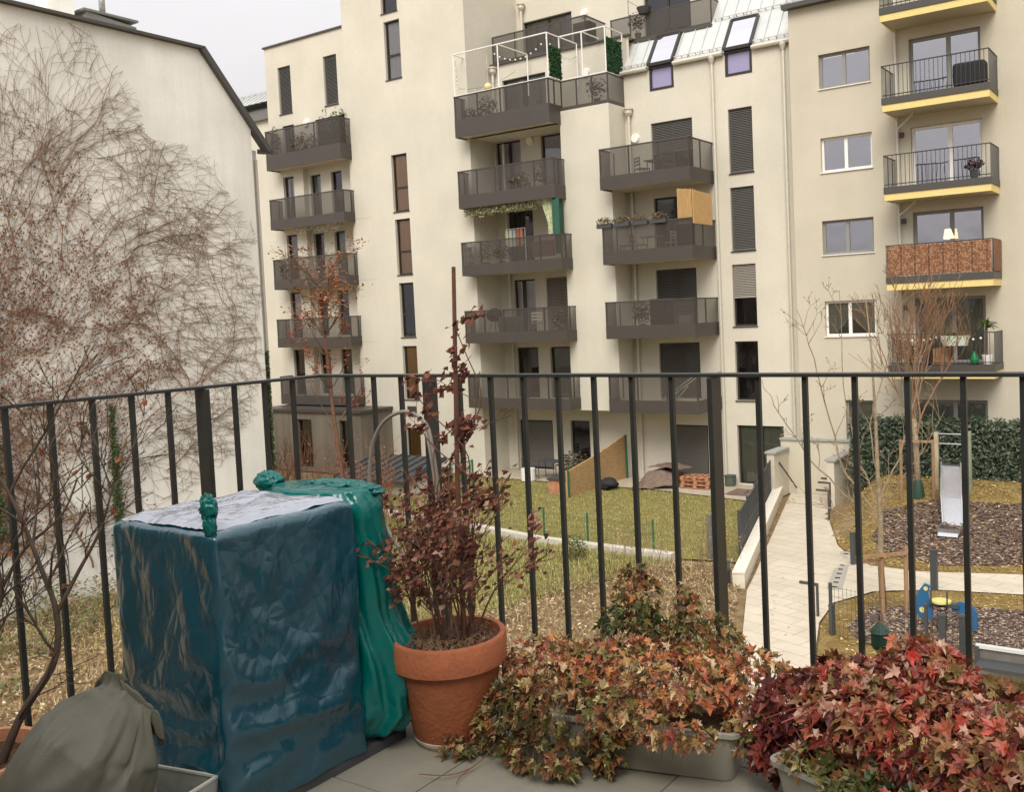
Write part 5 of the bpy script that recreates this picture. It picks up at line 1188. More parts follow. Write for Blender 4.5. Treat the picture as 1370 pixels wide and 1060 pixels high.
# shapes of the film and of the sack after a cloth simulation: shifts from the rest grid in half millimetres, steps in millimetres
FILM_SHIFT = [6,-1,-6,0,-12,-5,-10,-2,-5,-1,-3,6,-2,7,1,-2,-3,-4,-8,0,-3,5,-2,8,-3,3,-2,0,-7,-1,-8,-6,-6,-3,-2,-3,0,-1,-14,-16,-16,-7,-7,-5,3,6,3,-2,0,-5,-4,-2,-7,-4,-3,-4,0,-17,-19,-14,-14,-10,-6,-3,5,9,9,9,1,-4,0,0,0,-3,1,1,-13,-19,-16,-17,-20,-13,-8,1,9,14,13,12,8,4,5,-3,-1,-1,1,-13,-15,-14,-16,-15,-14,-8,-3,6,11,7,13,8,4,3,1,1,0,-1,-10,-7,-7,-10,-12,-14,-7,-4,1,3,2,7,3,-2,-3,0,3,3,-1,-1,0,-1,-7,-11,-11,-2,1,0,-1,1,-2,-3,-6,-5,0,5,1,1,6,4,0,-2,-5,-2,2,5,4,4,-2,-2,-5,-9,-4,2,4,-1,-9,2,5,2,-4,-3,4,11,7,7,7,5,1,-4,-1,1,3,-1,-6,-15,-1,3,-1,-8,-4,5,12,11,9,7,3,1,2,6,10,6,-5,-12,-14,-6,1,0,0,-3,5,11,8,7,5,1,1,2,6,8,2,-6,-7,-9,-5,6,4,1,-1,6,4,4,4,-2,-6,-6,-6,1,1,-4,-4,-4,-8,-5,6,8,6,4,9,9,6,2,-2,-11,-13,-14,-9,-7,-1,-3,-1,-6,-11,2,11,7,5,10,13,7,4,-2,-8,-11,-10,-10,-6,0,0,2,-6,-8,3,7,5,8,10,10,7,-2,-5,-7,-8,-11,-3,1,4,4,5,-5,-3,0,1,0,2,6,11,5,-7,-5,-7,-4,1,4,7,6,2,-3,-2,1,0,-2,-1,0,0,5,-1,-3,-1,-4,4,10,10,12,10,-4,-5,-4,8,2,-4,-9,-1,2,-3,-10,-7,-3,4,4,9,12,12,7,3,-2,-2,1,-10,4,0,-15,-1,-17,-3,-20,2,-19,6,-12,5,-8,7,-3,-2,2,-13,-1,-12,-1,-11,-8,-2,-6,-1,-10,1,-5,-3,-5,1,-2,-3,0,-5,6,-2,6,-5,-3,-3,-2,3,6,0,3,-1,-4,-5,3,-6,6,-6,6,-5,5,4,2,12,5,14,6,6,6,3,6,-6,5,-6,-4,-3,1,1,-7,-4,-6,-3,-11,-2,-9,3,-9,4,-6,7,-4,0,0,-8,9,-7,7,-3,6,5,-3,3,-3,4,0,5,2,4,-1,-3,1,-8,-7,-2,-4,-4,6,3,-1,3,4,-5,-6,-6,-1,-1,0,-6,6,-6,0,-6,6,8,5,9,2,6,6,3,3,-4,3,-3,6,-5,-11,-8,1,0,-3,-7,-2,-7,-7,-2,-5,-4,0,1,0,0,-2,-3,1,-3,4,-1,7,1,2,5,0,2,-1,2,5,5,7,6,3,3,2,-3,-12,0,-9,-3,2,2,6,2,3,-6,-5,1,-4,2,-1,-5,2,-6,-4,-3,4,8,4,3,5,3,3,-4,6,-1,2,-5,-1,-6,-6,-3,7,5,3,5,4,2,4,0,-1,-4,0,-3,1,-2,5,-1,1,-3,0,2,1,7,-2,11,-2,10,-2,8,3,9,8,11,10,6,4,0,-13,7,-15,-4,-9,-4,2,1,-3,1,-2,9,2,7,2,-5,-4,-2,-8,4,2,3,5,7,4,2,3,-3,3,1,-1,-3,-1,-6,2,-2,9,5,0,14,5,8,5,8,0,8,-2,3,2,1,6,-3,3,-1,-1,7,-5,13,-7,16,-7,12,-7,11,-2,8,8,6,9,8,5,12,-9,11,-14,7,-15,-3,-11,-6,-1,4,0,9,-3,6,-1,-5,-1,-1,-6,2,-3,7,4,7,2,0,-3,2,-4,3,1,-3,3,-6,3,1,12,9,2,13,5,13,7,14,7,14,4,14,5,8,7,1,8,-1,1,5,-9,10,-10,17,-5,11,-4,8,-5,7,-2,5,-1,9,0,14,0,14,-13,11,-12,-1,-18,-6,-15,1,-9,7,-7,1,-4,-5,1,2,-1,5,-4,10,3,8,2,1,-3,3,-2,5,-2,-3,-1,-2,0,5,6,2,6,4,9,8,11,9,7,15,4,12,2,11,7,-1,4,-4,-3,-1,-2,8,0,12,7,7,4,4,-4,1,-6,1,-8,6,-19,10,-6,17,-1,12,-12,9,-12,-6,-20,1,-19,1,-15,-6,-6,-3,-1,2,-5,9,-2,9,2,3,1,5,0,13,-7,-1,-6,-4,4,9,-2,7,1,3,8,-1,8,0,4,5,1,9,-2,8,-3,4,-3,1,0,-2,-5,-5,-2,0,0,5,7,4,6,-1,0,-1,-8,0,-7,6,-15,5,-4,1,-9,16,0,0,-8,-5,-16,-4,-22,-5,-17,-6,-19,-1,-11,6,-8,8,-3,2,-4,3,0,12,-4,15,-11,-3,-3,5,-2,2,0,4,2,1,3,3,2,1,-6,-1,-8,-3,-9,-2,-7,-5,-9,-5,-6,-3,-8,-5,-4,-1,1,1,3,-1,1,-3,0,0,-1,2,-1,6,-8,7,-11,8,-9,0,-11,-3,1,9,-9,8,-14,-1,-25,4,-21,5,-14,2,-6,2,-4,3,-7,6,-6,17,-5,18,-9,0,-5,1,3,9,11,8,5,7,3,3,-4,2,-3,1,-3,0,-4,-3,-3,-7,-6,-8,-9,-12,-10,-11,-7,-4,-4,0,-7,-2,-6,-4,1,1,3,8,-2,17,-4,12,-2,-6,-19,7,-18,2,-4,12,1,15,-8,4,-17,2,-21,5,-12,1,-8,4,-6,4,-8,13,-7,21,-6,19,-8,3,1,6,1,14,18,8,7,8,2,8,0,8,0,5,3,1,4,-2,-1,-9,-4,-8,-12,-8,-6,-7,-5,-7,-5,-3,-9,-3,-15,-9,-5,-2,2,8,6,13,1,10,3,5,-19,-5,-22,7,-8,10,-1,15,-3,15,-9,11,-13,5,-16,7,-8,8,-8,15,-7,20,-4,23,-9,17,-4,4,1,13,6,17,15,13,8,9,10,7,5,5,2,4,3,7,2,-2,-1,-3,-8,-2,-9,3,-5,3,-2,-2,-5,-1,-6,-5,-5,-8,-1,-7,7,-3,8,7,8,3,-9,19,-11,7,-25,-3,-19,-2,-6,1,0,13,-1,17,-10,12,-15,11,-15,16,-12,19,-6,26,-8,19,-9,7,-10,7,-11,18,-1,14,17,9,7,6,9,4,5,2,1,5,2,5,-1,-2,-7,-2,-9,0,-9,12,-2,14,4,7,3,3,2,3,1,-10,-1,-13,3,-10,6,-6,5,0,-16,27,-19,13,-16,7,-26,1,-20,5,-4,9,3,20,-1,27,-9,28,-15,25,-19,32,-17,22,-20,14,-23,6,-24,11,-7,17,6,11,11,9,8,4,4,2,-1,0,-2,-1,-4,3,-6,-2,-11,-3,-12,6,-4,14,2,17,10,15,15,11,9,6,11,-1,6,-7,2,-10,3,-3,-12,-3,-13,26,-23,27,-19,12,-20,8,-28,16,-19,17,1,21,6,29,3,39,-2,36,-5,35,-5,26,-8,15,-13,16,-23,19,-10,14,-3,-2,8,7,5,-1,1,5,-3,-2,-4,-1,-6,6,-12,4,-9,0,-8,2,3,9,5,13,7,17,11,13,10,7,12,5,10,2,5,-1,2,-4,-9,-8,-1,21,-24,25,-28,29,-20,17,-27,23,-24,28,-13,34,4,36,6,24,-1,19,-1,24,-3,24,-3,23,-12,20,-16,14,-15,-1,-8,2,4,1,6,6,2,7,-3,-2,-6,0,-7,7,-8,8,-7,5,-4,3,-2,6,-4,7,-2,16,2,16,4,6,7,5,4,3,3,3,-6,-3,-10,-11,3,-6,-8,0,-27,14,-29,27,-22,29,-26,30,-9,32,
-4,19,-9,11,-1,4,0,4,1,4,2,4,1,9,1,-4,-10,2,6,1,0,0,13,10,0,10,-7,-3,-5,1,-6,9,-8,11,-7,9,-3,2,-2,8,-3,9,-4,15,-5,11,0,7,0,2,-1,2,-5,1,-11,-8,-13,-8,-6,-6,-12,-6,-2,-6,-18,4,-28,16,-26,15,-13,16,-22,1,-21,1,-14,3,-18,6,-19,13,-20,-1,-16,-6,-4,-6,0,-1,-9,-5,-3,-2,17,20,1,13,-2,8,-7,2,-7,6,-6,5,-4,6,-1,10,0,10,0,10,-2,11,-2,9,-3,3,-3,6,-4,6,-4,-3,-8,-6,-10,-8,6,-6,5,-5,-7,2,6,-6,-3,-6,-16,-6,-18,-3,-11,17,-21,19,-26,18,-24,15,-20,11,-10,7,-21,-6,-22,-5,-24,-6,-18,-6,-6,-1,13,12,5,12,1,9,-5,3,-7,5,-5,3,-5,8,1,7,4,9,6,12,6,6,8,1,4,-3,-4,2,-2,7,0,0,5,-11,-2,-15,-1,10,-16,12,2,5,-11,4,3,6,5,11,4,13,3,28,-2,18,-9,12,-13,9,-10,7,-2,6,-4,13,-7,20,-21,19,-1,18,-1,7,6,9,7,1,3,1,-1,-3,-5,1,-2,3,-5,7,-2,9,1,10,-1,11,6,9,9,-2,5,-1,-2,5,1,10,6,7,5,-9,3,-4,-14,19,0,19,-8,25,-30,26,-19,25,-21,21,-13,27,-8,36,-6,31,-3,19,-2,17,-2,18,-2,30,-3,33,-18,25,-15,29,-10,5,-4,3,3,25,11,-3,4,-4,1,-5,2,-5,3,2,2,4,3,9,-4,10,0,5,5,7,9,-1,8,-1,4,2,0,10,0,3,8,-6,2,-9,6,18,-26,26,-36,30,-44,35,-47,38,-44,40,-38,45,-31,44,-29,33,-24,32,-23,30,-26,38,-29,42,-26,44,-17,44,5,11,-5,-5,25,2,3,2,8,0,5,-1,1,-5,1,-4,5,4,7,6,0,7,-5,8,0,8,2,10,4,4,9,6,11,-1,5,2,-1,-3,-1,-17,-3,-12,-18,-6,-33,-4,-37,4,-42,15,-48,5,-51,4,-53,13,-53,32,-53,40,-49,42,-46,43,-44,43,-40,40,-31,41,-3,40,6,29,6,-3,1,8,2,5,7,2,-5,5,-6,0,-2,-5,6,-3,7,0,1,8,-3,9,-1,9,-1,9,-1,13,2,5,8,-3,3,-2,-5,-4,-7,-6,-2,-21,-23,13,-11,-6,-10,-6,-10,-6,-15,-3,-22,11,-30,-3,-25,-3,-37,1,-37,3,-38,3,-36,4,-19,3,-8,7,-6,18,-12,10,-29,16,5,5,2,11,-5,4,-9,3,-11,0,-7,-7,6,-5,4,-2,-2,5,-9,10,-6,10,-4,11,-3,9,0,7,8,0,3,1,0,-1,-2,-2,-29,-3,6,7,-5,-6,-22,-4,-6,0,-12,6,-4,19,-3,14,-3,0,-15,9,-6,9,-8,8,-9,5,-10,-6,-19,-6,-36,-6,-41,-5,-33,6,18,7,-5,-6,1,1,-7,2,-8,-6,-5,-10,-1,-15,-3,-8,-11,1,-11,7,-5,7,-3,6,1,5,3,3,11,1,9,-2,0,-1,-9,0,-12,-2,2,-5,-22,22,-21,23,-1,23,2,25,-1,25,5,18,6,4,6,-3,-15,-6,-25,-4,-32,-5,-38,-6,-43,-1,-44,-6,-28,-6,-28,-6,6,6,-3,-4,1,3,-3,2,-4,-10,-6,-11,-3,-14,-8,-6,-16,-4,-9,0,-2,6,2,3,4,2,2,-3,5,-6,9,-8,2,-8,-4,-9,-5,-2,-14,13,-6,18,-10,23,-10,22,6,20,6,19,6,16,6,11,6,-5,3,-3,-17,9,-22,3,-27,1,-22,0,-27,10,-30,12,-7,13,-3,2,-1,0,0,2,-3,2,-8,-4,-5,-7,-3,-7,-6,-4,-9,1,-1,-2,1,5,4,1,2,-1,-1,-4,2,-2,9,-4,5,-9,1,-11,-6,-6,-2,-2,-9,3,4,14,7,6,-7,9,-13,-2,-16,-6,-16,-6,-16,-6,-9,0,6,15,-4,18,-13,14,-12,12,-3,3,-5,14,-15,12,-9,0,6,6,-1,5,-6,4,-9,0,-5,-1,-5,5,-6,2,-8,0,-1,-5,3,-2,8,-5,4,-1,2,-1,6,-4,10,-6,4,-10,0,-8,-3,-5,-7,-1,-2,0,3,1,6,-1,0,-8,-5,-7,-8,-1,-9,2,-9,9,-2,14,8,11,9,6,4,2,4,0,1,0,5,10,5,2,-6,0,4,10,-3,7,-7,7,-10,5,-11,8,-7,5,-7,5,-4,3,2,-3,8,-4,9,-6,6,-1,6,-4,8,-3,11,-8,6,-6,3,-4,-1,2,-6,0,0,1,6,0,7,-1,2,-1,-1,-4,-1,-2,-5,-1,-5,7,-1,12,1,12,8,4,8,-6,3,-8,-3,-3,4,6,8,7,2,4,-11,-8,-7,-11,-9,-5,-5,-1,-4,-2,-4,-5,-8,-1,-4,0,3,1,6,3,10,3,7,1,4,-1,-1,-2,3,4,10,1,9,3,6,0,6,-4,-5,-7,-6,-5,1,-1,-8,-1,3,7,9,5,1,3,2,4,5,-4,-9,-4,-4,-4,-2,-2,-7,-15,-8,-1,6,6,0,-4,-6,-3,1,5,-6,-8,-3,-1,-4,0,-4,-10,-16,-11,-11,-7,-4,-8,-4,-13,-9,-9,-8,-1,-6,-2,1,-5,0,-6,-8,-11,-12,-13,-11,-11,-9,-5,-2,-4,-9,-8,-5,-9,-5,-1,-5,2,-2,-10,-9,-7,-4,-8,-10,-6,2,8,4,-1,-6,-3,-7,-3,0,-5,-1,0,-6,-2,0,1,-2,-2,4,9,11,9,3,-2,2,-7,0,-2,0,-2,0,-4,-6,2,5,4,0,3,9,15,7,3,-5,0,-3,1,-4,-4,1,-2,-4,-8,-3,5,3,-1,-1,11,9,4,1,-8,5,4,2,-3,-7,-6,-1,-4,-8,-7,3,0,0,-1,8,8,9,4,-8,8,-2,-10,-15,-12,-7,3,0,-6,-10,-5,-5,-2,-2,10,14,12,3,-8,8,-5,-13,-13,-11,-7,0,4,-1,-4,-11,-12,-7,1,9,11,5,0,-5,-2,-9,-10,-9,-4,-4,-3,2,5,1,-4,-10,-9,1,6,10,5,0,-5,-6,-14,-8,-2,3,-5,-7,0,6,6,7,1,-9,-3,6,9,11,9,-2,-12,-12,-5,1,5,-1,-3,-2,3,5,6,3,-1,-3,8,15,15,12,2,-9,-14,-12,-3,1,1,-2,-4,-1,2,3,3,0,-2,3,10,12,8,-2,-5,-12,-10,-3,0,1,-2,-3,-7,-5,-3,-2,-4,-3,1,7,3,2,-2,-3,-5,0,6,5,3,0,-4,-9,-15,-11,-10,-8,-5,2,1,-3,-7,-4,0,6,0,3,6,9,6,0,-6,0,-7,-5,-3,-3,-2,-6,6,-6,6,-3,6,-3,5,-6,4,-6,6,-1,-5,-4,-12,-5,-5,-5,-3,-6,-6,-5,-4,-5,-9,-7,-2,1,2,1,-3,1,-5,-5,-1,-7,-4,-7,-1,-8,-2,-7,1,-4,3,-8,3,-4,1,1,8,5,10,-3,7,-5,3,6,-1,1,6,11,6,12,-3,7,-2,-5,-7,-6,-2,0,5,-6,-1,-6,6,-6,6,-6,5,-3,6,-6,6,1,-8,-1,-8,-2,-4,-1,-5,-1,2,-5,0,-2,-6,-6,-5,-6,-7,-5,-6,0,-3,-3,-2,-5,-3,-4,-3,-2,-2,-2,-3,-6,-2,-2,
-2,0,7,0,6,1,6,-4,2,6,-1,-3,0,9,6,14,6,5,3,-1,-6,3,1,4,-3,-5,0,-6,6,3,3,2,-2,-6,5,-2,2,-2,6,5,-7,1,-7,-5,-2,1,7,-1,7,-1,-3,-2,-6,-4,-8,-6,-6,-2,-7,0,-5,-6,-6,-6,-3,-2,-5,-5,-7,-6,-6,-5,-7,-1,-1,2,-3,5,-3,3,-2,5,3,-3,-5,7,4,9,2,6,-4,1,0,10,-8,5,1,-4,4,-6,6,5,-5,2,-8,-5,-4,2,6,1,1,-1,6,-3,-4,-3,2,-3,4,2,6,7,0,1,-11,-7,-13,-7,-10,-5,-9,-6,-11,-7,-7,-10,-7,-8,-5,-6,-3,-1,-5,-5,-8,-2,-4,4,-5,3,-6,-1,-3,4,-6,-4,-9,1,2,-2,-3,3,1,10,-10,13,-15,3,-6,1,3,-6,0,7,-4,4,-9,-3,-12,0,4,8,6,4,5,-6,4,-6,-1,-9,3,5,9,11,3,8,-4,-1,-13,-1,-13,-5,-10,-8,-8,-9,-11,-11,-9,-9,-7,-8,-1,-3,5,-1,0,0,-1,4,-4,1,-5,-4,-3,1,-6,-8,-12,-6,-1,-4,-2,9,1,15,-6,12,-14,2,-15,5,-7,-6,0,8,-4,6,-8,-2,-17,5,0,7,6,7,-4,-4,-2,-1,-2,-8,7,7,11,12,7,11,-1,3,-8,2,-7,1,-7,-1,-1,-7,-3,-6,-5,-8,-8,-10,-1,-7,3,3,4,4,2,6,-2,-1,-7,-5,-3,-3,2,-5,-18,4,-9,0,2,15,-2,16,-5,6,-13,9,-13,7,-9,-5,0,9,-4,9,-11,4,-20,-2,-7,7,6,5,-2,5,-15,-6,14,-5,6,5,12,7,6,9,-1,7,-5,7,0,3,7,-3,6,-9,2,-8,0,-9,-2,-10,-7,-2,1,2,4,1,2,5,-2,6,-2,1,-2,-7,0,3,-21,6,-12,9,0,14,-2,16,-4,5,-9,13,-17,9,-7,-5,-2,8,-5,10,-12,9,-23,2,-14,-1,2,-5,-10,2,0,0,7,-2,2,11,2,10,-1,2,-5,4,-2,5,3,2,8,-1,10,-4,6,-6,2,-4,-5,-9,-9,-3,-7,0,-4,5,0,7,4,7,8,5,-2,-17,4,3,-28,7,-19,13,-5,13,-4,8,-6,7,-11,17,-14,13,-6,-4,-2,6,-9,6,-12,14,-23,12,-24,7,-2,2,-4,-6,6,-4,8,-3,-3,10,-3,10,-5,6,-10,3,0,5,5,1,7,-3,10,-6,6,-5,4,-5,1,-5,-3,-2,-8,-3,-5,0,-3,-4,5,-1,9,-2,-2,-21,15,5,-28,15,-18,9,-6,11,-5,6,-9,10,-15,23,-12,16,-5,-1,-7,4,-9,5,-18,17,-19,14,-29,9,-17,3,5,-5,6,-6,5,-6,-5,10,-5,7,-3,3,-4,3,3,6,5,5,1,2,1,-6,0,-3,4,-5,6,-3,5,-2,1,-5,-2,-6,-5,-10,6,-9,8,-8,3,-22,13,5,-25,10,-20,4,-6,11,-5,6,-14,20,-18,28,-9,17,-6,4,-16,0,-18,10,-15,18,-24,12,-33,8,-18,3,-2,0,-5,-6,-1,-10,-3,8,0,6,6,-1,6,-4,6,5,-1,13,-8,6,-5,-2,-2,-9,9,-9,14,-6,16,0,5,2,2,-1,-4,-12,2,-14,11,-6,7,-22,13,2,-19,6,-22,12,-7,10,-4,17,-9,27,-14,30,-9,23,-8,10,-19,2,-13,17,-20,21,-27,9,-29,4,-28,2,-17,2,0,2,-3,-7,6,-2,10,-6,7,-7,7,-5,2,8,-8,14,-6,15,-2,11,0,1,8,-1,9,0,12,5,10,6,5,3,-1,-5,3,-5,3,-2,17,-21,10,-1,-20,8,-25,19,-17,19,-15,27,-10,24,-14,31,-7,30,-11,20,-21,6,-12,23,-20,20,-24,18,-24,7,-25,12,-25,9,-21,0,-2,-5,10,-9,10,-10,7,-5,1,-2,-4,5,-4,13,-4,13,-1,15,2,12,7,6,9,6,13,7,16,8,5,3,4,-2,-2,-5,-5,-2,6,-9,6,0,-23,15,-26,25,-29,28,-27,21,-19,24,-8,25,-10,34,-22,26,-17,9,-16,26,-15,26,-14,24,-11,12,-10,14,-9,7,-15,6,22,-5,7,-9,8,-11,2,-7,-5,-2,-5,1,3,6,2,11,2,8,-1,10,-1,11,5,9,6,10,10,9,8,10,3,1,-1,-6,-2,-8,2,-2,15,8,-10,20,-18,23,-31,18,-26,17,-16,21,-12,23,-17,36,-29,24,-25,13,-27,19,-22,31,-19,26,-14,16,-5,7,-6,11,-10,6,12,-6,3,-8,4,-11,2,-11,-6,-6,-2,-5,7,-3,7,1,0,1,-7,3,-6,2,-3,5,3,8,6,9,5,10,7,-1,4,-12,5,-10,-6,-12,2,3,-18,3,-24,9,-29,14,-20,25,-16,35,-21,29,-27,31,-32,34,-32,17,-33,20,-24,32,-18,23,-13,10,-9,4,-13,1,6,2,-5,-12,-2,-9,-3,-13,-8,-9,-9,-8,0,-10,7,-7,7,-2,7,-6,-6,-5,-15,-4,-10,-1,-1,3,6,6,4,4,4,-6,4,-13,6,-13,-6,-12,6,1,-12,5,-21,19,-9,31,-20,41,-22,42,-23,38,-26,43,-26,34,-28,22,-28,24,-25,35,-22,27,-18,17,-14,14,5,3,-5,-4,-10,-15,-4,-11,-1,-11,0,-7,-3,-10,-1,-10,3,-8,10,-3,8,-4,3,-5,-5,-5,-6,2,0,4,9,2,5,-6,-4,-11,0,-12,-1,-17,3,-6,-2,-12,-11,6,-12,19,3,32,6,51,3,51,-1,50,-3,40,-5,32,-6,34,-14,32,-7,39,-10,30,-1,22,6,17,6,19,-2,8,-10,-12,6,-10,5,-6,4,-4,2,-7,2,-6,1,-3,7,1,10,-5,4,-4,3,-4,1,4,1,2,-1,0,-4,-6,-2,-9,-2,-9,3,-9,12,5,18,2,5,32,5,43,-7,49,-7,47,3,53,4,48,-6,47,0,40,4,41,6,43,6,44,6,40,6,35,1,30,-3,25,-13,1,-2,-17,11,-9,10,-7,7,-8,5,-5,0,-2,1,2,1,8,3,5,7,-4,6,0,5,1,0,3,-1,4,-2,-1,4,-3,3,-2,4,-5,10,3,20,1,6,41,-4,41,-1,41,-15,41,-21,43,-17,45,-6,45,-5,46,-5,45,-13,41,-11,35,-5,31,-11,28,-15,24,-14,21,-1,-1,3,-6,9,-9,8,-10,9,-11,3,-6,3,1,-2,10,-2,7,-4,5,-3,0,4,3,2,-4,2,3,0,4,4,4,10,8,10,4,12,-4,4,4,31,-8,4,14,2,10,-1,10,-4,14,-27,19,-29,14,-30,14,-28,21,-26,13,-22,8,-20,6,-19,3,-16,2,-4,2,1,6,6,21,-1,-11,3,-7,1,-12,-2,-19,-6,-14,-2,-7,-2,-1,-2,6,-9,5,-7,3,3,3,4,-1,3,-4,2,1,11,2,21,6,12,-4,3,-14,10,-34,-2,-1,-37,9,-39,11,-39,1,-39,-3,-18,-6,-12,-6,-8,-6,-5,-6,-3,-5,0,-1,2,6,3,-4,4,10,6,22,6,30,-4,0,-8,-15,-8,-9,-9,-11,-9,-14,-8,-9,-1,-4,-1,-4,-5,-4,-9,
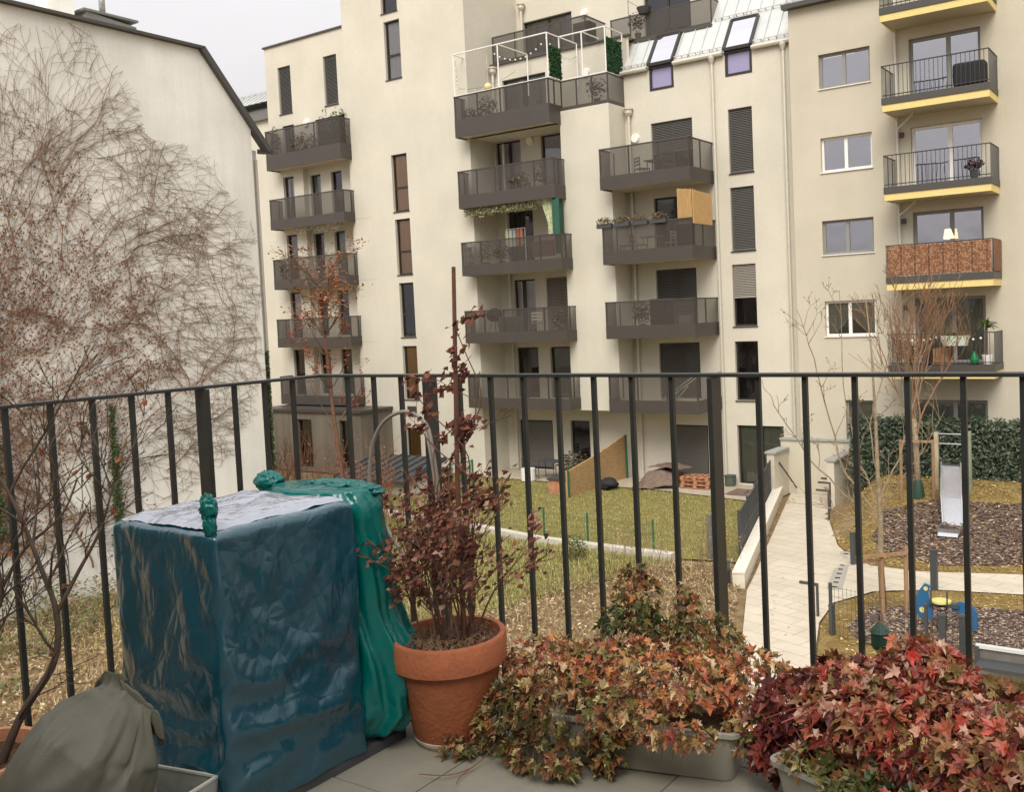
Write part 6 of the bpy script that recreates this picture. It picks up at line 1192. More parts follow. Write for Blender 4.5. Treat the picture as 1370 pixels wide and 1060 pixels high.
-1,-4,5,5,0,2,0,-2,0,-5,-2,1,3,3,9,3,6,0,-17,-10,-12,-5,-13,-24,-6,-41,7,-41,-1,-31,1,-45,14,-39,12,-27,11,-21,8,-7,4,-10,4,-14,4,-11,14,-10,6,-8,8,-6,9,-5,27,-6,-10,-11,-8,-9,-11,-11,-8,-9,-4,1,-5,6,-7,1,-11,-7,-3,-9,-3,1,4,0,6,-6,3,-10,7,-11,4,-1,7,1,9,-3,9,-5,-14,11,-23,-30,2,-34,4,-23,10,-21,15,-30,27,-36,31,-44,31,-31,25,-24,24,-32,27,-38,29,-41,35,-38,34,-37,35,-36,32,-29,19,7,13,1,-7,1,-6,-6,-4,-7,4,0,1,7,-4,0,-9,-8,-6,-11,-5,-6,3,-2,7,-3,7,-5,6,-8,0,-5,8,-2,9,-2,15,9,-22,16,-5,-24,22,-21,29,-9,31,-17,32,-34,35,-42,38,-44,40,-45,42,-44,41,-42,41,-36,40,-19,36,-21,32,-18,26,-18,21,2,14,12,10,3,5,-2,-8,-7,-10,-7,-3,-3,-3,0,-6,-2,-9,-7,-11,-3,-8,0,1,3,4,-1,1,-4,2,-5,-2,-2,2,4,4,-1,5,7,0,-6,-5,-9,0,2,7,2,25,-20,31,-27,34,-26,32,-20,33,-13,34,-10,32,-7,27,-12,13,2,10,5,6,6,2,6,-2,-5,-6,3,-1,3,-3,-4,-8,-6,-9,-3,-4,-7,-3,-4,-7,-5,-7,-4,-2,3,-2,9,3,10,6,4,-4,-2,-6,-2,-9,-4,-9,0,-6,-4,-4,1,6,8,0,6,11,6,16,-9,3,1,6,1,12,4,6,6,7,-4,9,1,15,-8,3,6,6,0,3,6,-4,6,1,0,-6,6,-6,-3,-1,-1,-2,-6,-1,-8,-7,-6,-8,-8,-11,-4,-7,0,-2,4,8,5,7,9,9,8,6,5,-4,-2,-7,-3,-12,-3,-12,-8,-6,-4,-3,-5,-2,3,3,-1,3,4,7,-4,8,-6,0,-6,-6,6,-1,11,-1,8,-3,4,-7,-5,-8,-4,-7,0,-7,8,-5,14,-5,10,-5,-3,0,-7,3,-6,-2,-5,2,-1,0,-4,-8,-3,-6,-1,-1,4,6,6,7,4,5,0,5,3,2,-2,1,-2,1,-4,-7,-10,-3,-8,-2,-2,2,-8,-4,0,4,-1,2,0,4,-2,5,-4,-1,-5,-4,2,1,7,3,1,-4,-3,-7,-6,-10,-7,-12,2,-16,11,-12,11,-2,9,2,1,0,-5,2,-10,0,1,1,8,0,5,-6,2,-4,0,-3,10,8,6,8,-3,-3,-5,-5,-2,-1,-1,-1,-1,6,0,-1,-3,0,-3,1,-1,3,-28,-30,-6,-27,-10,-30,-9,-31,-6,-31,-4,-26,-3,-26,-4,-20,-9,-22,-5,-25,-1,-30,-1,-29,-2,-20,-5,-23,-6,-23,-7,-27,-8,-29,-7,-26,-23,-23,-28,-2,-10,-9,-6,-1,-7,-6,-2,-10,-10,-10,-10,-10,-10,-10,-10,-7,-20,-23,-2,-10,-10,-9,-3,-2,-10,-10,-10,-10,-10,-10,-9,-10,-10,-10,-8,-17,-16,-3,-10,-10,-10,-10,-6,-10,-10,-10,-6,-10,-10,-10,-3,-10,-10,-8,-17,-18,-3,-10,-10,-10,-10,-10,-10,-10,-10,-10,-3,-2,-10,-10,-7,-10,-8,-17,-27,-5,-10,-10,-10,-10,-10,-10,-10,-6,-6,-10,-2,-10,-10,-10,-6,-10,-10,-29,-5,-10,-10,-10,-10,-10,-10,-6,-11,-10,-7,-10,-9,-5,-5,-10,-9,-10,-33,-2,-10,-10,-10,-10,-10,-10,-9,-5,-7,-9,-10,-10,-10,-10,-10,-7,-15,-32,-1,-10,-10,-10,-10,-10,-10,-10,-10,-10,-10,-10,-10,-10,-10,-10,-7,-21,-27,0,-10,-10,-10,-10,-10,-10,-10,-10,-7,-10,-10,-10,-7,-8,-10,-6,-25,-26,-2,-10,-10,-10,-10,-10,-10,-10,-10,-10,-10,-10,-10,-10,-10,-10,-8,-17,-25,-4,-10,-3,-6,-10,-10,-10,-10,-10,-10,-10,-10,-10,-10,-10,-6,-9,-14,-23,-5,-10,-10,-10,-10,-10,-10,-10,-10,-10,-10,-10,-10,-10,-10,-10,-6,-17,-20,-7,-10,-10,-10,-10,-10,-10,-10,-7,-10,-10,-10,-10,-7,-10,-10,-7,-23,-15,-7,-10,-10,-10,-10,-10,-10,-9,-10,-10,-10,-10,-10,-8,-10,-10,-9,-26,-21,-9,-10,-10,-10,-10,-3,-10,-10,-10,-10,-10,-10,-5,-10,-7,-10,-9,-28,-25,-8,-6,-3,-5,-9,-2,1,1,-2,-4,-7,-9,-10,-10,-5,-4,-5,-26,-28,-23,-21,-22,-17,-14,-18,-23,-28,-29,-26,-27,-24,-19,-14,-13,-18,-27,-30,-28,-31,-22,-22,-35,-17,-22,-13,-19,-20,-21,-16,-32,-10,-32,-8,-33,-15,-36,-24,-33,-26,-35,-15,-23,-14,-14,-14,-16,-18,-13,-23,-22,-24,-25,-30,-25,-28,-29,-21,-29,-19,-35,-21,-38,-18,-36,-11,-31,-12,-17,-19,-17,-26,-19,-30,-29,-35,-34,-33,-24,-29,-23,-29,-21,-24,-25,-21,-31,-24,-27,-28,-24,-33,-20,-27,-33,-15,-24,-16,-19,-25,-26,-22,-27,-16,-28,-11,-24,-19,-26,-25,-27,-18,-32,-12,-24,-11,-18,-12,-17,-13,-22,-15,-27,-15,-28,-25,-25,-26,-30,-22,-26,-24,-28,-23,-34,-22,-38,-14,-34,-13,-28,-20,-18,-29,-18,-29,-24,-33,-33,-31,-34,-31,-26,-34,-22,-30,-31,-23,-36,-24,-27,-25,-27,-34,-17,-23,-30,-20,-19,-23,-21,-33,-22,-29,-22,-24,-24,-24,-17,-23,-20,-25,-19,-17,-26,-11,-24,-11,-27,-17,-30,-16,-32,-14,-33,-18,-32,-18,-34,-26,-32,-26,-27,-28,-23,-28,-31,-26,-37,-19,-40,-19,-31,-23,-18,-30,-14,-32,-23,-31,-33,-31,-34,-32,-31,-32,-31,-26,-35,-25,-37,-25,-26,-23,-33,-32,-25,-25,-25,-30,-20,-31,-16,-33,-18,-31,-19,-28,-16,-27,-15,-27,-18,-23,-17,-15,-25,-12,-30,-11,-26,-20,-27,-24,-35,-22,-38,-23,-36,-19,-30,-26,-32,-33,-27,-31,-19,-30,-23,-25,-32,-16,-41,-18,-38,-22,-31,-26,-23,-29,-25,-29,-31,-30,-33,-24,-35,-23,-37,-19,-33,-20,-33,-21,-30,-27,-30,-23,-31,-24,-20,-34,-17,-26,-20,-22,-18,-18,-16,
-19,-17,-24,-14,-26,-19,-19,-21,-10,-29,-10,-29,-14,-27,-17,-25,-23,-35,-22,-35,-27,-32,-25,-31,-21,-27,-28,-29,-27,-25,-28,-22,-24,-27,-24,-32,-23,-34,-25,-35,-25,-30,-26,-26,-28,-26,-23,-30,-19,-33,-17,-34,-13,-31,-15,-30,-19,-29,-23,-27,-24,-38,-30,-21,-33,-21,-20,-24,-12,-28,-10,-23,-14,-22,-23,-19,-25,-21,-21,-26,-17,-28,-18,-27,-19,-20,-16,-25,-20,-31,-24,-34,-24,-29,-25,-25,-15,-20,-22,-26,-25,-29,-25,-22,-26,-21,-30,-27,-29,-29,-29,-29,-26,-33,-34,-32,-30,-29,-26,-25,-22,-33,-15,-30,-17,-29,-19,-26,-18,-30,-18,-24,-24,-30,-29,-22,-25,-27,-18,-36,-9,-32,-11,-29,-14,-28,-20,-24,-24,-18,-24,-20,-20,-24,-14,-24,-16,-21,-12,-28,-15,-33,-17,-35,-16,-32,-14,-22,-7,-20,-30,-23,-31,-25,-32,-22,-29,-22,-30,-19,-35,-22,-35,-23,-36,-30,-34,-30,-31,-31,-24,-29,-20,-31,-23,-33,-25,-28,-26,-30,-22,-30,-10,-21,-21,-29,-31,-22,-22,-31,-17,-38,-10,-40,-15,-37,-18,-31,-18,-22,-21,-22,-22,-19,-21,-17,-16,-14,-15,-16,-15,-26,-13,-38,-10,-39,-11,-27,-10,-22,-8,-18,-30,-23,-36,-25,-33,-26,-30,-22,-31,-24,-38,-21,-39,-19,-38,-20,-35,-28,-25,-27,-26,-26,-20,-25,-27,-30,-31,-35,-30,-31,-21,-29,-10,-22,-23,-23,-26,-24,-20,-27,-23,-36,-22,-39,-23,-33,-23,-27,-20,-26,-20,-25,-19,-22,-18,-17,-16,-16,-21,-20,-20,-25,-14,-38,-10,-36,-19,-29,-15,-24,-13,-21,-28,-26,-39,-26,-35,-28,-27,-29,-29,-27,-32,-25,-39,-21,-34,-17,-31,-24,-25,-25,-20,-30,-16,-27,-21,-31,-29,-32,-37,-27,-31,-23,-20,-28,-28,-24,-25,-24,-30,-29,-29,-38,-31,-42,-30,-32,-23,-23,-19,-25,-24,-28,-25,-31,-23,-23,-21,-19,-18,-25,-23,-28,-19,-36,-16,-32,-21,-23,-18,-19,-20,-29,-26,-34,-36,-32,-37,-30,-27,-34,-28,-31,-29,-30,-28,-21,-27,-26,-28,-27,-28,-34,-22,-33,-15,-27,-12,-32,-21,-34,-33,-28,-31,-25,-25,-28,-28,-31,-29,-22,-32,-27,-31,-37,-31,-38,-27,-34,-28,-22,-22,-24,-26,-30,-26,-32,-27,-28,-18,-26,-20,-26,-17,-30,-18,-37,-18,-30,-23,-19,-28,-17,-26,-32,-20,-31,-32,-36,-36,-33,-35,-33,-32,-29,-29,-26,-27,-26,-27,-29,-28,-32,-28,-37,-29,-38,-22,-35,-22,-36,-20,-30,-25,-25,-29,-25,-29,-28,-25,-36,-33,-19,-36,-24,-27,-32,-25,-40,-19,-32,-20,-22,-24,-18,-27,-26,-30,-32,-24,-28,-15,-28,-14,-28,-12,-30,-12,-31,-14,-24,-18,-22,-23,-26,-30,-20,-19,-24,-29,-35,-34,-36,-37,-35,-37,-31,-33,-26,-32,-26,-31,-27,-26,-31,-27,-37,-29,-39,-28,-41,-29,-34,-22,-29,-16,-21,-21,-28,-29,-29,-22,-37,-36,-15,-33,-23,-27,-32,-22,-40,-16,-32,-21,-29,-26,-18,-35,-18,-31,-25,-23,-28,-18,-30,-20,-27,-18,-29,-20,-31,-20,-32,-17,-25,-24,-30,-30,-21,-19,-23,-22,-32,-25,-33,-32,-28,-39,-27,-35,-30,-31,-25,-28,-26,-22,-33,-26,-34,-29,-37,-32,-37,-35,-29,-25,-15,-21,-13,-18,-25,-25,-34,-30,-33,-30,-25,-30,-30,-26,-31,-18,-38,-18,-30,-29,-27,-31,-21,-33,-19,-36,-25,-30,-31,-23,-26,-20,-23,-28,-27,-30,-31,-25,-32,-19,-33,-26,-30,-28,-30,-29,-27,-23,-32,-28,-31,-34,-27,-33,-27,-31,-28,-27,-21,-27,-28,-24,-31,-27,-33,-30,-37,-33,-28,-34,-24,-21,-16,-17,-13,-19,-19,-25,-39,-35,-32,-29,-31,-26,-32,-23,-32,-17,-31,-20,-29,-24,-27,-27,-26,-33,-23,-35,-29,-28,-30,-25,-22,-25,-21,-30,-22,-33,-30,-27,-34,-22,-34,-18,-27,-26,-33,-30,-32,-31,-34,-30,-30,-26,-28,-26,-24,-24,-26,-17,-24,-21,-27,-18,-34,-21,-35,-25,-36,-31,-26,-30,-25,-23,-15,-19,-15,-21,-20,-26,-31,-32,-32,-32,-30,-27,-31,-20,-29,-15,-26,-22,-24,-20,-25,-22,-29,-22,-30,-26,-33,-26,-28,-21,-22,-23,-22,-23,-23,-26,-32,-25,-27,-16,-22,-17,-23,-26,-31,-23,-27,-27,-33,-31,-32,-24,-28,-21,-25,-20,-26,-19,-25,-15,-26,-16,-31,-20,-37,-22,-38,-22,-31,-22,-26,-25,-25,-23,-22,-28,-25,-30,-25,-29,-37,-34,-26,-31,-26,-22,-22,-16,-20,-15,-23,-16,-29,-18,-29,-21,-30,-22,-31,-23,-28,-17,-25,-16,-23,-21,-27,-22,-28,-20,-22,-17,-17,-18,-13,-24,-20,-16,-21,-24,-19,-25,-19,-22,-16,-19,-21,-21,-27,-20,-23,-16,-26,-21,-31,-25,-31,-26,-34,-27,-30,-25,-30,-22,-30,-29,-30,-30,-28,-29,-14,-16,-28,-25,-14,-26,-19,-23,-16,-23,-13,-23,-17,-24,-17,-22,-19,-18,-17,-21,-20,-18,-25,-12,-29,-18,-33,-27,-34,-26,-28,-20,-23,-14,-16,-14,-13,-19,-16,-13,-14,-20,-13,-20,-9,-22,-10,-18,-16,-27,-24,-28,-22,-21,-28,-23,-30,-27,-37,-28,-33,-32,-28,-32,-32,-27,-28,-28,-26,-29,-27,-24,-18,-11,-13,-17,-10,-15,
-18,-22,-19,-26,-14,-29,-19,-26,-17,-30,-14,-26,-14,-23,-23,-18,-30,-18,-36,-22,-31,-30,-28,-28,-28,-23,-23,-14,-17,-15,-14,-16,-19,-5,-21,-6,-19,-16,-12,-21,-7,-28,-14,-30,-18,-29,-26,-21,-31,-23,-31,-20,-30,-26,-32,-32,-25,-33,-26,-28,-21,-19,-24,-14,-27,-12,-19,-15,-16,-16,-14,-15,-22,-22,-26,-25,-24,-29,-17,-27,-16,-28,-15,-27,-15,-22,-20,-19,-31,-18,-35,-23,-29,-24,-21,-22,-18,-22,-23,-21,-19,-15,-12,-14,-24,-4,-26,-1,-23,-5,-13,-20,-12,-31,-13,-33,-24,-28,-24,-17,-32,-11,-28,-15,-24,-22,-27,-27,-26,-27,-24,-22,-17,-20,-23,-18,-21,-13,-19,-14,-14,-13,-20,-10,-24,-15,-29,-19,-27,-19,-27,-20,-22,-23,-17,-18,-13,-20,-16,-15,-29,-11,-26,-5,-21,-7,-14,-6,-15,-13,-17,-19,-14,-16,-9,-19,-20,-6,-15,-4,-17,-9,-12,-15,-11,-24,-14,-32,-21,-24,-26,-14,-26,-11,-18,-9,-16,-16,-20,-21,-24,-26,-26,-24,-25,-19,-26,-12,-28,-17,-5,2,-6,-11,-2,-10,-5,-11,-9,-11,-13,-11,-28,-12,-20,-22,-15,-21,-16,-21,-11,-17,-15,-12,-14,-5,-9,-2,-8,-2,-13,-10,-18,-16,-15,-13,-4,-20,-4,-4,-11,4,-20,2,-20,-7,-19,-12,-21,-15,-20,-16,-21,-14,-19,-10,-15,-10,-10,-7,-14,-13,-23,-22,-26,-22,-23,-16,-25,-10,-32,-14,-3,-4,-10,-10,-7,-13,-9,-16,-9,-8,-11,-6,-14,-2,-11,-14,-19,-20,-18,-19,-12,-12,-9,-8,-2,-4,-6,-4,-11,-8,-15,-12,-19,-9,-16,-9,-6,-22,-7,-4,-3,-4,-7,-1,-7,-4,-8,-12,-9,-11,-14,-10,-12,1,-16,9,-16,8,-12,5,-13,4,-18,-1,-20,0,-23,-5,-20,3,-16,-1,-9,-9,-4,0,-10,-14,-12,-18,-9,-13,-7,-6,-6,-4,-10,-6,-13,-11,-16,-12,-11,-3,-2,-4,-3,-1,-8,-11,-11,-9,-16,-13,-15,-11,-12,-8,2,-5,-5,-10,1,-11,3,-8,1,-8,-1,-13,-5,-11,-7,-5,-8,2,-16,3,-6,0,-1,-1,-2,1,-11,2,-11,5,-2,6,-1,8,-5,-2,-13,-16,-1,10,-15,-9,-15,-16,-8,-6,-5,1,-3,1,-6,-8,-11,-9,-11,-3,-10,-1,-5,-7,-11,-11,-10,-16,-13,-14,-16,-12,-15,-8,-10,-9,1,-5,-12,-8,-4,-5,3,-4,6,-5,4,-11,-1,-11,-5,-4,-6,-2,-10,-2,-5,-1,1,-6,6,-1,6,1,1,6,-1,10,4,8,0,0,-5,-7,4,11,-13,-4,-10,-5,-10,-7,-4,1,3,-1,0,-9,-1,-9,0,-3,-2,-4,0,-12,-10,-13,-5,-9,-5,-6,-2,-1,-2,2,-6,2,-2,1,-10,-2,-6,-4,1,-1,8,-1,8,-6,3,-7,-4,-6,-9,-8,-12,-7,-4,-8,3,-2,6,-1,6,-1,7,4,0,12,-6,11,-3,4,0,-2,4,6,-4,0,2,4,2,7,5,10,7,1,0,0,-6,0,-1,3,1,-3,1,-8,-2,-13,-1,-8,1,0,3,6,0,6,-3,4,2,-2,-9,1,-9,1,-1,3,8,5,7,-3,6,-7,-1,-10,-9,-10,-11,-6,-3,-4,5,1,8,2,1,-1,-2,1,-6,8,-8,3,-8,-1,3,4,6,4,1,3,5,3,7,9,5,12,-1,5,-4,0,-3,2,3,7,4,7,3,-4,-3,-8,-3,-1,4,2,8,5,11,1,10,-8,8,-8,-2,10,-6,7,-5,5,5,4,8,-4,0,-8,-4,-8,-7,-8,-7,-7,-1,-1,5,6,11,1,7,-4,4,-5,-1,-1,-4,-3,-4,-8,0,1,7,1,4,10,7,6,9,8,3,10,1,8,-3,1,2,0,6,2,8,7,5,6,-4,0,-3,3,3,4,10,1,13,-3,12,-10,9,-14,-7,8,-8,12,-4,10,1,5,0,2,-4,2,-9,-3,-6,-3,-2,-5,2,2,3,6,3,5,7,-5,9,-5,9,-1,4,-4,5,-7]
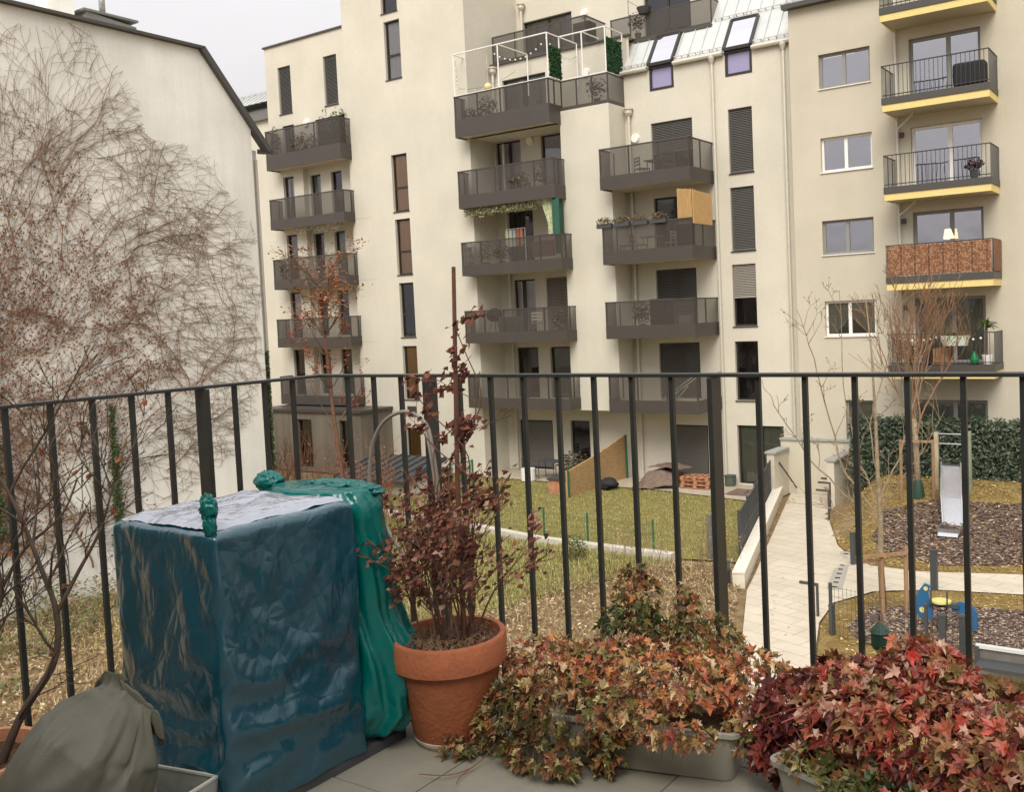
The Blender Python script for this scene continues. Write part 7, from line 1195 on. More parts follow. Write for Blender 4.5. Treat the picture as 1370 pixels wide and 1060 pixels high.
SACK_STEPS = [635,1,-5,-3,-3,-2,6,-5,-3,-2,-7,7,-3,-3,-6,5,-4,5,-5,-1,-1,0,-1,-1,0,-1,1,-2,1,3,4,-2,2,-3,0,3,-1,3,3,4,-3,0,4,2,3,-2,4,1,-2,7,-1,3,0,-3,2,3,-9,0,8,2,-2,-4,-2,1,74,-3,-7,-7,-7,-7,-6,-9,-10,-11,-10,-10,-9,-10,-11,-9,-10,-6,-8,-7,-6,-4,-5,-3,-3,-1,0,1,3,3,4,4,5,6,6,7,8,8,9,8,9,7,10,7,10,5,9,9,1,6,9,6,6,4,4,2,0,2,4,4,0,-2,-1,-2,23,-7,-8,-8,-3,-11,-12,-12,-12,-12,-12,-11,-11,-12,-12,-11,-12,-11,-10,-11,-10,-11,-6,-1,0,1,6,1,-2,-4,4,7,9,9,7,10,11,11,12,10,7,8,12,10,7,12,12,12,11,9,9,8,8,5,4,4,2,2,2,0,0,2,-2,-5,21,-8,-9,-10,-11,-12,-14,-13,-13,-14,-15,-16,-15,-15,-14,-11,-14,-13,-13,-11,-9,-5,-1,-1,8,-6,-11,3,5,3,-2,14,14,13,6,2,11,12,13,15,15,-5,9,14,13,15,13,14,13,14,12,10,10,7,5,4,3,2,2,0,1,-1,-1,-6,-24,-10,-7,-7,-6,-3,-5,-16,-17,-16,-16,-15,-16,-16,-16,-15,-12,-10,-9,-8,-8,-7,0,-2,-13,-7,-4,3,2,5,5,13,16,16,16,1,3,12,17,15,17,-4,13,13,14,13,16,15,16,15,13,12,12,9,7,5,3,3,3,-1,-9,-16,-12,-10,4,-10,-8,-6,-5,-5,-18,-16,-15,-16,-12,-15,-16,-16,-16,-11,-10,-8,-8,-8,-9,-7,-4,-1,-10,-10,-11,5,5,4,1,9,15,16,17,9,-1,10,17,16,16,-1,15,13,14,13,16,15,16,14,13,14,2,8,12,-6,2,9,-5,5,-1,-7,-10,-10,2,-13,-2,-5,-10,-14,-15,-16,-16,-12,-14,-14,-16,-16,-11,-10,-7,-8,-9,-9,-9,-4,-5,-9,-14,-4,-8,-10,9,5,7,3,13,15,17,14,1,5,17,17,16,3,15,13,15,13,16,16,15,14,15,6,11,2,5,9,-10,-2,-1,0,-1,1,4,-6,-8,-1,-12,-13,-14,-14,-14,-14,-15,-14,-3,-15,-16,-11,-11,-8,-12,-8,-4,-10,-5,-14,-11,-10,-10,-10,-5,-3,2,5,5,8,10,14,16,17,7,2,16,16,9,14,16,13,15,13,16,16,15,15,11,13,8,6,6,5,-3,-5,0,1,0,-1,-8,-9,7,-5,-13,-13,-14,-14,-14,-15,-14,-14,-16,-15,-15,-12,0,-4,-8,-9,-6,-13,-9,-10,-6,-10,-11,-9,-8,-4,5,0,7,2,9,12,15,16,12,1,16,16,12,16,13,15,15,13,16,15,16,15,14,2,4,5,5,6,6,5,-2,-2,-4,-3,-4,-4,2,-12,-13,-12,-13,-14,-15,-14,-10,-15,-15,-13,-13,-14,-12,-13,-8,-2,9,-8,-9,-10,-13,-14,-14,6,-10,-5,6,-2,8,1,3,9,14,15,15,2,16,16,14,16,14,16,15,14,15,15,16,15,12,8,6,7,6,5,7,-2,-2,-2,-1,-2,-4,-6,-17,-12,-13,-12,-11,-11,-13,-11,-5,-16,-16,-9,-12,-14,-12,-12,-11,5,-17,-7,-1,-15,-13,-12,-7,1,6,-3,-11,9,1,9,1,6,10,14,16,6,15,15,16,16,15,16,15,14,16,15,15,14,11,6,10,3,8,9,-4,-4,-2,-1,2,7,-10,-11,-17,-9,-10,-10,-11,-10,-11,-11,-11,-12,-9,-10,-14,-14,-13,-16,0,-17,1,-12,-16,-10,-11,-8,-7,-4,-1,0,5,-7,6,11,9,2,10,10,16,9,16,15,16,16,16,16,15,15,15,16,14,14,7,12,4,9,10,-5,-2,1,4,4,4,-16,-10,-11,3,-9,-10,-10,-11,-11,-10,-11,-12,-14,-11,-11,-15,-15,-16,-3,-17,0,-15,-16,-10,-10,-8,-7,-3,-4,-5,0,-4,5,1,10,7,10,6,12,11,13,16,16,16,16,16,16,15,16,15,15,14,10,13,7,11,9,-3,3,5,4,4,3,-12,-4,-9,-9,2,-9,-10,-10,-10,-11,-11,-11,-14,-13,-12,-14,-16,-17,-5,-14,-8,-18,-13,-10,-10,-9,-7,-5,-4,-3,-4,-5,-2,2,3,7,9,11,8,11,12,13,15,16,16,16,16,16,17,15,15,15,12,14,10,11,10,2,7,4,4,3,3,-6,1,-6,-8,-9,1,-9,-10,-10,-10,-11,-11,-15,-11,-13,-15,-16,-16,-11,-7,-13,-17,-14,-11,-12,-10,-9,-7,-4,-4,-3,-4,-4,-2,0,4,6,9,9,11,10,13,13,15,15,16,17,16,16,17,15,15,14,13,12,12,12,8,7,5,3,3,2,-1,3,-2,-5,-7,-8,0,-9,-9,-10,-10,-11,-13,-15,-11,-15,-15,-16,-17,-4,-11,-17,-16,-12,-12,-11,-12,-9,-7,-4,-3,-3,-4,-3,-3,1,3,6,9,10,10,11,12,13,15,15,16,16,17,16,17,15,15,14,12,13,12,11,10,7,4,3,2,2,2,1,-3,-4,-6,-7,-1,-8,-9,-9,-10,-11,-15,-11,-15,-16,-15,-17,-16,-2,-16,-17,-12,-13,-11,-15,-8,-10,-9,-4,-2,-3,-2,-5,0,-1,3,6,9,10,10,11,12,13,15,15,16,16,16,17,16,16,14,14,12,12,12,12,10,8,6,3,2,2,0,0,-2,-4,-6,-6,-2,-8,-8,-9,-8,-14,-14,-11,-16,-16,-16,-16,-16,-10,-10,-15,-12,-12,-15,-11,-10,-9,-10,-2,-1,-3,-6,-1,-2,0,4,5,8,10,11,11,11,13,15,15,16,15,17,16,17,15,14,14,12,12,12,12,11,8,7,2,1,1,2,-1,-2,-4,-5,-7,-1,-8,-8,-9,-8,-15,-15,-17,-9,-15,-16,-16,-15,-8,-14,-13,-12,-14,-15,-13,-9,-9,-8,2,-6,-6,-1,-3,1,2,-1,7,8,10,11,11,12,11,15,15,15,16,16,16,17,15,13,14,13,11,12,11,12,9,3,7,4,0,0,-2,-2,-4,-5,-7,-2,-5,-10,-9,-9,-16,-16,-15,-10,-13,-15,-17,-13,-8,-15,-13,-15,-13,-13,-14,-5,-10,-9,2,-8,-4,-3,1,3,-5,2,7,8,10,11,11,11,12,14,15,15,15,16,17,16,15,12,11,16,13,11,10,10,12,3,-2,8,6,-1,-1,-3,-3,-6,-7,-5,-2,-10,-10,-10,-16,-17,-14,-14,-7,-15,-16,-10,-10,-16,-13,-14,-10,-13,-15,-8,-11,-7,2,-9,-4,-1,4,-6,-2,3,8,10,8,12,10,13,9,14,14,
16,15,16,16,14,17,10,10,15,15,13,10,8,12,2,-4,3,10,6,-1,-5,-7,-1,-10,-5,1,-9,-12,-11,-16,-17,-14,-11,-16,-6,-16,-10,-10,-16,-13,-13,-8,-14,-14,-13,-9,-5,1,-9,-3,4,-3,-7,6,-1,9,7,8,12,11,13,8,13,14,15,15,16,16,12,17,11,9,13,15,16,10,10,9,-6,4,-2,10,10,1,-7,-8,1,-9,-6,3,-10,-12,-12,-17,-16,-15,-10,-16,-3,-15,-9,-12,-16,-14,-11,-6,-14,-15,-14,-3,-7,-2,-10,2,-1,-9,3,7,-4,10,5,7,12,14,11,7,13,14,14,14,15,16,11,17,12,7,13,14,17,14,8,7,-4,-7,4,13,8,5,-9,-9,3,-8,-6,4,-10,-13,-14,-16,-16,-16,-9,-15,-1,-15,-6,-15,-15,-16,-6,-8,-16,-14,-7,-8,-2,-9,-9,4,-4,-9,8,6,-6,10,9,3,13,13,5,11,14,12,14,15,13,15,10,16,14,5,14,13,16,17,7,5,-3,-9,11,-1,11,10,-13,-3,4,-8,-7,6,-12,-13,-15,-15,-16,-16,-11,-11,-1,-13,-6,-16,-16,-16,-12,0,-16,-15,-2,-5,-6,-5,-12,2,-13,3,8,4,-4,11,0,9,13,6,8,11,15,12,14,14,11,11,12,17,15,4,14,13,15,17,9,-2,1,-10,12,0,1,16,-10,6,-8,-5,-3,5,-13,-14,-15,-14,-17,-16,-13,-4,-4,-9,-8,-16,-16,-16,-16,5,-15,-16,1,-4,-4,-6,-12,-10,-8,9,3,-5,10,12,-4,13,8,10,9,7,15,11,14,-2,16,15,15,16,17,11,6,14,13,18,6,4,-14,3,4,1,1,16,2,1,-11,-4,14,-13,-20,-14,-6,-14,-17,-18,-12,1,-10,1,-19,-20,-18,-11,-6,3,-17,-16,-18,-5,7,12,-7,-13,-19,-11,2,15,19,14,-6,-6,-1,9,18,23,15,13,12,-6,16,17,9,18,11,18,14,15,13,7,-6,8,-5,19,8,-2,-19,12,-3,13,5,-1,-20,-17,-13,-6,-13,-10,-8,-14,-2,-12,-11,-1,-14,-16,-13,-6,-5,-7,-8,-17,-13,3,5,0,-1,-11,-10,-12,1,14,13,8,1,-7,2,5,16,16,14,10,10,0,9,17,10,14,10,10,14,11,10,-5,8,8,-3,15,6,-2,-14,6,5,-5,12,0,-30,-9,-5,-8,-1,-8,-8,-9,-10,-9,-6,-8,-6,-10,-9,-7,-1,-3,-7,-11,-8,-4,0,2,-1,-6,-7,-4,2,6,7,6,0,-2,2,7,10,12,9,6,6,8,8,11,10,8,7,8,9,8,5,4,2,4,5,5,2,0,-2,-2,-6,6,3,-2,-15,-8,-7,-5,-3,-3,-6,-7,-8,-8,-6,-7,-8,-8,-6,2,-1,-3,-8,-9,-7,-2,1,0,-1,-5,-5,-3,1,5,5,4,0,-1,0,6,8,7,7,6,5,7,7,5,6,5,7,9,8,8,-2,-1,1,3,5,6,4,0,-2,-2,1,5,5,0,3,-8,-6,-4,-4,-4,-6,-9,-9,-9,-7,-8,-6,-3,-4,-5,-4,-6,-8,-9,-6,-2,0,0,-3,-7,-9,2,5,8,5,3,-1,-5,5,7,9,8,6,5,6,6,7,6,6,6,8,4,7,6,2,2,3,6,8,7,3,0,-3,-2,2,5,3,-2,8,-7,-5,-5,-4,-7,-8,-11,-11,-9,-8,-10,-11,-11,-8,-6,-5,-7,-11,-12,-8,-2,2,2,-2,-7,-7,0,6,4,11,6,5,3,-2,10,10,10,9,3,10,10,7,4,8,7,9,11,9,6,-2,4,5,8,10,9,3,-1,-4,-2,1,2,0,-4,-3,-8,-6,-6,-3,-10,-12,-6,-12,-10,-11,-12,-14,-7,-12,-8,-7,-9,-13,-10,-10,-5,0,2,-4,-6,-5,-5,5,12,12,8,4,8,13,12,10,7,10,13,15,12,7,3,-6,0,7,9,10,13,12,5,4,6,6,-3,4,5,-1,-1,0,-4,3,0,-4,-12,-8,-6,-2,-14,-12,-8,-10,-12,-13,-17,-14,-4,-10,-9,-10,-8,-18,-17,-11,-1,0,0,-5,-11,-3,10,11,13,9,5,11,16,12,-2,17,12,12,14,13,6,12,14,2,3,7,9,1,-3,6,5,5,3,5,8,-6,6,9,-2,-1,-5,4,5,-265,1127,-5,4,2,0,3,1,1,-2,-9,-1,6,6,-3,0,-1,0,-1,-3,-3,3,0,-5,-1,2,-6,-7,4,3,5,-4,-5,-6,1,4,-8,0,7,-8,-2,4,8,-1,-10,3,6,-1,-7,-2,2,2,1,1,5,1,-1,6,1,0,0,5,1,-1,6,27,7,8,6,8,5,5,4,2,1,1,1,2,-2,-2,-6,-3,-6,-7,-9,-7,-8,-9,-10,-10,-10,-10,-9,-9,-3,-8,-9,-10,-7,-2,-7,-6,-1,-4,-4,-1,2,2,-1,1,4,2,1,-3,3,7,6,8,7,7,6,9,6,9,7,9,10,8,9,19,10,9,10,11,5,3,1,3,3,3,4,-4,-4,-5,-6,-6,-6,-7,-7,-7,-5,-11,-13,-12,-12,-9,-12,-13,-12,-12,-9,-8,-9,-9,-7,-3,-5,-3,8,-8,-10,-2,7,-4,-2,2,3,6,4,3,10,10,9,8,10,11,10,11,12,12,12,12,9,25,12,11,9,9,7,5,6,6,4,3,2,-3,-3,-5,-8,-7,-6,-8,-8,-11,-14,-15,-15,-13,-13,-9,-14,-12,-15,-14,-2,-5,-6,-14,-14,-9,-8,5,1,0,-14,-11,-1,-2,0,0,1,5,5,9,11,10,13,9,14,15,14,14,14,10,14,14,14,2,11,15,14,14,15,-13,2,2,1,6,6,6,6,5,0,-8,-10,-12,-13,-13,-15,-17,-17,-4,-15,-15,-16,-16,-15,-16,-11,-4,-2,-1,-16,-16,-11,-2,6,3,-16,-9,10,-9,-8,-1,2,3,4,8,11,10,14,15,15,17,16,17,16,13,2,12,13,19,13,12,15,9,15,1,1,3,1,4,6,7,4,2,-8,-12,-15,-13,-12,-11,-13,-17,-17,-11,-11,-5,-16,-15,-16,-16,-14,-8,-2,1,-13,-17,-13,-1,-3,7,-16,-7,11,-6,-10,-1,3,2,6,10,7,16,15,11,15,17,13,16,16,16,11,11,13,19,10,10,15,14,9,9,5,2,-5,10,6,5,3,-10,-11,-16,-13,-12,-9,-11,-17,-14,-12,-7,-14,-12,-11,-13,-16,-15,-16,-10,-5,0,-8,-16,-16,2,1,-5,-15,-4,11,-4,-10,-1,3,2,7,5,15,10,17,16,9,14,16,17,17,16,16,10,15,18,5,10,10,9,9,9,9,8,9,2,1,1,-8,-10,-9,-2,-14,-15,-9,-15,-6,-11,-11,-11,-11,-14,-13,-16,-15,-16,-14,-12,-9,-3,-3,-15,-17,-3,4,-13,-9,-2,10,-3,-8,-1,4,1,4,12,7,14,15,15,15,14,14,17,16,17,16,14,13,16,16,10,10,10,9,9,9,9,8,-1,2,2,-9,-14,-11,-15,-14,-15,0,-13,
-13,-16,-12,-12,0,-10,-13,-16,-15,-14,-15,-14,-11,-5,-4,-12,-17,-6,3,-12,0,-10,7,2,-9,1,3,3,2,8,16,15,15,15,15,14,4,16,16,16,16,16,16,18,12,11,11,11,10,7,9,14,-2,3,11,-5,-7,-9,-12,-14,-16,-14,-14,-13,-11,-9,-8,-9,-13,-4,-12,-15,-13,-15,-14,-15,-13,-9,-7,-7,-16,-8,-1,-9,3,-9,0,6,-9,3,4,2,4,8,13,13,13,14,13,14,16,15,16,15,15,16,16,6,11,11,12,12,12,11,13,15,6,4,-15,-3,-10,-9,-8,-2,-17,-5,-13,-13,-8,-9,-9,-11,-14,-12,-14,-9,-13,-15,-13,-15,-14,-13,-8,-6,-16,-5,-9,-3,1,-6,-2,5,-7,3,4,3,6,10,14,10,15,13,11,15,15,16,16,15,13,13,13,6,13,13,13,13,13,12,13,12,12,-14,-14,-9,-2,0,2,-16,-2,-17,-7,-6,-10,-9,-12,-12,-13,-14,-14,-13,-13,-15,-11,-14,-15,-13,-12,-6,-14,-6,-6,-4,-4,0,-5,4,-5,3,4,5,7,12,9,14,12,10,14,16,15,15,13,13,7,12,13,23,13,14,13,13,12,13,13,12,-6,-12,-13,7,1,1,-15,1,-16,-6,-4,-11,-10,-11,-12,-14,-13,-13,-14,-13,-14,-15,-12,-15,-12,-15,-11,-12,-10,-6,-6,-3,-3,-5,-3,2,-3,4,4,5,11,6,14,9,10,15,15,12,14,14,14,12,14,13,14,23,13,13,14,13,13,13,13,-6,-6,-13,9,3,5,-14,-1,-14,2,-7,-10,-10,-11,-12,-13,-13,-13,-13,-13,-14,-15,-15,-14,-13,-13,-13,-12,-11,-11,-7,-6,-4,-3,-4,-4,0,-1,4,5,8,6,10,9,9,15,12,13,14,14,14,15,14,15,14,13,23,14,13,13,13,14,12,4,-12,-7,8,8,5,-8,-13,-6,4,-5,-10,-8,-10,-11,-11,-13,-14,-13,-13,-14,-13,-15,-15,-14,-14,-13,-13,-12,-11,-11,-7,-6,-5,-4,-4,-4,-2,2,4,6,7,8,8,9,11,12,13,14,14,15,14,14,15,15,14,14,22,14,14,13,13,13,10,-2,-12,8,7,5,2,-15,-8,4,-3,-9,-7,-10,-7,-11,-12,-13,-14,-13,-13,-14,-14,-14,-15,-14,-14,-13,-12,-13,-12,-10,-8,-5,-5,-4,-6,-4,-2,2,5,6,8,8,8,8,11,12,14,14,14,14,14,15,15,15,14,14,22,14,14,13,14,12,6,-12,9,6,5,4,-1,-16,1,0,-9,-7,-9,-5,-10,-10,-11,-13,-14,-14,-14,-13,-14,-14,-15,-14,-14,-12,-13,-13,-11,-11,-8,-6,-5,-6,-5,-4,-1,2,5,7,8,8,9,8,9,12,13,14,15,14,15,15,14,15,15,14,21,14,14,14,13,10,-9,13,6,5,3,2,-2,-12,-12,9,-8,-8,-3,-9,-10,-11,-10,-14,-14,-14,-12,-14,-14,-14,-15,-14,-13,-13,-12,-13,-12,-10,-9,-6,-5,-5,-6,-4,-1,1,6,7,9,8,8,8,10,11,12,15,15,14,14,15,15,15,14,14,22,14,13,14,13,-2,7,-2,14,7,3,3,-6,-14,-8,11,-9,-4,-5,-7,-11,-11,-11,-15,-13,-12,-14,-14,-14,-15,-13,-14,-14,-12,-13,-12,-12,-11,-8,-6,-6,-6,-5,-3,-2,2,7,7,7,9,8,9,9,10,14,13,14,14,15,15,15,14,14,15,20,15,13,13,13,0,5,-6,14,11,3,2,-8,-14,-5,12,-4,-7,-7,-6,-14,-10,-10,-15,-11,-13,-14,-14,-15,-13,-14,-14,-13,-13,-12,-12,-12,-12,-7,-7,-8,-4,-4,-4,0,2,8,8,5,7,9,10,9,9,14,14,13,13,15,15,14,15,14,13,20,15,14,12,13,2,1,-8,9,15,9,0,-12,-12,-2,11,-6,-12,-7,2,-12,-8,-13,-15,-10,-13,-14,-15,-13,-13,-14,-14,-13,-13,-11,-13,-11,-13,-8,-9,-3,-7,-2,-5,4,-1,9,9,6,4,7,10,11,8,14,14,14,12,13,15,15,13,15,13,20,15,13,12,12,1,0,-8,13,4,16,1,-12,-13,1,11,-9,-14,-6,4,-6,-11,-13,-15,-9,-14,-16,-12,-12,-15,-12,-13,-14,-13,-11,-13,-10,-13,-11,-3,-7,-6,-1,-5,6,-2,8,10,7,4,3,10,10,11,13,14,14,12,11,15,14,13,15,13,20,14,13,12,11,-1,0,-6,13,-2,17,4,-13,-11,4,9,-11,-16,-5,2,2,-16,-9,-15,-8,-16,-15,-9,-15,-14,-11,-12,-14,-14,-11,-10,-12,-14,-10,0,-10,-2,-8,1,6,-3,6,12,6,6,2,6,11,12,13,13,15,9,13,14,13,13,14,14,19,15,12,11,10,-5,3,-5,13,-7,17,8,-15,-6,6,5,-15,-14,0,9,-13,-10,-15,-6,-10,-16,-13,-10,-14,-15,-9,-13,-13,-12,-12,-10,-13,-13,-8,0,-9,-2,-10,3,7,-5,5,12,7,6,4,1,12,13,13,12,11,14,11,12,10,15,15,13,20,14,12,10,8,-6,3,-2,12,-11,16,11,-15,2,2,1,-11,-17,4,9,-16,-13,-12,-13,-1,-15,-8,-14,-14,-15,-10,-10,-12,-12,-10,-14,-13,-12,-6,1,-9,-2,-11,6,5,-5,3,12,6,8,4,-1,11,14,13,12,10,14,14,4,12,13,14,16,20,14,11,9,8,-8,3,1,11,-16,17,13,-15,1,0,-2,-2,-16,7,5,-16,-13,-14,-13,2,-10,-12,-13,-15,-14,-11,-9,-9,-11,-12,-13,-13,-12,-5,2,-7,-16,4,5,4,-5,0,3,15,6,7,-2,12,12,5,15,14,14,14,-2,15,15,12,15,22,15,-3,8,16,10,7,0,-6,-21,11,17,6,3,-1,-5,-13,-14,-5,16,-9,-16,-16,-15,-4,-11,-4,-16,-16,-12,-3,-10,-9,-20,-21,-15,-6,1,3,-5,-16,-15,-7,8,18,4,1,-12,-7,3,15,21,15,10,7,-2,11,18,9,14,13,11,12,16,19,1,8,10,3,10,13,2,-17,-2,3,14,9,-1,3,-12,-8,3,-12,-5,8,-14,-13,-8,-8,-9,-15,-3,-12,-7,-8,-8,-13,-14,-16,-11,-4,3,-2,-6,-11,-14,-1,3,13,3,-1,-2,-10,4,12,16,12,8,6,0,9,14,10,14,10,8,9,13,11,6,8,2,9,6,6,-3,2,1,-4,5,10,2,-2,-4,-7,-8,7,-5,-4,-3,-8,-7,-6,-8,-9,-9,-7,-8,-7,-6,-8,-12,-11,-7,
-2,-2,-2,-5,-8,-7,-3,3,6,3,-1,-4,-2,4,8,11,9,5,4,4,6,10,12,9,3,7,7,9,8,3,3,5,7,7,6,2,-1,-1,1,4,3,4,3,-9,-7,-4,0,0,-3,-7,-8,-8,-7,-5,-7,-6,-6,-7,-7,-5,-5,-6,-6,-5,-2,-2,-3,-4,-6,-5,-1,3,3,1,-1,-2,-1,2,7,6,5,4,4,5,6,7,9,8,6,6,6,7,13,4,5,6,7,8,6,2,0,1,2,3,2,2,-1,-7,-6,-3,-1,-2,-4,-8,-9,-8,-6,-6,-4,-6,-6,-6,-7,-6,-5,-6,-6,-3,-3,-3,-3,-6,-8,-5,2,3,3,0,-3,-9,6,6,6,6,4,2,1,-2,8,9,9,8,7,8,8,8,6,10,7,8,10,9,7,3,2,2,4,6,5,-1,-6,-7,-6,-4,-3,-5,-6,-7,-8,-7,-7,-6,-8,-9,-9,-11,3,-3,-4,-7,-9,-5,-6,-3,-2,-9,-5,-5,-7,10,2,-1,-6,-8,-4,3,2,9,7,2,2,2,6,10,12,9,7,8,8,9,4,12,9,9,13,9,-3,13,5,4,4,7,4,-11,-3,-4,-5,-5,-8,-12,-7,-3,-5,-7,-7,-13,-13,-4,-3,-7,-5,-1,1,4,2,-5,-12,-11,-5,1,1,-4,-11,-16,-9,-4,-9,-8,-4,2,9,10,6,1,0,5,7,13,15,11,8,8,10,12,5,12,10,11,15,8,-9,15,11,5,5,1,10,-15,-9,-7,-4,-9,-4,-6,-6,-11,-5,-7,-7,-12,12,7,-3,-9,-8,-3,6,4,-5,-15,-4,-11,-5,5,-5,-13,-9,-7,-16,-12,-15,-14,-14,-5,13,12,6,2,2,4,10,15,15,12,10,9,12,13,-179,21,-8,0,10,11,-7,-13,-1,9,11,0,-17,-5,14,-1,-7,-1,-7,-1,6,7,8,-5,-7,-9,3,0,7,6,9,-3,-10,-6,12,9,-15,7,7,-13,-6,14,10,-10,-7,6,7,-2,-10,-8,3,8,7,-15,7,7,-13,8,6,-7,-8,2,7,6,-3,-19,-4,-1,1,7,-2,-4,-2,3,4,-1,-2,-4,2,5,-2,-4,-1,0,1,1,5,2,-2,-6,-1,2,2,5,10,3,-1,-5,0,10,-2,-6,4,-1,-8,1,12,0,-7,0,9,3,-6,-13,-5,3,7,-3,-7,8,-7,-7,6,1,-6,-1,0,3,1,22,1,1,0,-4,2,3,3,2,0,-1,-5,5,2,2,-1,-1,-1,-1,-2,-2,-6,2,1,1,3,6,3,1,0,1,3,2,0,0,1,1,0,0,1,-2,-3,-2,3,-9,-4,-3,-3,2,-7,-9,-2,-2,8,-10,-5,7,6,6,3,0,-4,0,6,0,4,5,5,6,1,4,-4,-5,-2,-1,0,0,-1,-2,-8,-2,3,4,6,7,5,3,2,2,2,-2,5,6,3,-1,5,1,-2,1,1,1,-1,2,-1,-2,-2,-6,-5,-7,-3,-6,-7,-5,-6,-4,-4,-5,4,-11,-4,2,-1,6,3,10,5,-2,-2,-16,8,-1,2,3,1,4,-3,-2,1,-2,-3,-3,-1,4,8,10,10,9,8,7,7,4,1,-9,2,6,4,5,4,3,1,1,1,1,2,2,-1,-2,1,-2,-3,-6,-5,-6,-6,-7,-7,-8,-7,-7,-7,-7,-4,-6,-4,-1,-1,0,0,-4,-1,1,1,8,3,-7,4,12,9,-2,-4,-7,5,-11,0,1,5,7,10,9,3,8,9,11,-10,-1,1,7,10,10,4,3,4,6,2,1,1,1,0,3,0,-2,-2,0,-4,-6,-5,-6,-5,-8,-7,-8,-7,-7,-8,-5,-5,-4,-7,-2,2,-4,3,-3,-10,-8,0,2,-1,14,0,-1,2,3,3,1,-11,1,5,5,6,10,8,0,8,8,12,-10,-2,9,9,7,8,8,9,3,4,3,5,1,1,1,0,3,0,-2,-3,1,-4,-7,-4,-7,-5,-7,-8,-7,-8,-8,-6,-8,-2,-5,-11,3,-1,-2,-1,-3,-6,-12,-5,11,-16,-2,0,2,2,1,1,1,4,17,6,6,-11,9,12,13,7,6,-12,5,9,8,9,9,7,9,8,6,3,4,4,2,1,0,1,0,3,-3,-2,-3,-2,-7,-4,-7,-5,-7,-8,-7,-8,-7,-9,-6,-6,-6,-7,-10,9,-4,-3,-4,-4,-4,-5,-15,-2,-1,0,-1,0,0,0,2,6,4,7,8,8,11,11,6,-5,5,11,7,6,1,6,8,14,12,8,3,7,3,7,3,2,0,1,0,2,-2,-3,-4,-5,-3,-5,-7,-5,-7,-8,-8,-7,-9,-7,-7,-7,-6,-7,-8,-16,-6,-6,-5,-4,-4,-2,13,0,-1,-1,0,-1,0,0,0,7,5,3,10,9,8,3,5,7,2,8,6,8,6,6,6,10,13,10,1,9,2,7,7,3,1,0,0,2,-2,-3,-4,-5,-3,-6,-6,-6,-7,-8,-8,-8,-8,-10,-9,-9,-8,-9,-8,-7,-6,-7,-6,-7,-2,0,13,-1,0,0,1,1,1,0,-2,1,6,-1,12,1,8,11,12,0,1,9,11,-1,9,8,10,10,10,7,10,6,4,4,8,5,2,1,0,1,-3,-2,-4,-5,-4,-6,-6,-5,-8,-8,-8,-8,-9,-10,-9,-8,-9,-9,-7,-7,-6,-6,-7,-8,1,0,13,-1,-1,0,0,1,-1,0,1,-2,0,1,4,12,10,7,6,4,4,11,-2,10,9,10,10,10,9,9,9,8,5,4,4,7,3,2,0,1,-3,-3,-4,-4,-6,-4,-7,-5,-8,-8,-8,-9,-9,-9,-9,-9,-9,-8,-6,-8,-8,-10,-9,-1,0,0,4,-2,-2,-1,1,0,-1,0,1,8,2,2,0,8,8,9,4,8,6,2,10,9,10,10,10,10,10,8,10,7,8,3,5,4,5,1,3,-1,-3,-3,-4,-5,-4,-5,-6,-6,-8,-8,-9,-9,-9,-9,-10,-9,-7,-8,-11,-9,-10,-8,-1,-8,-2,-2,5,-3,-1,-2,-2,-1,0,0,9,9,1,-2,5,4,8,10,6,0,9,9,10,10,10,10,9,10,9,10,10,8,7,5,4,4,4,2,1,1,-3,-3,-4,-5,-5,-4,-6,-7,-8,-8,-9,-8,-10,-9,-10,-8,-10,-10,-9,-9,-9,-6,-9,-5,-4,-3,6,-2,-2,-2,-2,-1,0,7,6,8,-3,-1,3,11,8,10,-3,9,10,9,10,9,10,10,10,9,10,10,9,8,7,6,4,4,4,2,1,0,-2,-3,-4,-4,-4,-5,-6,-7,-8,-8,-9,-10,-9,-9,-10,-10,-9,-10,-8,-9,-8,-10,-7,-6,-5,-4,8,-3,-3,-2,-2,-1,4,8,6,-4,1,3,6,8,11,-1,8,9,9,10,9,10,10,9,10,10,9,10,9,8,8,6,4,3,4,3,1,0,-2,-3,-4,-4,-4,-4,-6,-7,-9,-8,-9,-10,-9,-10,-9,-10,-10,-9,-9,-8,-9,-9,-7,-7,-5,-5,9,-4,-3,-2,-3,1,5,5,-2,2,3,5,7,8,4,4,10,9,9,9,10,10,9,10,10,9,9,10,9,9,7,6,4,4,3,3,1,0,-1,-3,-4,-4,-4,-4,-6,-7,-8,-10,-9,-9,-10,-9,-10,-10,-9,-10,-9,-8,-9,-8,-7,-7,-6,-5,10,-4,-3,-4,-3,3,3,-1,1,4,5,6,7,7,7,2,10,9,7,10,10,10,10,9,9,10,10,9,9,9,6,7,4,4,2,3,2,1,-2,-3,-4,-3,-4,-4,-6,-7,-9,-9,-9,-10,-9,-9,-10,-10,-10,-9,-9,-9,-8,-8,-7,-7,-6,-5,10,-4,-3,-3,-4,5,-1,3,1,3,5,5,8,6,8,1,10,8,8,9,10,11,10,7,11,10,9,9,8,8,9,
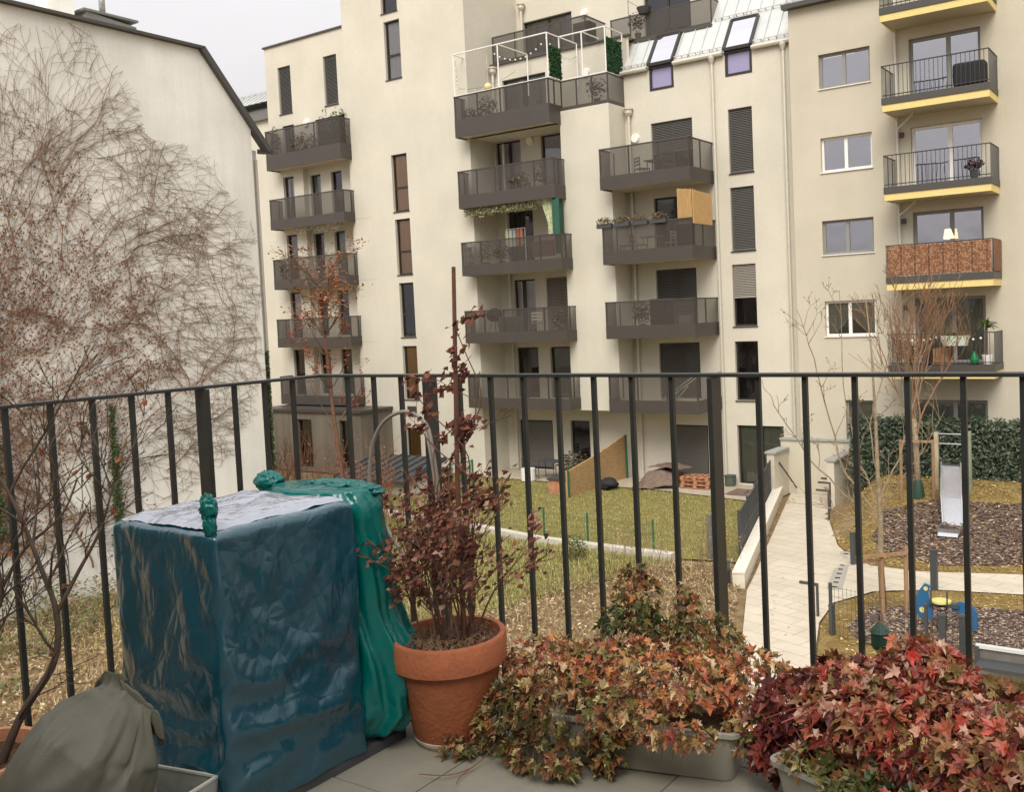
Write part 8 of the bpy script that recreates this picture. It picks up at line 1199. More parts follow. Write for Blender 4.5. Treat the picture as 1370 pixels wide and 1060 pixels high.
6,4,3,3,2,2,2,-2,-3,-3,-3,-4,-5,-5,-7,-10,-9,-9,-9,-10,-9,-10,-9,-10,-10,-9,-8,-8,-8,-7,-7,-6,-5,10,-5,-2,-3,-2,3,1,3,1,1,5,6,8,6,8,0,8,9,9,9,10,10,10,8,10,10,9,9,6,10,8,6,4,4,2,2,3,2,-2,-3,-2,-4,-4,-4,-6,-7,-11,-10,-7,-9,-9,-10,-10,-9,-10,-10,-8,-9,-8,-7,-7,-7,-6,-4,11,-6,-3,-2,-2,2,3,4,0,1,4,6,7,7,7,1,8,7,9,9,10,10,10,8,10,10,9,6,10,9,8,5,4,5,1,2,1,5,-2,-1,-6,-1,-6,-3,-9,-5,-10,-11,-9,-6,-9,-10,-10,-9,-10,-9,-10,-7,-8,-8,-6,-6,-6,-3,10,-7,-2,-2,-1,2,3,4,-2,3,3,6,7,7,7,1,8,6,9,8,10,10,10,8,10,10,5,10,10,4,11,3,6,6,0,3,-1,6,2,-8,0,-3,-7,-2,-11,-2,-11,-12,-9,-7,-5,-10,-10,-10,-10,-9,-10,-7,-7,-8,-5,-5,-7,-4,11,-7,-2,-2,0,2,3,4,-2,4,1,6,7,7,6,2,8,5,9,9,8,7,12,9,11,6,8,10,8,3,12,2,7,7,1,-2,2,8,0,-10,2,-7,1,-7,-12,0,-10,-12,-9,-8,-4,-9,-10,-10,-10,-10,-8,-6,-7,-8,-5,-5,-7,-4,11,-7,-2,-1,0,3,2,4,-2,4,1,5,6,8,4,4,6,7,8,2,10,12,7,13,11,4,10,11,1,6,12,3,1,11,0,-2,8,5,-1,-11,2,-8,5,-9,-12,1,-9,-12,-9,-9,-6,-4,-11,-10,-11,-8,-8,-9,-5,-6,-4,-6,-7,-4,11,-7,-2,0,0,3,3,3,-2,4,1,5,5,5,6,6,5,6,7,3,8,9,10,10,12,7,8,9,2,6,12,-5,11,6,-3,8,6,4,-3,-12,3,-9,8,-12,-10,2,-8,-12,-8,-10,-7,-2,-10,-11,-11,-8,-7,-9,-9,0,-4,-9,-4,-5,11,-7,-1,0,0,4,2,3,-2,3,2,4,5,6,6,6,5,5,5,4,6,9,9,10,12,9,9,4,6,8,7,-7,13,-2,7,4,3,10,-5,-13,-5,6,-7,-5,-7,2,-5,-13,-8,-9,-9,-1,-10,-11,-9,-7,-9,-9,-9,3,-8,-7,-2,-5,-6,9,5,1,-4,-13,-7,6,18,8,6,-6,-9,-4,7,18,19,8,3,1,2,9,11,10,14,6,12,5,7,7,-8,5,11,3,5,5,5,3,-9,-8,-4,13,-4,-11,-10,-1,-12,-1,-15,-11,-5,1,-9,-8,-18,-10,-14,-5,4,6,-7,-10,-19,-11,42,4,5,1,-7,-9,-5,6,9,13,4,-5,-7,-4,7,13,15,10,0,3,5,1,10,14,9,5,3,10,8,-5,6,6,3,7,-1,8,3,-5,1,-5,-6,10,-11,-1,-7,-1,-8,-14,-2,-10,-3,-4,-3,-7,-14,-10,-11,-4,3,2,-5,-13,-11,-7,51,3,3,-1,-4,-6,-3,4,8,7,3,-3,-5,-1,5,10,9,3,3,1,6,8,8,8,5,3,3,4,6,5,5,3,3,1,1,1,2,2,0,-1,-2,-2,-5,-2,-3,-4,-4,-6,-7,-6,-3,-3,-3,-6,-8,-10,-8,-2,1,-1,-6,-6,-8,-5,26,2,1,-1,-4,-4,-1,3,6,6,1,-1,-4,0,4,2,6,4,3,3,3,4,2,2,2,4,4,5,4,2,1,3,5,7,6,2,-3,-5,-2,1,3,2,-2,-6,-7,-5,-3,-1,0,-1,-5,-6,-6,-5,-6,-5,-3,-2,0,-1,-2,-5,-5,-2,11,1,-1,-3,-4,-4,-1,2,5,4,0,-4,-8,8,8,7,6,4,4,5,4,4,2,2,3,3,2,6,4,0,2,3,6,7,6,0,-3,-4,-1,2,5,2,-4,-8,-7,-4,-1,1,-1,-3,-7,-7,-6,-5,-7,-7,-1,-1,0,-1,-3,-5,-4,-2,-23,3,2,-3,-6,-6,-2,5,7,6,1,-1,-1,2,6,10,8,4,2,3,5,9,9,7,6,8,8,7,2,-4,3,6,9,11,6,0,-4,-5,-1,4,5,2,-5,-9,-9,-4,-1,0,-7,-8,-12,-6,-5,-6,-8,-8,-8,-5,-2,-3,-6,-10,-8,-4,-25,4,1,-4,-7,-7,1,4,10,6,1,-3,-1,1,8,13,10,4,1,2,7,12,14,11,8,5,6,12,12,8,3,7,13,14,1,-2,-1,-1,0,-2,-4,-4,1,-3,-11,-10,-7,-9,-10,-2,-4,-9,-8,-11,-15,-14,-9,-4,-2,-3,-9,-12,-10,-4,-24,5,1,-5,-10,-7,2,7,10,7,-1,-3,-1,0,10,15,11,5,-1,4,10,12,17,14,9,10,14,10,11,11,10,11,11,-9,-8,-5,4,0,-1,2,-12,-8,3,11,-4,-4,-1,-8,-8,-15,-12,-10,-10,-15,-18,-15,-9,-5,-1,-4,-11,-15,-11,-2,-282]
# ---- covered box
def crumple(p,k=1.0):
    v=Vector(p)
    def ridge(q): return 1-abs(noise.noise(q))*2
    return k*(.005*ridge(Vector((v.x*7,v.y*7,v.z*2.2)))+.006*ridge(Vector((v.x*16+3,v.y*16,v.z*6)))+.003*ridge(Vector((v.x*38,v.y*38,v.z*20)))-.010)
BX0,BX1,BY0,BY1,BZ=-2.60,-2.135,1.485,1.965,.785
def filmmat(name,col,trans=0,rough=.22):
    m=mat(name,col,rough,spec=.55,trans=trans,coat=.4); nt=m.node_tree; N=nt.nodes; L=nt.links; p=N['Principled BSDF']; p.inputs['Coat Roughness'].default_value=.1; p.inputs['IOR'].default_value=1.7
    tc=[n for n in N if n.type=='TEX_COORD'][0]
    def rg(sc,st,rot,det):
        mp=N.new('ShaderNodeMapping'); mp.inputs['Scale'].default_value=st; mp.inputs['Rotation'].default_value=rot; L.new(tc.outputs['Object'],mp.inputs[0])
        w=N.new('ShaderNodeTexNoise'); w.inputs['Scale'].default_value=3; L.new(mp.outputs[0],w.inputs['Vector'])
        ad=N.new('ShaderNodeMix'); ad.data_type='VECTOR'; ad.inputs[0].default_value=.12; L.new(mp.outputs[0],ad.inputs[4]); L.new(w.outputs['Color'],ad.inputs[5])
        t=N.new('ShaderNodeTexVoronoi'); t.feature='DISTANCE_TO_EDGE'; t.inputs['Scale'].default_value=sc; L.new(ad.outputs[1],t.inputs['Vector'])
        return t.outputs['Distance']
    b1=N.new('ShaderNodeBump'); b1.inputs['Strength'].default_value=.28; b1.inputs['Distance'].default_value=.02; L.new(rg(9,(1,1,.6),(.5,.3,.2),2),b1.inputs['Height'])
    b2=N.new('ShaderNodeBump'); b2.inputs['Strength'].default_value=.5; b2.inputs['Distance'].default_value=.008; L.new(rg(27,(1,1,.7),(.2,.9,.6),2),b2.inputs['Height']); L.new(b1.outputs[0],b2.inputs['Normal']); L.new(b2.outputs[0],p.inputs['Normal']); L.new(b2.outputs[0],p.inputs['Coat Normal'])
    return m
FB=filmmat('blue_film',(.003,.060,.092),0,.22); FP=filmmat('sky_sheen_film',(.30,.33,.40),0,.16); FT=filmmat('teal_film',(.0,.24,.22),.5,.22); FTL=filmmat('pale_teal_film',(.04,.40,.36),.45,.3)  # FP: sky sheen on the blue film put into a pale base colour
CB=thing('covered_cabinet','chest wrapped in shiny dark blue plastic film on the balcony floor','covered cabinet',(-2.36,1.72,0))
def draped(name,m,parent,verts,faces):
    """fabric settled with a cloth simulation beforehand"""
    b=MB(); b.add(verts,faces); o=b.build(name,m,parent,smooth=True); sd=o.modifiers.new('s','SUBSURF'); sd.levels=sd.render_levels=2; return o
def film_grid():
    x0,x1,y0,y1,zt=-2.59,-2.145,1.495,1.955,.775; st=.026; W=x1-x0+.02; D=y1-y0+.02; x0-=.01; y0-=.01
    nx,ny,nz=round(W/st),round(D/st),round((zt-.03)/st); top=zt+.012; ix={}; vs=[]; fs=[]
    def V(i,j,k):
        if (i,j,k) not in ix:
            ix[i,j,k]=len(vs); vs.append((x0+W*i/nx,y0+D*j/ny,top-(zt-.02)*k/nz))
        return ix[i,j,k]
    for i in range(nx):
        for j in range(ny): fs.append((V(i,j,0),V(i+1,j,0),V(i+1,j+1,0),V(i,j+1,0)))
    for k in range(nz):
        for i in range(nx): fs.append((V(i,0,k+1),V(i+1,0,k+1),V(i+1,0,k),V(i,0,k))); fs.append((V(i+1,ny,k+1),V(i,ny,k+1),V(i,ny,k),V(i+1,ny,k)))
        for j in range(ny): fs.append((V(0,j+1,k+1),V(0,j,k+1),V(0,j,k),V(0,j+1,k))); fs.append((V(nx,j,k+1),V(nx,j+1,k+1),V(nx,j+1,k),V(nx,j,k)))
    n=len(vs)
    return [(p[0]+FILM_SHIFT[i]/2000,p[1]+FILM_SHIFT[n+i]/2000,p[2]+FILM_SHIFT[2*n+i]/2000) for i,p in enumerate(vs)],fs
draped('film_cover',FB,CB,*film_grid())
b=MB(); b.box(BX0+.03,BX1-.005,BY0+.02,BY1+.16,.0,.028); b.build('base_frame',ANTH,CB)
b=MB(); b.bar((BX1-.05,BY1+.02,.02),(BX1-.05,BY1+.15,.02),.02,.02); b.build('foot_bar',STEEL,CB)
def blob(c,rs,amt,nn=36,mm=24,seed=0,fr=5):
    b=MB(); vs=[];fs=[]
    for i in range(mm+1):
        th=math.pi*i/mm
        for k in range(nn):
            a=2*math.pi*k/nn; d=Vector((math.sin(th)*math.cos(a),math.sin(th)*math.sin(a),math.cos(th)))
            q=1+amt*(1-2*abs(noise.noise(d*fr*.5+Vector((seed,0,0)))))+amt*.5*noise.noise(d*fr*2+Vector((seed,3,0)))
            vs.append((c[0]+rs[0]*q*d.x,c[1]+rs[1]*q*d.y,c[2]+rs[2]*q*d.z))
    for i in range(mm):
        for k in range(nn): k2=(k+1)%nn; fs.append((i*nn+k,(i+1)*nn+k,(i+1)*nn+k2,i*nn+k2))
    b.add(vs,fs); return b
def loft(secs,amt=0,fold=0,nf=7,n=64,seed=0,sub_=6):
    """secs: (centre, axis_u, axis_v, ru, rv)"""
    b=MB(); vs=[];fs=[]; S=[]
    for i in range(len(secs)-1):
        A_,B_=secs[i],secs[i+1]
        for k in range(sub_):
            t=k/sub_; t2=t*t*(3-2*t) if False else t
            S.append([Vector(A_[0]).lerp(Vector(B_[0]),t2)]+[Vector(A_[j]).lerp(Vector(B_[j]),t2) for j in (1,2)]+[A_[j]+(B_[j]-A_[j])*t2 for j in (3,4)]+[(A_[5] if len(A_)>5 else fold)+((B_[5] if len(B_)>5 else fold)-(A_[5] if len(A_)>5 else fold))*t2])
    l=secs[-1]; S.append([Vector(l[0]),Vector(l[1]),Vector(l[2]),l[3],l[4],l[5] if len(l)>5 else fold])
    for j,(c,u,v,ru,rv,fo) in enumerate(S):
        for k in range(n):
            a=2*math.pi*k/n; q=1+fo*math.sin(nf*a+seed+.8*math.sin(j*.35))+fo*.5*math.sin((nf*2+1)*a+j*.2)
            d=u.normalized()*math.cos(a)*ru*q+v.normalized()*math.sin(a)*rv*q; p=c+d
            w_=amt*(1-2*abs(noise.noise(p*7+Vector((seed,0,0)))))+amt*.5*(1-2*abs(noise.noise(p*17)))
            vs.append(tuple(p+d.normalized()*w_))
    for j in range(len(S)-1):
        for k in range(n): k2=(k+1)%n; fs.append((j*n+k,j*n+k2,(j+1)*n+k2,(j+1)*n+k))
    fs.append(tuple(range(n-1,-1,-1))); m=(len(S)-1)*n; fs.append(tuple(m+k for k in range(n)))
    b.add(vs,fs); return b
def fold(pts,r0,flat=.62):
    """a soft roll of fabric: flattened tapering tube"""
    P=smooth(pts,6); n=len(P); b=MB(); N=18; vs=[];fs=[]; V_=Vector((-.5,.83,.1)).normalized()
    for i,p in enumerate(P):
        t=(P[min(i+1,n-1)]-P[max(i-1,0)]).normalized(); a=V_.cross(t).normalized(); q=i/(n-1); r_=r0*(math.sin(math.pi*(.06+.88*q))**.6)
        for k in range(N):
            an=2*math.pi*k/N; w_=1+.12*noise.noise(p*22+Vector((k*.1,0,0))); vs.append(tuple(p+(a*math.cos(an)*r_+V_*math.sin(an)*r_*flat*1.5)*w_))
    for i in range(n-1):
        for k in range(N): k2=(k+1)%N; fs.append((i*N+k,i*N+k2,(i+1)*N+k2,(i+1)*N+k))
    fs.append(tuple(range(N-1,-1,-1))); fs.append(tuple((n-1)*N+k for k in range(N)))
    b.add(vs,fs); return b
U=(1,0,0);Vv=(0,1,0)
loft([((-2.33,2.06,.05),U,Vv,.21,.12,.05),((-2.30,2.10,.12),U,Vv,.235,.15,.07),((-2.31,2.09,.25),U,Vv,.235,.14,.06),((-2.33,2.06,.42),U,Vv,.21,.12,.04),((-2.35,2.05,.6),U,Vv,.21,.115,.02),((-2.36,2.04,.76),U,Vv,.215,.115,.015),((-2.36,2.03,.80),U,Vv,.19,.09,.02),((-2.36,2.03,.805),U,Vv,.02,.01,0)],.012,.05,13,128).build('loose_film_flap',FT,CB,smooth=True)
blob((-2.165,1.498,.80),(.016,.014,.03),.25,seed=6).build('film_knot',FT,CB,smooth=True)
blob((-2.17,1.50,.845),(.021,.014,.028),.45,seed=3,fr=4,nn=48,mm=30).build('film_knot',FT,CB,smooth=True)
blob((-2.60,2.03,.795),(.05,.03,.03),.4,seed=4,fr=4).build('film_knot',FT,CB,smooth=True)
blob((-2.32,2.07,.79),(.15,.05,.02),.35,seed=9,fr=6,nn=60,mm=36).build('film_fold',FT,CB,smooth=True)
# top crinkles: added pale sheet, its colour stands for sky reflected in the film
def sheet_top(name,m,Q,z,h,fr,seed):
    """crinkled sheen sheet over the quadrilateral Q with softly wavy borders that dip onto the cover"""
    b=MB(); n=70; vs=[];fs=[]
    for j_ in range(n+1):
        for i_ in range(n+1):
            u,v_=i_/n,j_/n; x=(Q[0][0]*(1-u)+Q[1][0]*u)*(1-v_)+(Q[3][0]*(1-u)+Q[2][0]*u)*v_; y=(Q[0][1]*(1-u)+Q[1][1]*u)*(1-v_)+(Q[3][1]*(1-u)+Q[2][1]*u)*v_
            ed=max(0,1-min(u,1-u,v_,1-v_)/.12); v=Vector((x*fr+y*3,y*fr*.6,seed)); w1=noise.noise(Vector((x*8,y*8,seed+4)))
            k=1-2*abs(noise.noise(v)); k2=1-2*abs(noise.noise(Vector((x*31,y*17,seed))))
            vs.append((x+.012*w1*(1 if 0<u<1 else .6),y+.012*noise.noise(Vector((x*8,y*8,seed+9))),z-.012*ed*ed+h*k+h*.45*k2))
    for j_ in range(n):
        for i_ in range(n): a_=j_*(n+1)+i_; fs.append((a_,a_+1,a_+n+2,a_+n+1))
    b.add(vs,fs); return b.build(name,m,CB,smooth=True)
sheet_top('sky_sheen_film',FP,[(-2.575,1.505),(-2.165,1.50),(-2.165,1.945),(-2.575,1.94)],.7925,.006,9,2)
# ---- grey sack
SM=mat('grey_green_fabric',(.115,.112,.085),.55,spec=.4,noise_amt=.12,nscale=5,bump=.1,bscale=250)
ax=Vector((.35,.25,1)).normalized(); uu=Vector((1,0,-.3)); vv2=Vector((.0,1,-.2))
SK=thing('storage_sack','bulging grey green fabric sack with a gathered neck leaning on the blue cover','sack',(-2.3,1.2,0))
sf=[(j_*64+i_,j_*64+(i_+1)%64,(j_+1)*64+(i_+1)%64,(j_+1)*64+i_) for j_ in range(33) for i_ in range(64)]+[(64*34,(i_+1)%64,i_) for i_ in range(64)]
ns=len(SACK_STEPS)//3; sx_=[]
for k in range(3):
    c_=0; l_=[]
    for d_ in SACK_STEPS[k*ns:(k+1)*ns]: c_+=d_; l_.append(c_/1000)
    sx_.append(l_)
sv=[Vector((x-3,y,z)) for x,y,z in zip(*sx_)]; fz=Vector((-.546,.837,0))
for j_ in range(25,34):   # the mouth is folded shut
    row=sv[j_*64:(j_+1)*64]; c_=sum(row,Vector())/64; k_=min(1,(j_-24)/6)
    for q_,p_ in enumerate(row): sv[j_*64+q_]=p_-fz*((p_-c_).dot(fz)*.93*k_)-Vector((0,0,1))*(max(0,p_.z-c_.z)*.35*k_)
ru_=Vector((.837,.546,0)); m0=sum(sv[28*64:29*64],Vector())/64
for q_,p_ in enumerate(sv):   # slimmer body with a taller neck
    d_=(p_-m0).dot(ru_); sv[q_]=p_-ru_*d_*.13+Vector((0,0,p_.z*.07))
draped('bag_body',SM,SK,sv,sf).modifiers.new('t','SOLIDIFY').thickness=.002
# ---- clear tray
TR=thing('plastic_tray','small clear plastic tray at the foot of the blue covered chest','tray',(-2.26,1.39,0))
TM=bpy.data.materials.new('clear_plastic'); TM.use_nodes=True; nt=TM.node_tree; pb=nt.nodes['Principled BSDF']; pb.inputs['Base Color'].default_value=(.45,.45,.40,1); pb.inputs['Roughness'].default_value=.2; pb.inputs['Alpha'].default_value=.42
b=MB(); q=lambda u,v,z: (-2.26+u*math.cos(.2)-v*math.sin(.2),1.39+u*math.sin(.2)+v*math.cos(.2),z)
hw,hd=.105,.065; tp=[q(-hw,-hd,.15),q(hw,-hd,.15),q(hw,hd,.15),q(-hw,hd,.15)]; bt_=[q(-hw*.85,-hd*.8,.01),q(hw*.85,-hd*.8,.01),q(hw*.85,hd*.8,.01),q(-hw*.85,hd*.8,.01)]
b.add(tp+bt_,[(4,5,6,7),(0,1,5,4),(1,2,6,5),(2,3,7,6),(3,0,4,7)]); o=b.build('body',TM,TR); s=o.modifiers.new('s','SOLIDIFY'); s.thickness=.003
b=MB()
for i in range(4): b.bar(tp[i],tp[(i+1)%4],.007,.006)
b.build('rim',mat('tray_rim',(.5,.5,.44),.3),TR)

# ---- left pot with bare shrub
LP=pot((-2.53,1.06,0),.115,.165,.30,.05,TERRAL,'terracotta pot with a bare twiggy maple at the left edge')
BMp=thing('bare_potted_shrub','bare twiggy shrub with forked stems in the left terracotta pot','potted shrub',(-2.53,1.06,.28))
b=MB(); st=[]
r7=random.Random(15)
def stem(pts,r0,tw,tl):
    P=[]
    P=smooth(pts,6); b.tube(P,[max(.0022,r0*(1-.72*i/len(P))) for i in range(len(P))],6,cap=False)
    for _ in range(tw):
        i=r7.randint(4,len(P)-2); d=(P[i+1]-P[i]).normalized(); s_=d.orthogonal().normalized(); s_.rotate(Matrix.Rotation(r7.random()*6.28,3,d))
        branchtree(b,P[i],d*.6+s_*r7.uniform(.5,.9)+Vector((0,0,.3)),tl*r7.uniform(.5,1.2),r0*.38,2,r7,4,.55,.3,st,(2,4),.035,.0011)
X0,Y0=-2.52,1.09
stem([(X0,Y0,.27),(X0-.01,Y0+.0,.4),(X0-.03,Y0+.03,.55),(X0+.0,Y0+.06,.68),(X0-.02,Y0+.05,.86),(X0-.05,Y0+.05,1.0),(X0-.08,Y0+.02,1.10)],.010,9,.3)
stem([(X0+.03,Y0+.02,.27),(X0+.06,Y0+.06,.38),(X0+.11,Y0+.12,.5),(X0+.12,Y0+.13,.62),(X0+.10,Y0+.11,.74),(X0+.06,Y0+.08,.9),(X0+.0,Y0+.05,1.02)],.011,9,.3)
stem([(X0+.12,Y0+.13,.62),(X0+.16,Y0+.17,.72),(X0+.2,Y0+.21,.82),(X0+.22,Y0+.24,.93)],.006,7,.22)
stem([(X0-.02,Y0-.01,.27),(X0-.04,Y0-.05,.42),(X0-.06,Y0-.09,.58),(X0-.05,Y0-.1,.75),(X0-.08,Y0-.13,.9)],.008,8,.28)
stem([(X0+.0,Y0+.06,.68),(X0+.05,Y0+.1,.78),(X0+.12,Y0+.16,.86),(X0+.15,Y0+.19,.95)],.005,6,.22)
b.build('stems',mat('shrub_bark',(.10,.07,.05),.85,noise_amt=.3,nscale=30),BMp,smooth=True)
b=MB()
for _ in range(26): curled(b,r7.choice(st),.012,r7.choice([(.35,.09,.05),(.30,.13,.06)]),r7)
b.build('last_leaves',LEAFD,BMp)['kind']='stuff'

# ---- planters with red ivy / maple foliage
def planter(name,label,c,d,L,W,h):
    d=Vector(d).normalized(); n=Vector((-d.y,d.x,0)); t=thing(name,label,'planter',(c[0],c[1],0)); c=Vector((c[0],c[1],0))
    def ring(l,w,z,rc=.03):
        P=[]
        for sx,sy,a0 in ((1,1,0),(-1,1,90),(-1,-1,180),(1,-1,270)):
            for k in range(6):
                a=R(a0+k*18); P.append(c+d*(sx*(l/2-rc)+rc*math.cos(a))+n*(sy*(w/2-rc)+rc*math.sin(a))+Vector((0,0,z)))
        return P
    b=MB(); rs=[ring(L-.05,W-.05,.004),ring(L-.045,W-.045,.0045),ring(L,W,h-.012),ring(L+.02,W+.02,h-.012),ring(L+.02,W+.02,h),ring(L-.006,W-.006,h),ring(L-.02,W-.02,h-.05)]
    vs=[tuple(p) for r_ in rs for p in r_]; fs=[]
    for j in range(len(rs)-1):
        for k in range(24): k2=(k+1)%24; fs.append((j*24+k,j*24+k2,(j+1)*24+k2,(j+1)*24+k))
    fs.append(tuple(range(23,-1,-1))); b.add(vs,fs); b.build('box',GPLAST,t,smooth=True).modifiers.new('e','EDGE_SPLIT').split_angle=R(35)
    b=MB(); b.add([tuple(p) for p in ring(L-.015,W-.015,h-.03)],[tuple(range(24))]); b.build('soil',DIRT,t)
    return t
planter('planter','taupe plastic planter box under the orange green ivy in the middle',(-1.375,2.345),(.97,.22,0),.54,.19,.15)
planter('planter','taupe plastic planter box under the crimson ivy at lower right',(-.53,2.17),(.94,-.32,0),.82,.2,.16)
OUT=[(0,-.55),(.16,-.30),(.52,-.34),(.38,-.06),(.72,.22),(.30,.26),(.22,.52),(0,.98),(-.22,.52),(-.30,.26),(-.72,.22),(-.38,-.06),(-.52,-.34),(-.16,-.30)]
def lobed(mb,p,n,tip,s,col,r):
    """five lobed ivy leaf with a folded midrib"""
    n=Vector(n).normalized(); v=Vector(tip)-n*Vector(tip).dot(n)
    if v.length<1e-4: v=n.orthogonal()
    v.normalize(); u=v.cross(n); p=Vector(p); cup=r.choice((r.uniform(-.2,.4),r.uniform(.3,1.3))); tw=r.uniform(-.5,.5); wdt=r.uniform(.6,1.05); fo=r.uniform(.1,.75); s=s*r.uniform(.85,1.1)
    P=[p+v*s*.12+n*s*0.0]
    for (a,c) in OUT:
        rr_=math.hypot(a,c); jj=r.uniform(.72,1.12); P.append(p+u*s*a*jj*wdt+v*s*c*jj+n*s*(cup*rr_*rr_*.5+tw*a*c+ .14*r.uniform(-1,1)+abs(a)*fo))
    m=len(P)-1
    mb.add([tuple(q) for q in P],[(0,1+i,1+(i+1)%m) for i in range(m)],col)
def foliage(mb,clumps,cols,size,r,cen,stems=None):
    for (c,rs,n,ci) in clumps:
        for _ in range(int(n*1.25)):
            while True:
                d=Vector((r.uniform(-1,1),r.uniform(-1,1),r.uniform(-1,1)))
                if .15<d.length<1: break
            d=d*(1/d.length)*(d.length**.45)
            p=Vector((c[0]+rs[0]*d.x,c[1]+rs[1]*d.y,c[2]+rs[2]*d.z)); 
            if p.z<.012: p.z=.012+r.random()*.02
            nn=Vector((d.x*.8,d.y*.8-.25,abs(d.z)*.6+.45))+Vector((r.gauss(0,.45),r.gauss(0,.45),r.gauss(0,.35)))
            tip=Vector((d.x,d.y-.3,-.8))+Vector((r.gauss(0,.5),r.gauss(0,.5),r.gauss(0,.4)))
            pal=cols[ci]; t=noise.noise(p*9)*.5+.5+r.gauss(0,.28); col=pal[max(0,min(len(pal)-1,int(t*len(pal))))]; q=r.uniform(.75,1.25)
            lobed(mb,p,nn,tip,size*r.uniform(.55,1.2),tuple(x*q for x in col),r)
            if stems is not None and r.random()<.22:
                stems.tube([p,p-d*.03+Vector((0,0,-.02)),p-d*.07+Vector((0,0,-.05+r.uniform(-.02,.02)))],.0009,3,cap=False)
OLV=[(.07,.075,.022),(.14,.12,.033),(.24,.15,.055),(.33,.15,.055),(.20,.08,.035),(.46,.36,.17),(.17,.16,.045)]
ORG=[(.24,.09,.045),(.42,.15,.06),(.52,.23,.09),(.42,.26,.10),(.24,.19,.06),(.66,.50,.30),(.36,.10,.06),(.14,.10,.04),(.48,.18,.08)]
GRN=[(.03,.05,.015),(.06,.085,.02),(.10,.11,.03),(.17,.13,.04)]
RED=[(.24,.05,.035),(.38,.07,.045),(.45,.14,.08),(.30,.14,.06),(.22,.14,.05),(.62,.36,.27),(.12,.03,.025),(.44,.09,.06),(.38,.20,.10)]
RDK=[(.10,.022,.022),(.20,.035,.03),(.26,.06,.04),(.16,.06,.035)]
CM=[((-1.42,2.40,.235),(.30,.17,.085),760,1),((-1.72,2.36,.20),(.20,.15,.10),420,1),((-1.60,2.20,.16),(.26,.10,.10),420,0),((-1.80,2.22,.08),(.12,.11,.08),220,0),
    ((-1.62,2.70,.34),(.085,.07,.13),210,0),((-1.60,2.62,.27),(.12,.1,.09),200,3),((-1.43,2.68,.30),(.06,.06,.13),110,0),((-1.33,2.60,.27),(.14,.09,.10),230,0),((-1.12,2.48,.22),(.14,.13,.10),280,1),
    ((-1.44,2.20,.10),(.06,.035,.13),120,0),((-1.62,2.12,.045),(.14,.05,.045),120,0),((-1.05,2.36,.14),(.10,.06,.07),100,1),((-1.27,2.21,.17),(.17,.05,.045),150,1),((-1.90,2.13,.03),(.06,.08,.03),60,0)]
b=MB(); sb=MB(); foliage(b,CM,[OLV,ORG,RED,GRN],.027,r6,None,sb)
IV=thing('ivy_plant','orange and olive autumn ivy spilling out of the middle planter','ivy',(-1.4,2.4,.12))
b.build('leaves',LEAF,IV)['kind']='stuff'
for _ in range(14):
    a=r6.uniform(-1.75,-1.1); sb.tube(smooth([(a,2.38,.13),(a+r6.gauss(0,.05),2.38+r6.gauss(0,.06),.24),(a+r6.gauss(0,.12),2.36+r6.gauss(0,.12),.25),(a+r6.gauss(0,.14),2.28+r6.gauss(0,.14),.18)],3),.0016,3,cap=False)
sb.tube(smooth([(-1.78,2.15,.06),(-1.80,2.06,.015),(-1.83,1.98,.012),(-1.90,1.93,.02)]),.0016,4); sb.tube(smooth([(-1.80,2.06,.015),(-1.80,1.99,.01),(-1.78,1.95,.012)]),.0014,4)
sb.build('stems',mat('ivy_stem',(.20,.09,.06),.8),IV)
CR=[((-.60,2.30,.25),(.30,.15,.12),760,2),((-.62,2.42,.36),(.12,.08,.08),200,2),((-.80,2.38,.29),(.15,.12,.09),300,2),((-.95,2.36,.22),(.10,.09,.10),180,4),((-1.00,2.34,.12),(.06,.07,.08),110,4),
    ((-.36,2.20,.25),(.20,.15,.12),460,2),((-.17,2.06,.17),(.18,.14,.11),330,2),((-.38,2.06,.17),(.28,.08,.08),420,2),((-.62,2.11,.17),(.16,.05,.05),120,3),((-.80,2.22,.17),(.12,.06,.045),110,0),((-.50,2.40,.28),(.14,.10,.10),230,2),((-.35,2.0,.09),(.22,.05,.06),150,1)]
b=MB(); sb=MB(); foliage(b,CR,[OLV,ORG,RED,GRN,RDK],.037,r6,None,sb)
for p,n,s,col in (((-.62,2.31,.445),(.3,-.8,.6),.036,(.58,.05,.04)),((-.68,2.36,.46),(-.4,-.8,.6),.032,(.56,.17,.08)),((-.57,2.38,.455),(.4,-.5,.9),.038,(.50,.34,.24)),((-.53,2.06,.23),(0,-1,.6),.034,(.62,.46,.36)),((-.47,2.04,.20),(.2,-1,.6),.034,(.6,.36,.28))):
    lobed(b,p,n,(0,0,-1),s,col,r6)
IR=thing('ivy_plant','crimson autumn ivy mounded over the lower right planter','ivy',(-.5,2.2,.14))
b.build('leaves',LEAF,IR)['kind']='stuff'
for _ in range(9):
    a=r6.uniform(-.85,-.2); sb.tube(smooth([(a,2.15-.3*(a+.5),.14),(a+r6.gauss(0,.05),2.25+r6.gauss(0,.06),.30),(a+r6.gauss(0,.07),2.24+r6.gauss(0,.06),.33),(a+r6.gauss(0,.08),2.2+r6.gauss(0,.06),.26)],3),.0018,3,cap=False)
sb.build('stems',mat('ivy_stem_red',(.30,.06,.05),.7),IR)
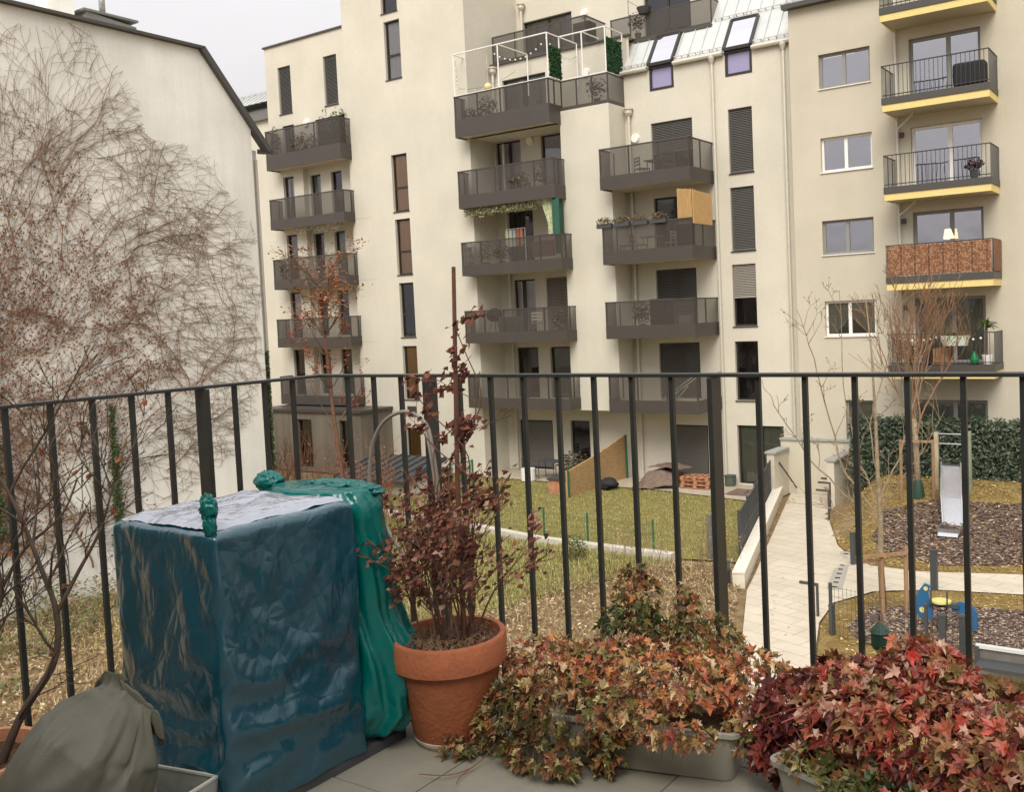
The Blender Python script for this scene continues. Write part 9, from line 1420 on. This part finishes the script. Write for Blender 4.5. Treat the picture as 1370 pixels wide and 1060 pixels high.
# green lanterns hanging on the outside of the rail
for i,(x,z,lab) in enumerate(((-.885,.27,'small green metal lantern with pointed roof outside the railing by the crimson ivy'),(-1.37,.03,'small green metal lantern hanging at the foot of the thick railing post'))):
    t=thing('lantern',lab,'lantern',(x,2.93,z-.05)); b=MB(); c=(x,2.935,z-.05); b.lathe([(0,0),(.022,0),(.028,.012),(.028,.05),(.022,.056)],c,10); b.build('body',GREENL,t)
    b=MB(); b.lathe([(.032,.052),(.025,.063),(.007,.082),(0,.086)],c,10); b.build('roof',GREENL,t)
    b=MB(); b.tube([(x,2.935,z+.04),(x,2.93,z+.06),(x,2.895,z+.07),(x,2.87,z+.05)],.0025,5); b.build('hook',ANTH,t)
#%%PART4
# ================================================================== things on the balconies opposite
r8=random.Random(8)
def T1(mb,name,m,lab,cat,loc,grp=None,kind=None,smooth=False): return tag(mb.build(name,m,loc=loc,smooth=smooth),lab,cat,grp,kind)
# white tube cage on the top terrace
CG=thing('tube_frame','white tube frame standing above the top brown mesh balcony and the bay terrace','frame',(-24.5,32,10.84))
def tb(a,b_,nm='tube',r_=.028): 
    q=MB(); q.tube([a,b_],r_,6); q.build(nm,WHITE,CG)
zt,z0=12.6,10.84
for x,y in ((-27.2,31.95),(-24.8,31.95),(-22.3,31.95),(-22.3,32.8),(-20.1,32.8),(-20.1,34.1),(-27.2,34.0),(-24.8,34.0),(-21.2,32.8),(-22.3,34.1)): tb((x,y,z0),(x,y,zt),'upright')
for a,b_ in (((-27.2,31.95,zt),(-22.3,31.95,zt)),((-27.2,31.95,z0),(-22.3,31.95,z0)),((-22.3,31.95,zt),(-22.3,34.1,zt)),((-22.3,32.8,zt),(-20.1,32.8,zt)),((-22.3,31.95,z0),(-22.3,32.8,z0)),((-22.3,32.8,z0),(-20.1,32.8,z0)),((-20.1,32.8,zt),(-20.1,34.1,zt)),((-20.1,32.8,z0),(-20.1,34.1,z0)),((-27.2,31.95,zt),(-27.2,34,zt)),((-24.8,31.95,zt),(-24.8,34.0,zt)),((-21.2,32.8,zt),(-21.2,34.1,zt))): tb(a,b_,'crossbar')
def lights(lab,pts,sag,n,loc,r_=.04,mt=None):
    L=thing('string_lights',lab,'string lights',loc); P=[]
    for a,b_ in zip(pts[:-1],pts[1:]):
        for k in range(n): t=k/n; v=Vector(a).lerp(Vector(b_),t); v.z-=sag*4*t*(1-t); P.append(v)
    q=MB(); q.tube(P,.008,3,cap=False); q.build('wire',ANTH,L)
    for p in P: q=MB(); q.ball(p-Vector((0,0,.05)),r_,6,4); q.build('bulb',WHITE,L)
lights('string of white bulbs sagging inside the white tube frame',[(-25.0,32.0,12.3),(-22.35,32.0,12.45),(-22.2,34.2,12.2)],.5,10,(-24.8,32,12.3))
lights('faint string of bulbs looping at the left end of the white tube frame',[(-27.1,31.98,12.4),(-27.15,32.1,11.2),(-24.9,33.9,12.2)],.35,8,(-27,32,12.4),.03)
lights('string of white bulbs along the lowest full yellow edged balcony',[(-8.9,32.08,.15),(-7.6,32.08,.12),(-6.0,32.08,.12)],.1,7,(-8.5,32.1,.1),.04)
def hedge_mat(lab,x0,x1,y0,y1,z0,z1):
    q=MB()
    for _ in range(int(900*max(x1-x0,y1-y0)*(z1-z0))):
        leafq(q,Vector((r8.uniform(x0,x1),r8.uniform(y0,y1),r8.uniform(z0,z1))),Vector((.5,-.6,.2)),.07,r8.choice([(.02,.07,.025),(.03,.09,.03),(.05,.10,.04)]),r8)
    q.box(x0+.02,x1-.02,y0+.02,y1-.02,z0,z1,(.015,.04,.02)); T1(q,'artificial_hedge',LEAFD,lab,'privacy screen',(x0,y0,z0))
hedge_mat('green leafy privacy mat inside the corner of the white tube frame',-22.3,-22.2,32.0,32.8,10.9,12.1)
hedge_mat('green leafy privacy mat at the right end of the bay terrace',-20.15,-20.05,32.85,34.0,10.9,12.2)
q=MB(); q.ball((-25.9,32.6,11.15),.17,12,8); q.tube([(-25.9,32.6,11.3),(-25.9,32.6,12.55)],.008,4); T1(q,'paper_lantern',mat('lantern_cream',(.75,.58,.33),.7),'round cream lantern hanging above the top brown balcony rail','lantern',(-25.9,32.6,11.1))
# garland, curtain and screen on the third balcony
def hang(name,m,lab,cat,x0,x1,y,zt,depth,n,cols,kind=None,s_=.05):
    q=MB()
    for _ in range(n):
        x=r8.uniform(x0,x1); d_=depth*(.35+.65*abs(noise.noise(Vector((x*1.7,zt,1)))*1.6))*r8.random(); leafq(q,Vector((x,y+r8.gauss(0,.05),zt-d_)),Vector((0,-1,0)),s_,r8.choice(cols),r8)
    T1(q,name,m,lab,cat,(x0,y,zt))
hang('garland',LEAFD,'olive hanging garland under the second brown mesh balcony','garland',-27.1,-23.3,32.1,6.08,.8,1500,[(.20,.20,.09),(.28,.27,.13),(.14,.15,.07),(.40,.38,.28)])
hang('garland',LEAFD,'thin hanging fringe under the second balcony of the left stack','garland',-38.0,-34.5,32.0,6.17,.45,700,[(.20,.17,.12),(.12,.10,.08),(.3,.27,.2)],s_=.035)
q=MB(); vs=[];
for j in range(13):
    t=j/12
    for i in range(9): u=i/8; w_=.5*(1-.55*ss(t*1.3)); vs.append((-23.0+.45+(u-1)*w_+ .0,32.15+.04*math.sin(u*16),6.05-1.45*t))
q.add(vs,[(j*9+i,j*9+i+1,(j+1)*9+i+1,(j+1)*9+i) for j in range(12) for i in range(8)])
T1(q,'curtain',mat('leaf_curtain',(.42,.45,.28),.9,noise_amt=.5,nscale=9),'pale green leaf patterned curtain hanging on the third brown balcony','curtain',(-23,32.15,4.6),smooth=True)
q=MB(); q.box(-22.42,-22.36,31.98,32.65,4.65,6.05); q.box(-22.35,-22.1,31.98,32.02,3.8,6.05); T1(q,'side_screen',mat('green_screen',(.03,.10,.07),.8,noise_amt=.15,nscale=4),'dark green fabric side screen on the third brown balcony','screen',(-22.3,32,3.8))
RK=thing('drying_rack','drying rack hung with coloured clothes on the third brown balcony','drying rack',(-25,33,3.45))
q=MB(); 
for x in (-25.6,-24.6): q.tube([(x,33.0,3.45),(x,33.0,5.1)],.015,5)
q.tube([(-25.6,33,5.1),(-24.6,33,5.1)],.015,5); q.tube([(-25.6,33,4.5),(-24.6,33,4.5)],.015,5); q.build('frame',WHITE,RK)
for i,(x,c) in enumerate(((-25.55,(.55,.55,.35)),(-25.35,(.5,.55,.5)),(-25.15,(.35,.45,.42)),(-24.95,(.5,.12,.08)),(-24.78,(.45,.2,.15)))):
    q=MB(); q.box(x-.07,x+.07,32.96,33.04,4.35,5.06); q.build('garment',mat('garment%d'%i,c,.9),RK)
def boxy(name,m,lab,cat,x0,x1,y0,y1,z0,z1,grp=None,bev=.01):
    q=MB(); q.box(x0,x1,y0,y1,z0,z1); return tag(q.build(name,m,loc=((x0+x1)/2,(y0+y1)/2,z0),bevel=bev),lab,cat,grp)
boxy('cardboard_panel',mat('card',(.30,.17,.10),.85),'brown rectangular panel behind the mesh of the third brown balcony','panel',-23.6,-22.5,32.1,32.16,3.75,4.4)
SHF=thing('shelf_unit','small shelf unit at the left end of the third brown balcony','shelf',(-26.9,32.2,3.45))
q=MB(); q.box(-27.1,-27.07,32.1,32.4,3.45,4.6); q.box(-26.7,-26.67,32.1,32.4,3.45,4.6); q.build('side_panel',WHITE,SHF)
for k in range(4): q=MB(); q.box(-27.069,-26.701,32.1,32.4,3.5+k*.3,3.53+k*.3); q.build('shelf',WHITE,SHF)
def potted(lab,x,y,z,r_,h,cols,n=140,size=.07,pm=None,pr=.14,ph=.28,name='potted_plant'):
    P=thing(name,lab,'potted plant',(x,y,z)); q=MB(); q.lathe([(pr*.7,0),(pr,ph),(pr*1.05,ph),(pr*.9,ph),(pr*.85,ph-.04),(0,ph-.04)],(x,y,z),14); q.build('pot',pm or TERRA,P)
    q=MB(); leafblob(q,(x,y,z+ph+h*.5),r_,r_,h*.5,n,size,cols,r8,shell=.1); q.build('foliage',LEAFD,P)['kind']='stuff'
DG=[(.03,.05,.02),(.06,.09,.03),(.09,.11,.04)]
BR=[(.14,.09,.05),(.09,.06,.04),(.20,.14,.09),(.07,.08,.04)]
potted('withered bushy plant behind the mesh of the top brown balcony',-25.7,32.3,9.34,.45,1.1,BR,260)
potted('dark trailing plant in the left corner of the top brown balcony',-26.6,32.3,9.34,.4,.7,DG,200)
potted('bushy dark plant behind the mesh of the second brown balcony',-24.2,32.3,6.32,.55,.7,BR,260)
potted('round green plant at the right end of the second brown balcony',-23.2,32.4,6.32,.3,1.1,DG,120)
potted('pampas coloured plant among things on the third brown balcony',-26.2,32.3,3.44,.35,.9,[(.35,.25,.14),(.25,.18,.1)],160)
potted('mixed flowering plant in the middle of the third brown balcony',-25.3,32.2,3.44,.4,.7,BR,160)
potted('dark evergreen plant at the left end of the uppermost left balcony',-39.3,32.3,9.4,.25,1.7,DG,200)
potted('brown bush in the middle of the uppermost left balcony',-37.2,32.3,9.4,.8,1.1,BR,420)
potted('dark leafy bush at the right end of the uppermost left balcony',-34.9,32.4,9.4,.5,2.0,DG,360,name='potted_shrub')
potted('bare brown plant behind the right part of the uppermost left balcony',-35.7,32.3,9.4,.3,2.0,BR,150)
potted('dark plant behind the mesh on the fourth left balcony',-39.0,32.2,3.46,.4,1.2,DG,200)
potted('dark green fir like plant on the fourth brown balcony',-22.4,32.2,.53,.35,.8,DG,140)
potted('dark bushy plant on the third balcony of the right stack',-18.6,32.3,.56,.45,.9,BR,260)
potted('straw coloured plant tuft on the third balcony of the right stack',-17.5,32.2,.56,.22,.4,[(.45,.36,.2),(.3,.25,.15)],90)
potted('large dark potted bush on the terrace behind the tube frame',-19.9,35.1,12.5,.4,.9,BR,180)
potted('dark bush behind the bay terrace mesh',-20.9,33.3,9.7,.5,.9,BR,200)
boxy('planter_crate',ANTH,'dark square planter on the upper setback terrace','planter',-22.9,-22.1,34.8,35.4,12.7,13.7)
boxy('storage_box',mat('sage_box',(.16,.20,.17),.8),'grey green storage box behind the fourth brown balcony mesh','box',-25.6,-24.6,32.2,32.7,.53,1.35)
# kettle grill
GR=thing('kettle_grill','dark round kettle grill on the fourth brown balcony','grill',(-26.0,32.4,.53))
q=MB(); q.ball((-26.0,32.4,1.45),.36,14,9,.8); q.build('kettle',BLACKF,GR,smooth=True)
for a in (0,2.1,4.2): q=MB(); q.tube([(-26+.15*math.cos(a),32.4+.15*math.sin(a),1.25),(-26+.3*math.cos(a),32.4+.3*math.sin(a),.53)],.018,5); q.build('leg',STEEL,GR)
CHW=mat('pale_chair',(.55,.52,.42),.6)
chair(-23.9,32.5,.53,.3,CHW,name='balcony_chair',lab='pale garden chair on the fourth brown balcony',grp='chairs on the balconies',s=1.1)
chair(-18.6,32.7,6.36,2.6,mat('olive_chair',(.25,.24,.15),.6),name='balcony_chair',lab='light framed chair on the top balcony of the right stack',grp='chairs on the balconies',s=1.05)
chair(-17.4,32.6,6.36,-2.6,ANTH,name='balcony_chair',lab='dark chair at the right of the top balcony of the right stack',grp='chairs on the balconies',s=1.1)
table(-18.0,32.6,6.36,.6,.6,.72,ANTH,'dark bistro table on the top balcony of the right stack')
chair(-19.3,32.5,3.46,-1.4,mat('red_chair',(.45,.12,.07),.6),name='balcony_chair',lab='red folding chair on the balcony under the flower boxes',grp='chairs on the balconies')
chair(-18.8,32.6,3.46,1.57,CHW,name='balcony_chair',lab='pale folding chair left of the slim balcony table',grp='chairs on the balconies')
chair(-17.5,32.6,3.46,-1.57,CHW,name='balcony_chair',lab='pale folding chair right of the slim balcony table',grp='chairs on the balconies')
table(-18.2,32.5,3.46,.8,.5,.74,CHW,'slim pale table between two folding chairs on the flower box balcony')
# deck chair low right
DCh=thing('deck_chair','pale reclining deck chair on the lowest balcony of the right stack','deck chair',(-16.9,32.6,-2.34))
for y in (32.3,32.8): q=MB(); q.bar((-17.9,y,-2.1),(-16.5,y,-1.2),.04); q.bar((-17.7,y,-2.34),(-17.0,y,-1.6),.04); q.bar((-17.9,y,-2.05),(-16.8,y,-2.3),.04); q.build('frame',CHW,DCh)
# flower boxes with dry plants on the rail of the right stack second balcony
for i,x in enumerate((-19.9,-19.1,-18.3,-17.5)):
    P=thing('flower_box',['leftmost box of dry flowers overhanging the balcony rail','second box of dry flowers from the left on the balcony rail','third box of dry flowers from the left on the balcony rail','box of dry flowers beside the bamboo screen on the balcony rail'][i],'flower box',(x,31.95,4.7),'flower boxes on the balcony rail')
    q=MB(); q.box(x-.33,x+.33,31.8,31.98,4.62,4.78); q.build('box',ANTH,P); q=MB(); leafblob(q,(x,31.88,4.88),.42,.16,.17,190,.05,[(.14,.12,.06),(.22,.15,.10),(.10,.11,.05),(.3,.16,.13)],r8,shell=.1); q.build('dry_flowers',LEAFD,P)['kind']='stuff'
q=MB()
def bcol(x0,x1,y,z0,z1,along=True):
    n=int((x1-x0)/.05)
    for k in range(n):
        h=z1-.09*(k/n)+r8.uniform(-.02,.02); X_=x0+(x1-x0)*(k+.5)/n
        if along: q.tube([(X_,y,z0),(X_,y,h)],.025,5)
        else: q.tube([(y,X_,z0),(y,X_,h)],.025,5)
bcol(-16.75,-16.15,31.98,4.5,5.83); bcol(32.0,33.6,-16.13,4.5,5.74,False)
T1(q,'bamboo_screen',BAMB,'honey coloured bamboo screen at the corner of a right stack balcony','screen',(-16.5,32,4.5))
for x0,x1,lab in ((-18.1,-16.2,'dark slatted blind fixed behind the mesh of the third right stack balcony'),): boxy('privacy_panel',mat('dark_cloth',(.05,.045,.04),.9),lab,'panel',x0,x1-.9,32.0,32.04,.75,1.78)
boxy('stacked_crates',mat('crates',(.42,.40,.33),.8,noise_amt=.2,nscale=9,stretch=(1,1,6)),'pale slatted crates at the right of the third right stack balcony','crate',-17.0,-16.5,32.2,32.6,.56,1.1)
b=MB(); 
TB=thing('hanging_planter','dark planter bowl hooked on the upper right terrace rail','planter',(-19.3,34.8,13.6))
b.lathe([(0,0),(.2,0),(.32,.25),(.3,.25),(0,.2)],(-19.4,34.8,13.4),12); b.build('bowl',ANTH,TB)
b=MB(); b.tube([(-19.3,34.9,13.5),(-20.2,34.9,14.1)],.012,4); b.tube([(-20.2,34.9,14.2),(-20.2,34.9,13.4)],.012,4); b.build('bracket',ANTH,TB)
# tan building balconies
q=MB(); k0=0
n=66
for (xa,xb,y) in ((-9.1,-5.86,32.06),):
    for i in range(n):
        for j in range(17):
            xx=xa+(xb-xa)*i/n; zz=2.13+j*.058; c=r8.choice([(.27,.12,.06),(.33,.17,.09),(.22,.095,.05),(.40,.24,.14)])
            if i%9 in(0,): c=tuple(v*.55 for v in c)
            q.box(xx,xx+(xb-xa)/n*.86,y,y+.015,zz,zz+.048,c)
q.box(-9.1,-5.86,32.076,32.08,2.13,3.1,(.16,.07,.035)); 
for i in range(26):
    for j in range(17): q.box(-5.80,-5.785,32.12+i*.05,32.16+i*.05,2.13+j*.058,2.178+j*.058,r8.choice([(.20,.09,.05),(.28,.13,.07)]))
T1(q,'wicker_screen',WICK,'red brown woven screen round a yellow edged balcony','screen',(-7.5,32.06,2.1))
q=MB(); q.box(-6.95,-5.95,32.2,32.7,7.97,8.72); tag(q.build('cushion_bag',BLACKF,loc=(-6.4,32.4,7.97),bevel=.12,seg=4),'black padded storage bag on the upper yellow edged balcony','storage bag')
potted('dark reddish plant at the right end of the second yellow edged balcony',-6.4,32.5,5.07,.3,.35,[(.10,.05,.045),(.06,.045,.04)],120,pm=ANTH)
q=MB(); q.lathe([(.03,0),(.16,.0),(.03,.06),(.03,.3)],(-7.45,34.2,3.12),10); TLp=thing('table_lamp','lit table lamp with cream shade behind the balcony door glass','lamp',(-7.45,34.2,2.1)); q.build('base',WHITE,TLp)
LM=bpy.data.materials.new('lamp_glow'); LM.use_nodes=True; pp=LM.node_tree.nodes['Principled BSDF']; pp.inputs['Base Color'].default_value=(.9,.7,.4,1); pp.inputs['Emission Color'].default_value=(1,.72,.36,1); pp.inputs['Emission Strength'].default_value=1.1
q=MB(); q.lathe([(.20,.32),(.25,.0),(.2,.0)],(-7.45,33.82,3.32),14); q.build('shade',LM,TLp)
q=MB(); q.box(-7.8,-7.1,33.70,33.85,2.1,3.1); q.build('stand',DARK,TLp)
P=thing('hanging_planter','mint green planter box hooked on the lowest full yellow edged balcony','planter',(-6.95,32.0,.1)); q=MB(); q.add([(-7.33,31.9,-.2),(-6.62,31.9,-.2),(-6.62,32.06,-.2),(-7.33,32.06,-.2),(-7.42,31.86,.12),(-6.53,31.86,.12),(-6.53,32.08,.12),(-7.42,32.08,.12)],[(0,3,2,1),(0,1,5,4),(1,2,6,5),(2,3,7,6),(3,0,4,7),(4,5,6,7)]); q.build('box',mat('mint',(.50,.58,.48),.6),P); q=MB(); leafblob(q,(-6.97,31.97,.17),.4,.1,.06,70,.05,DG,r8,shell=.1); q.build('foliage',LEAFD,P)['kind']='stuff'
q=MB()
P=thing('potted_palm','spiky green potted palm at the right end of a yellow edged balcony','potted plant',(-6.05,32.4,-.8)); 
for k in range(60):
    a=r8.random()*6.28; l=r8.uniform(.4,.62); e=r8.uniform(.2,1.2); c=Vector((-6.1,32.35,.32)); d=Vector((math.cos(a)*math.cos(e),math.sin(a)*math.cos(e),math.sin(e))); m1=c+d*l*.6; t1=c+d*l-Vector((0,0,.18)); s_=d.cross(Vector((0,0,1))).normalized()*.02
    q.add([tuple(c-s_),tuple(c+s_),tuple(m1+s_),tuple(m1-s_),tuple(t1)],[(0,1,2,3),(3,2,4)],r8.choice([(.10,.13,.05),(.16,.19,.08),(.06,.09,.03)]))
q.build('fronds',LEAFD,P); q=MB(); q.tube([(-6.1,32.35,-.6),(-6.1,32.35,.32)],.035,6); q.build('trunk',BARK,P); q=MB(); q.lathe([(.12,0),(.17,.3),(.15,.3),(0,.26)],(-6.1,32.35,-.82),12); q.build('pot',WHITE,P)
q=MB(); q.lathe([(.0,0),(.12,0),(.14,.2),(.08,.32),(.05,.42),(0,.42)],(-6.45,32.2,-.82),12); T1(q,'watering_can',mat('bottle_green',(.01,.16,.05),.4),'green can on the floor of the balcony beside the potted palm','can',(-6.45,32.2,-.8),smooth=True)
boxy('wooden_crate',mat('crate_brown',(.36,.20,.10),.8,noise_amt=.2),'brown wooden crate on the balcony under the mint planter','crate',-7.75,-7.25,32.25,32.6,-.82,-.3)
q=MB(); leafblob(q,(-8.45,32.3,-.4),.6,.12,.42,700,.05,[(.22,.11,.07),(.30,.16,.1),(.14,.08,.05)],r8,shell=.1); T1(q,'brushwood_screen',LEAFD,'red brown brushwood filling the left part of the balcony behind bare twigs','screen',(-8.5,32.3,-.8))
boxy('black_bag',BLACKF,'slim black bag standing beside the brushwood on the balcony','bag',-7.98,-7.78,32.2,32.4,-.82,-.2,bev=.04)
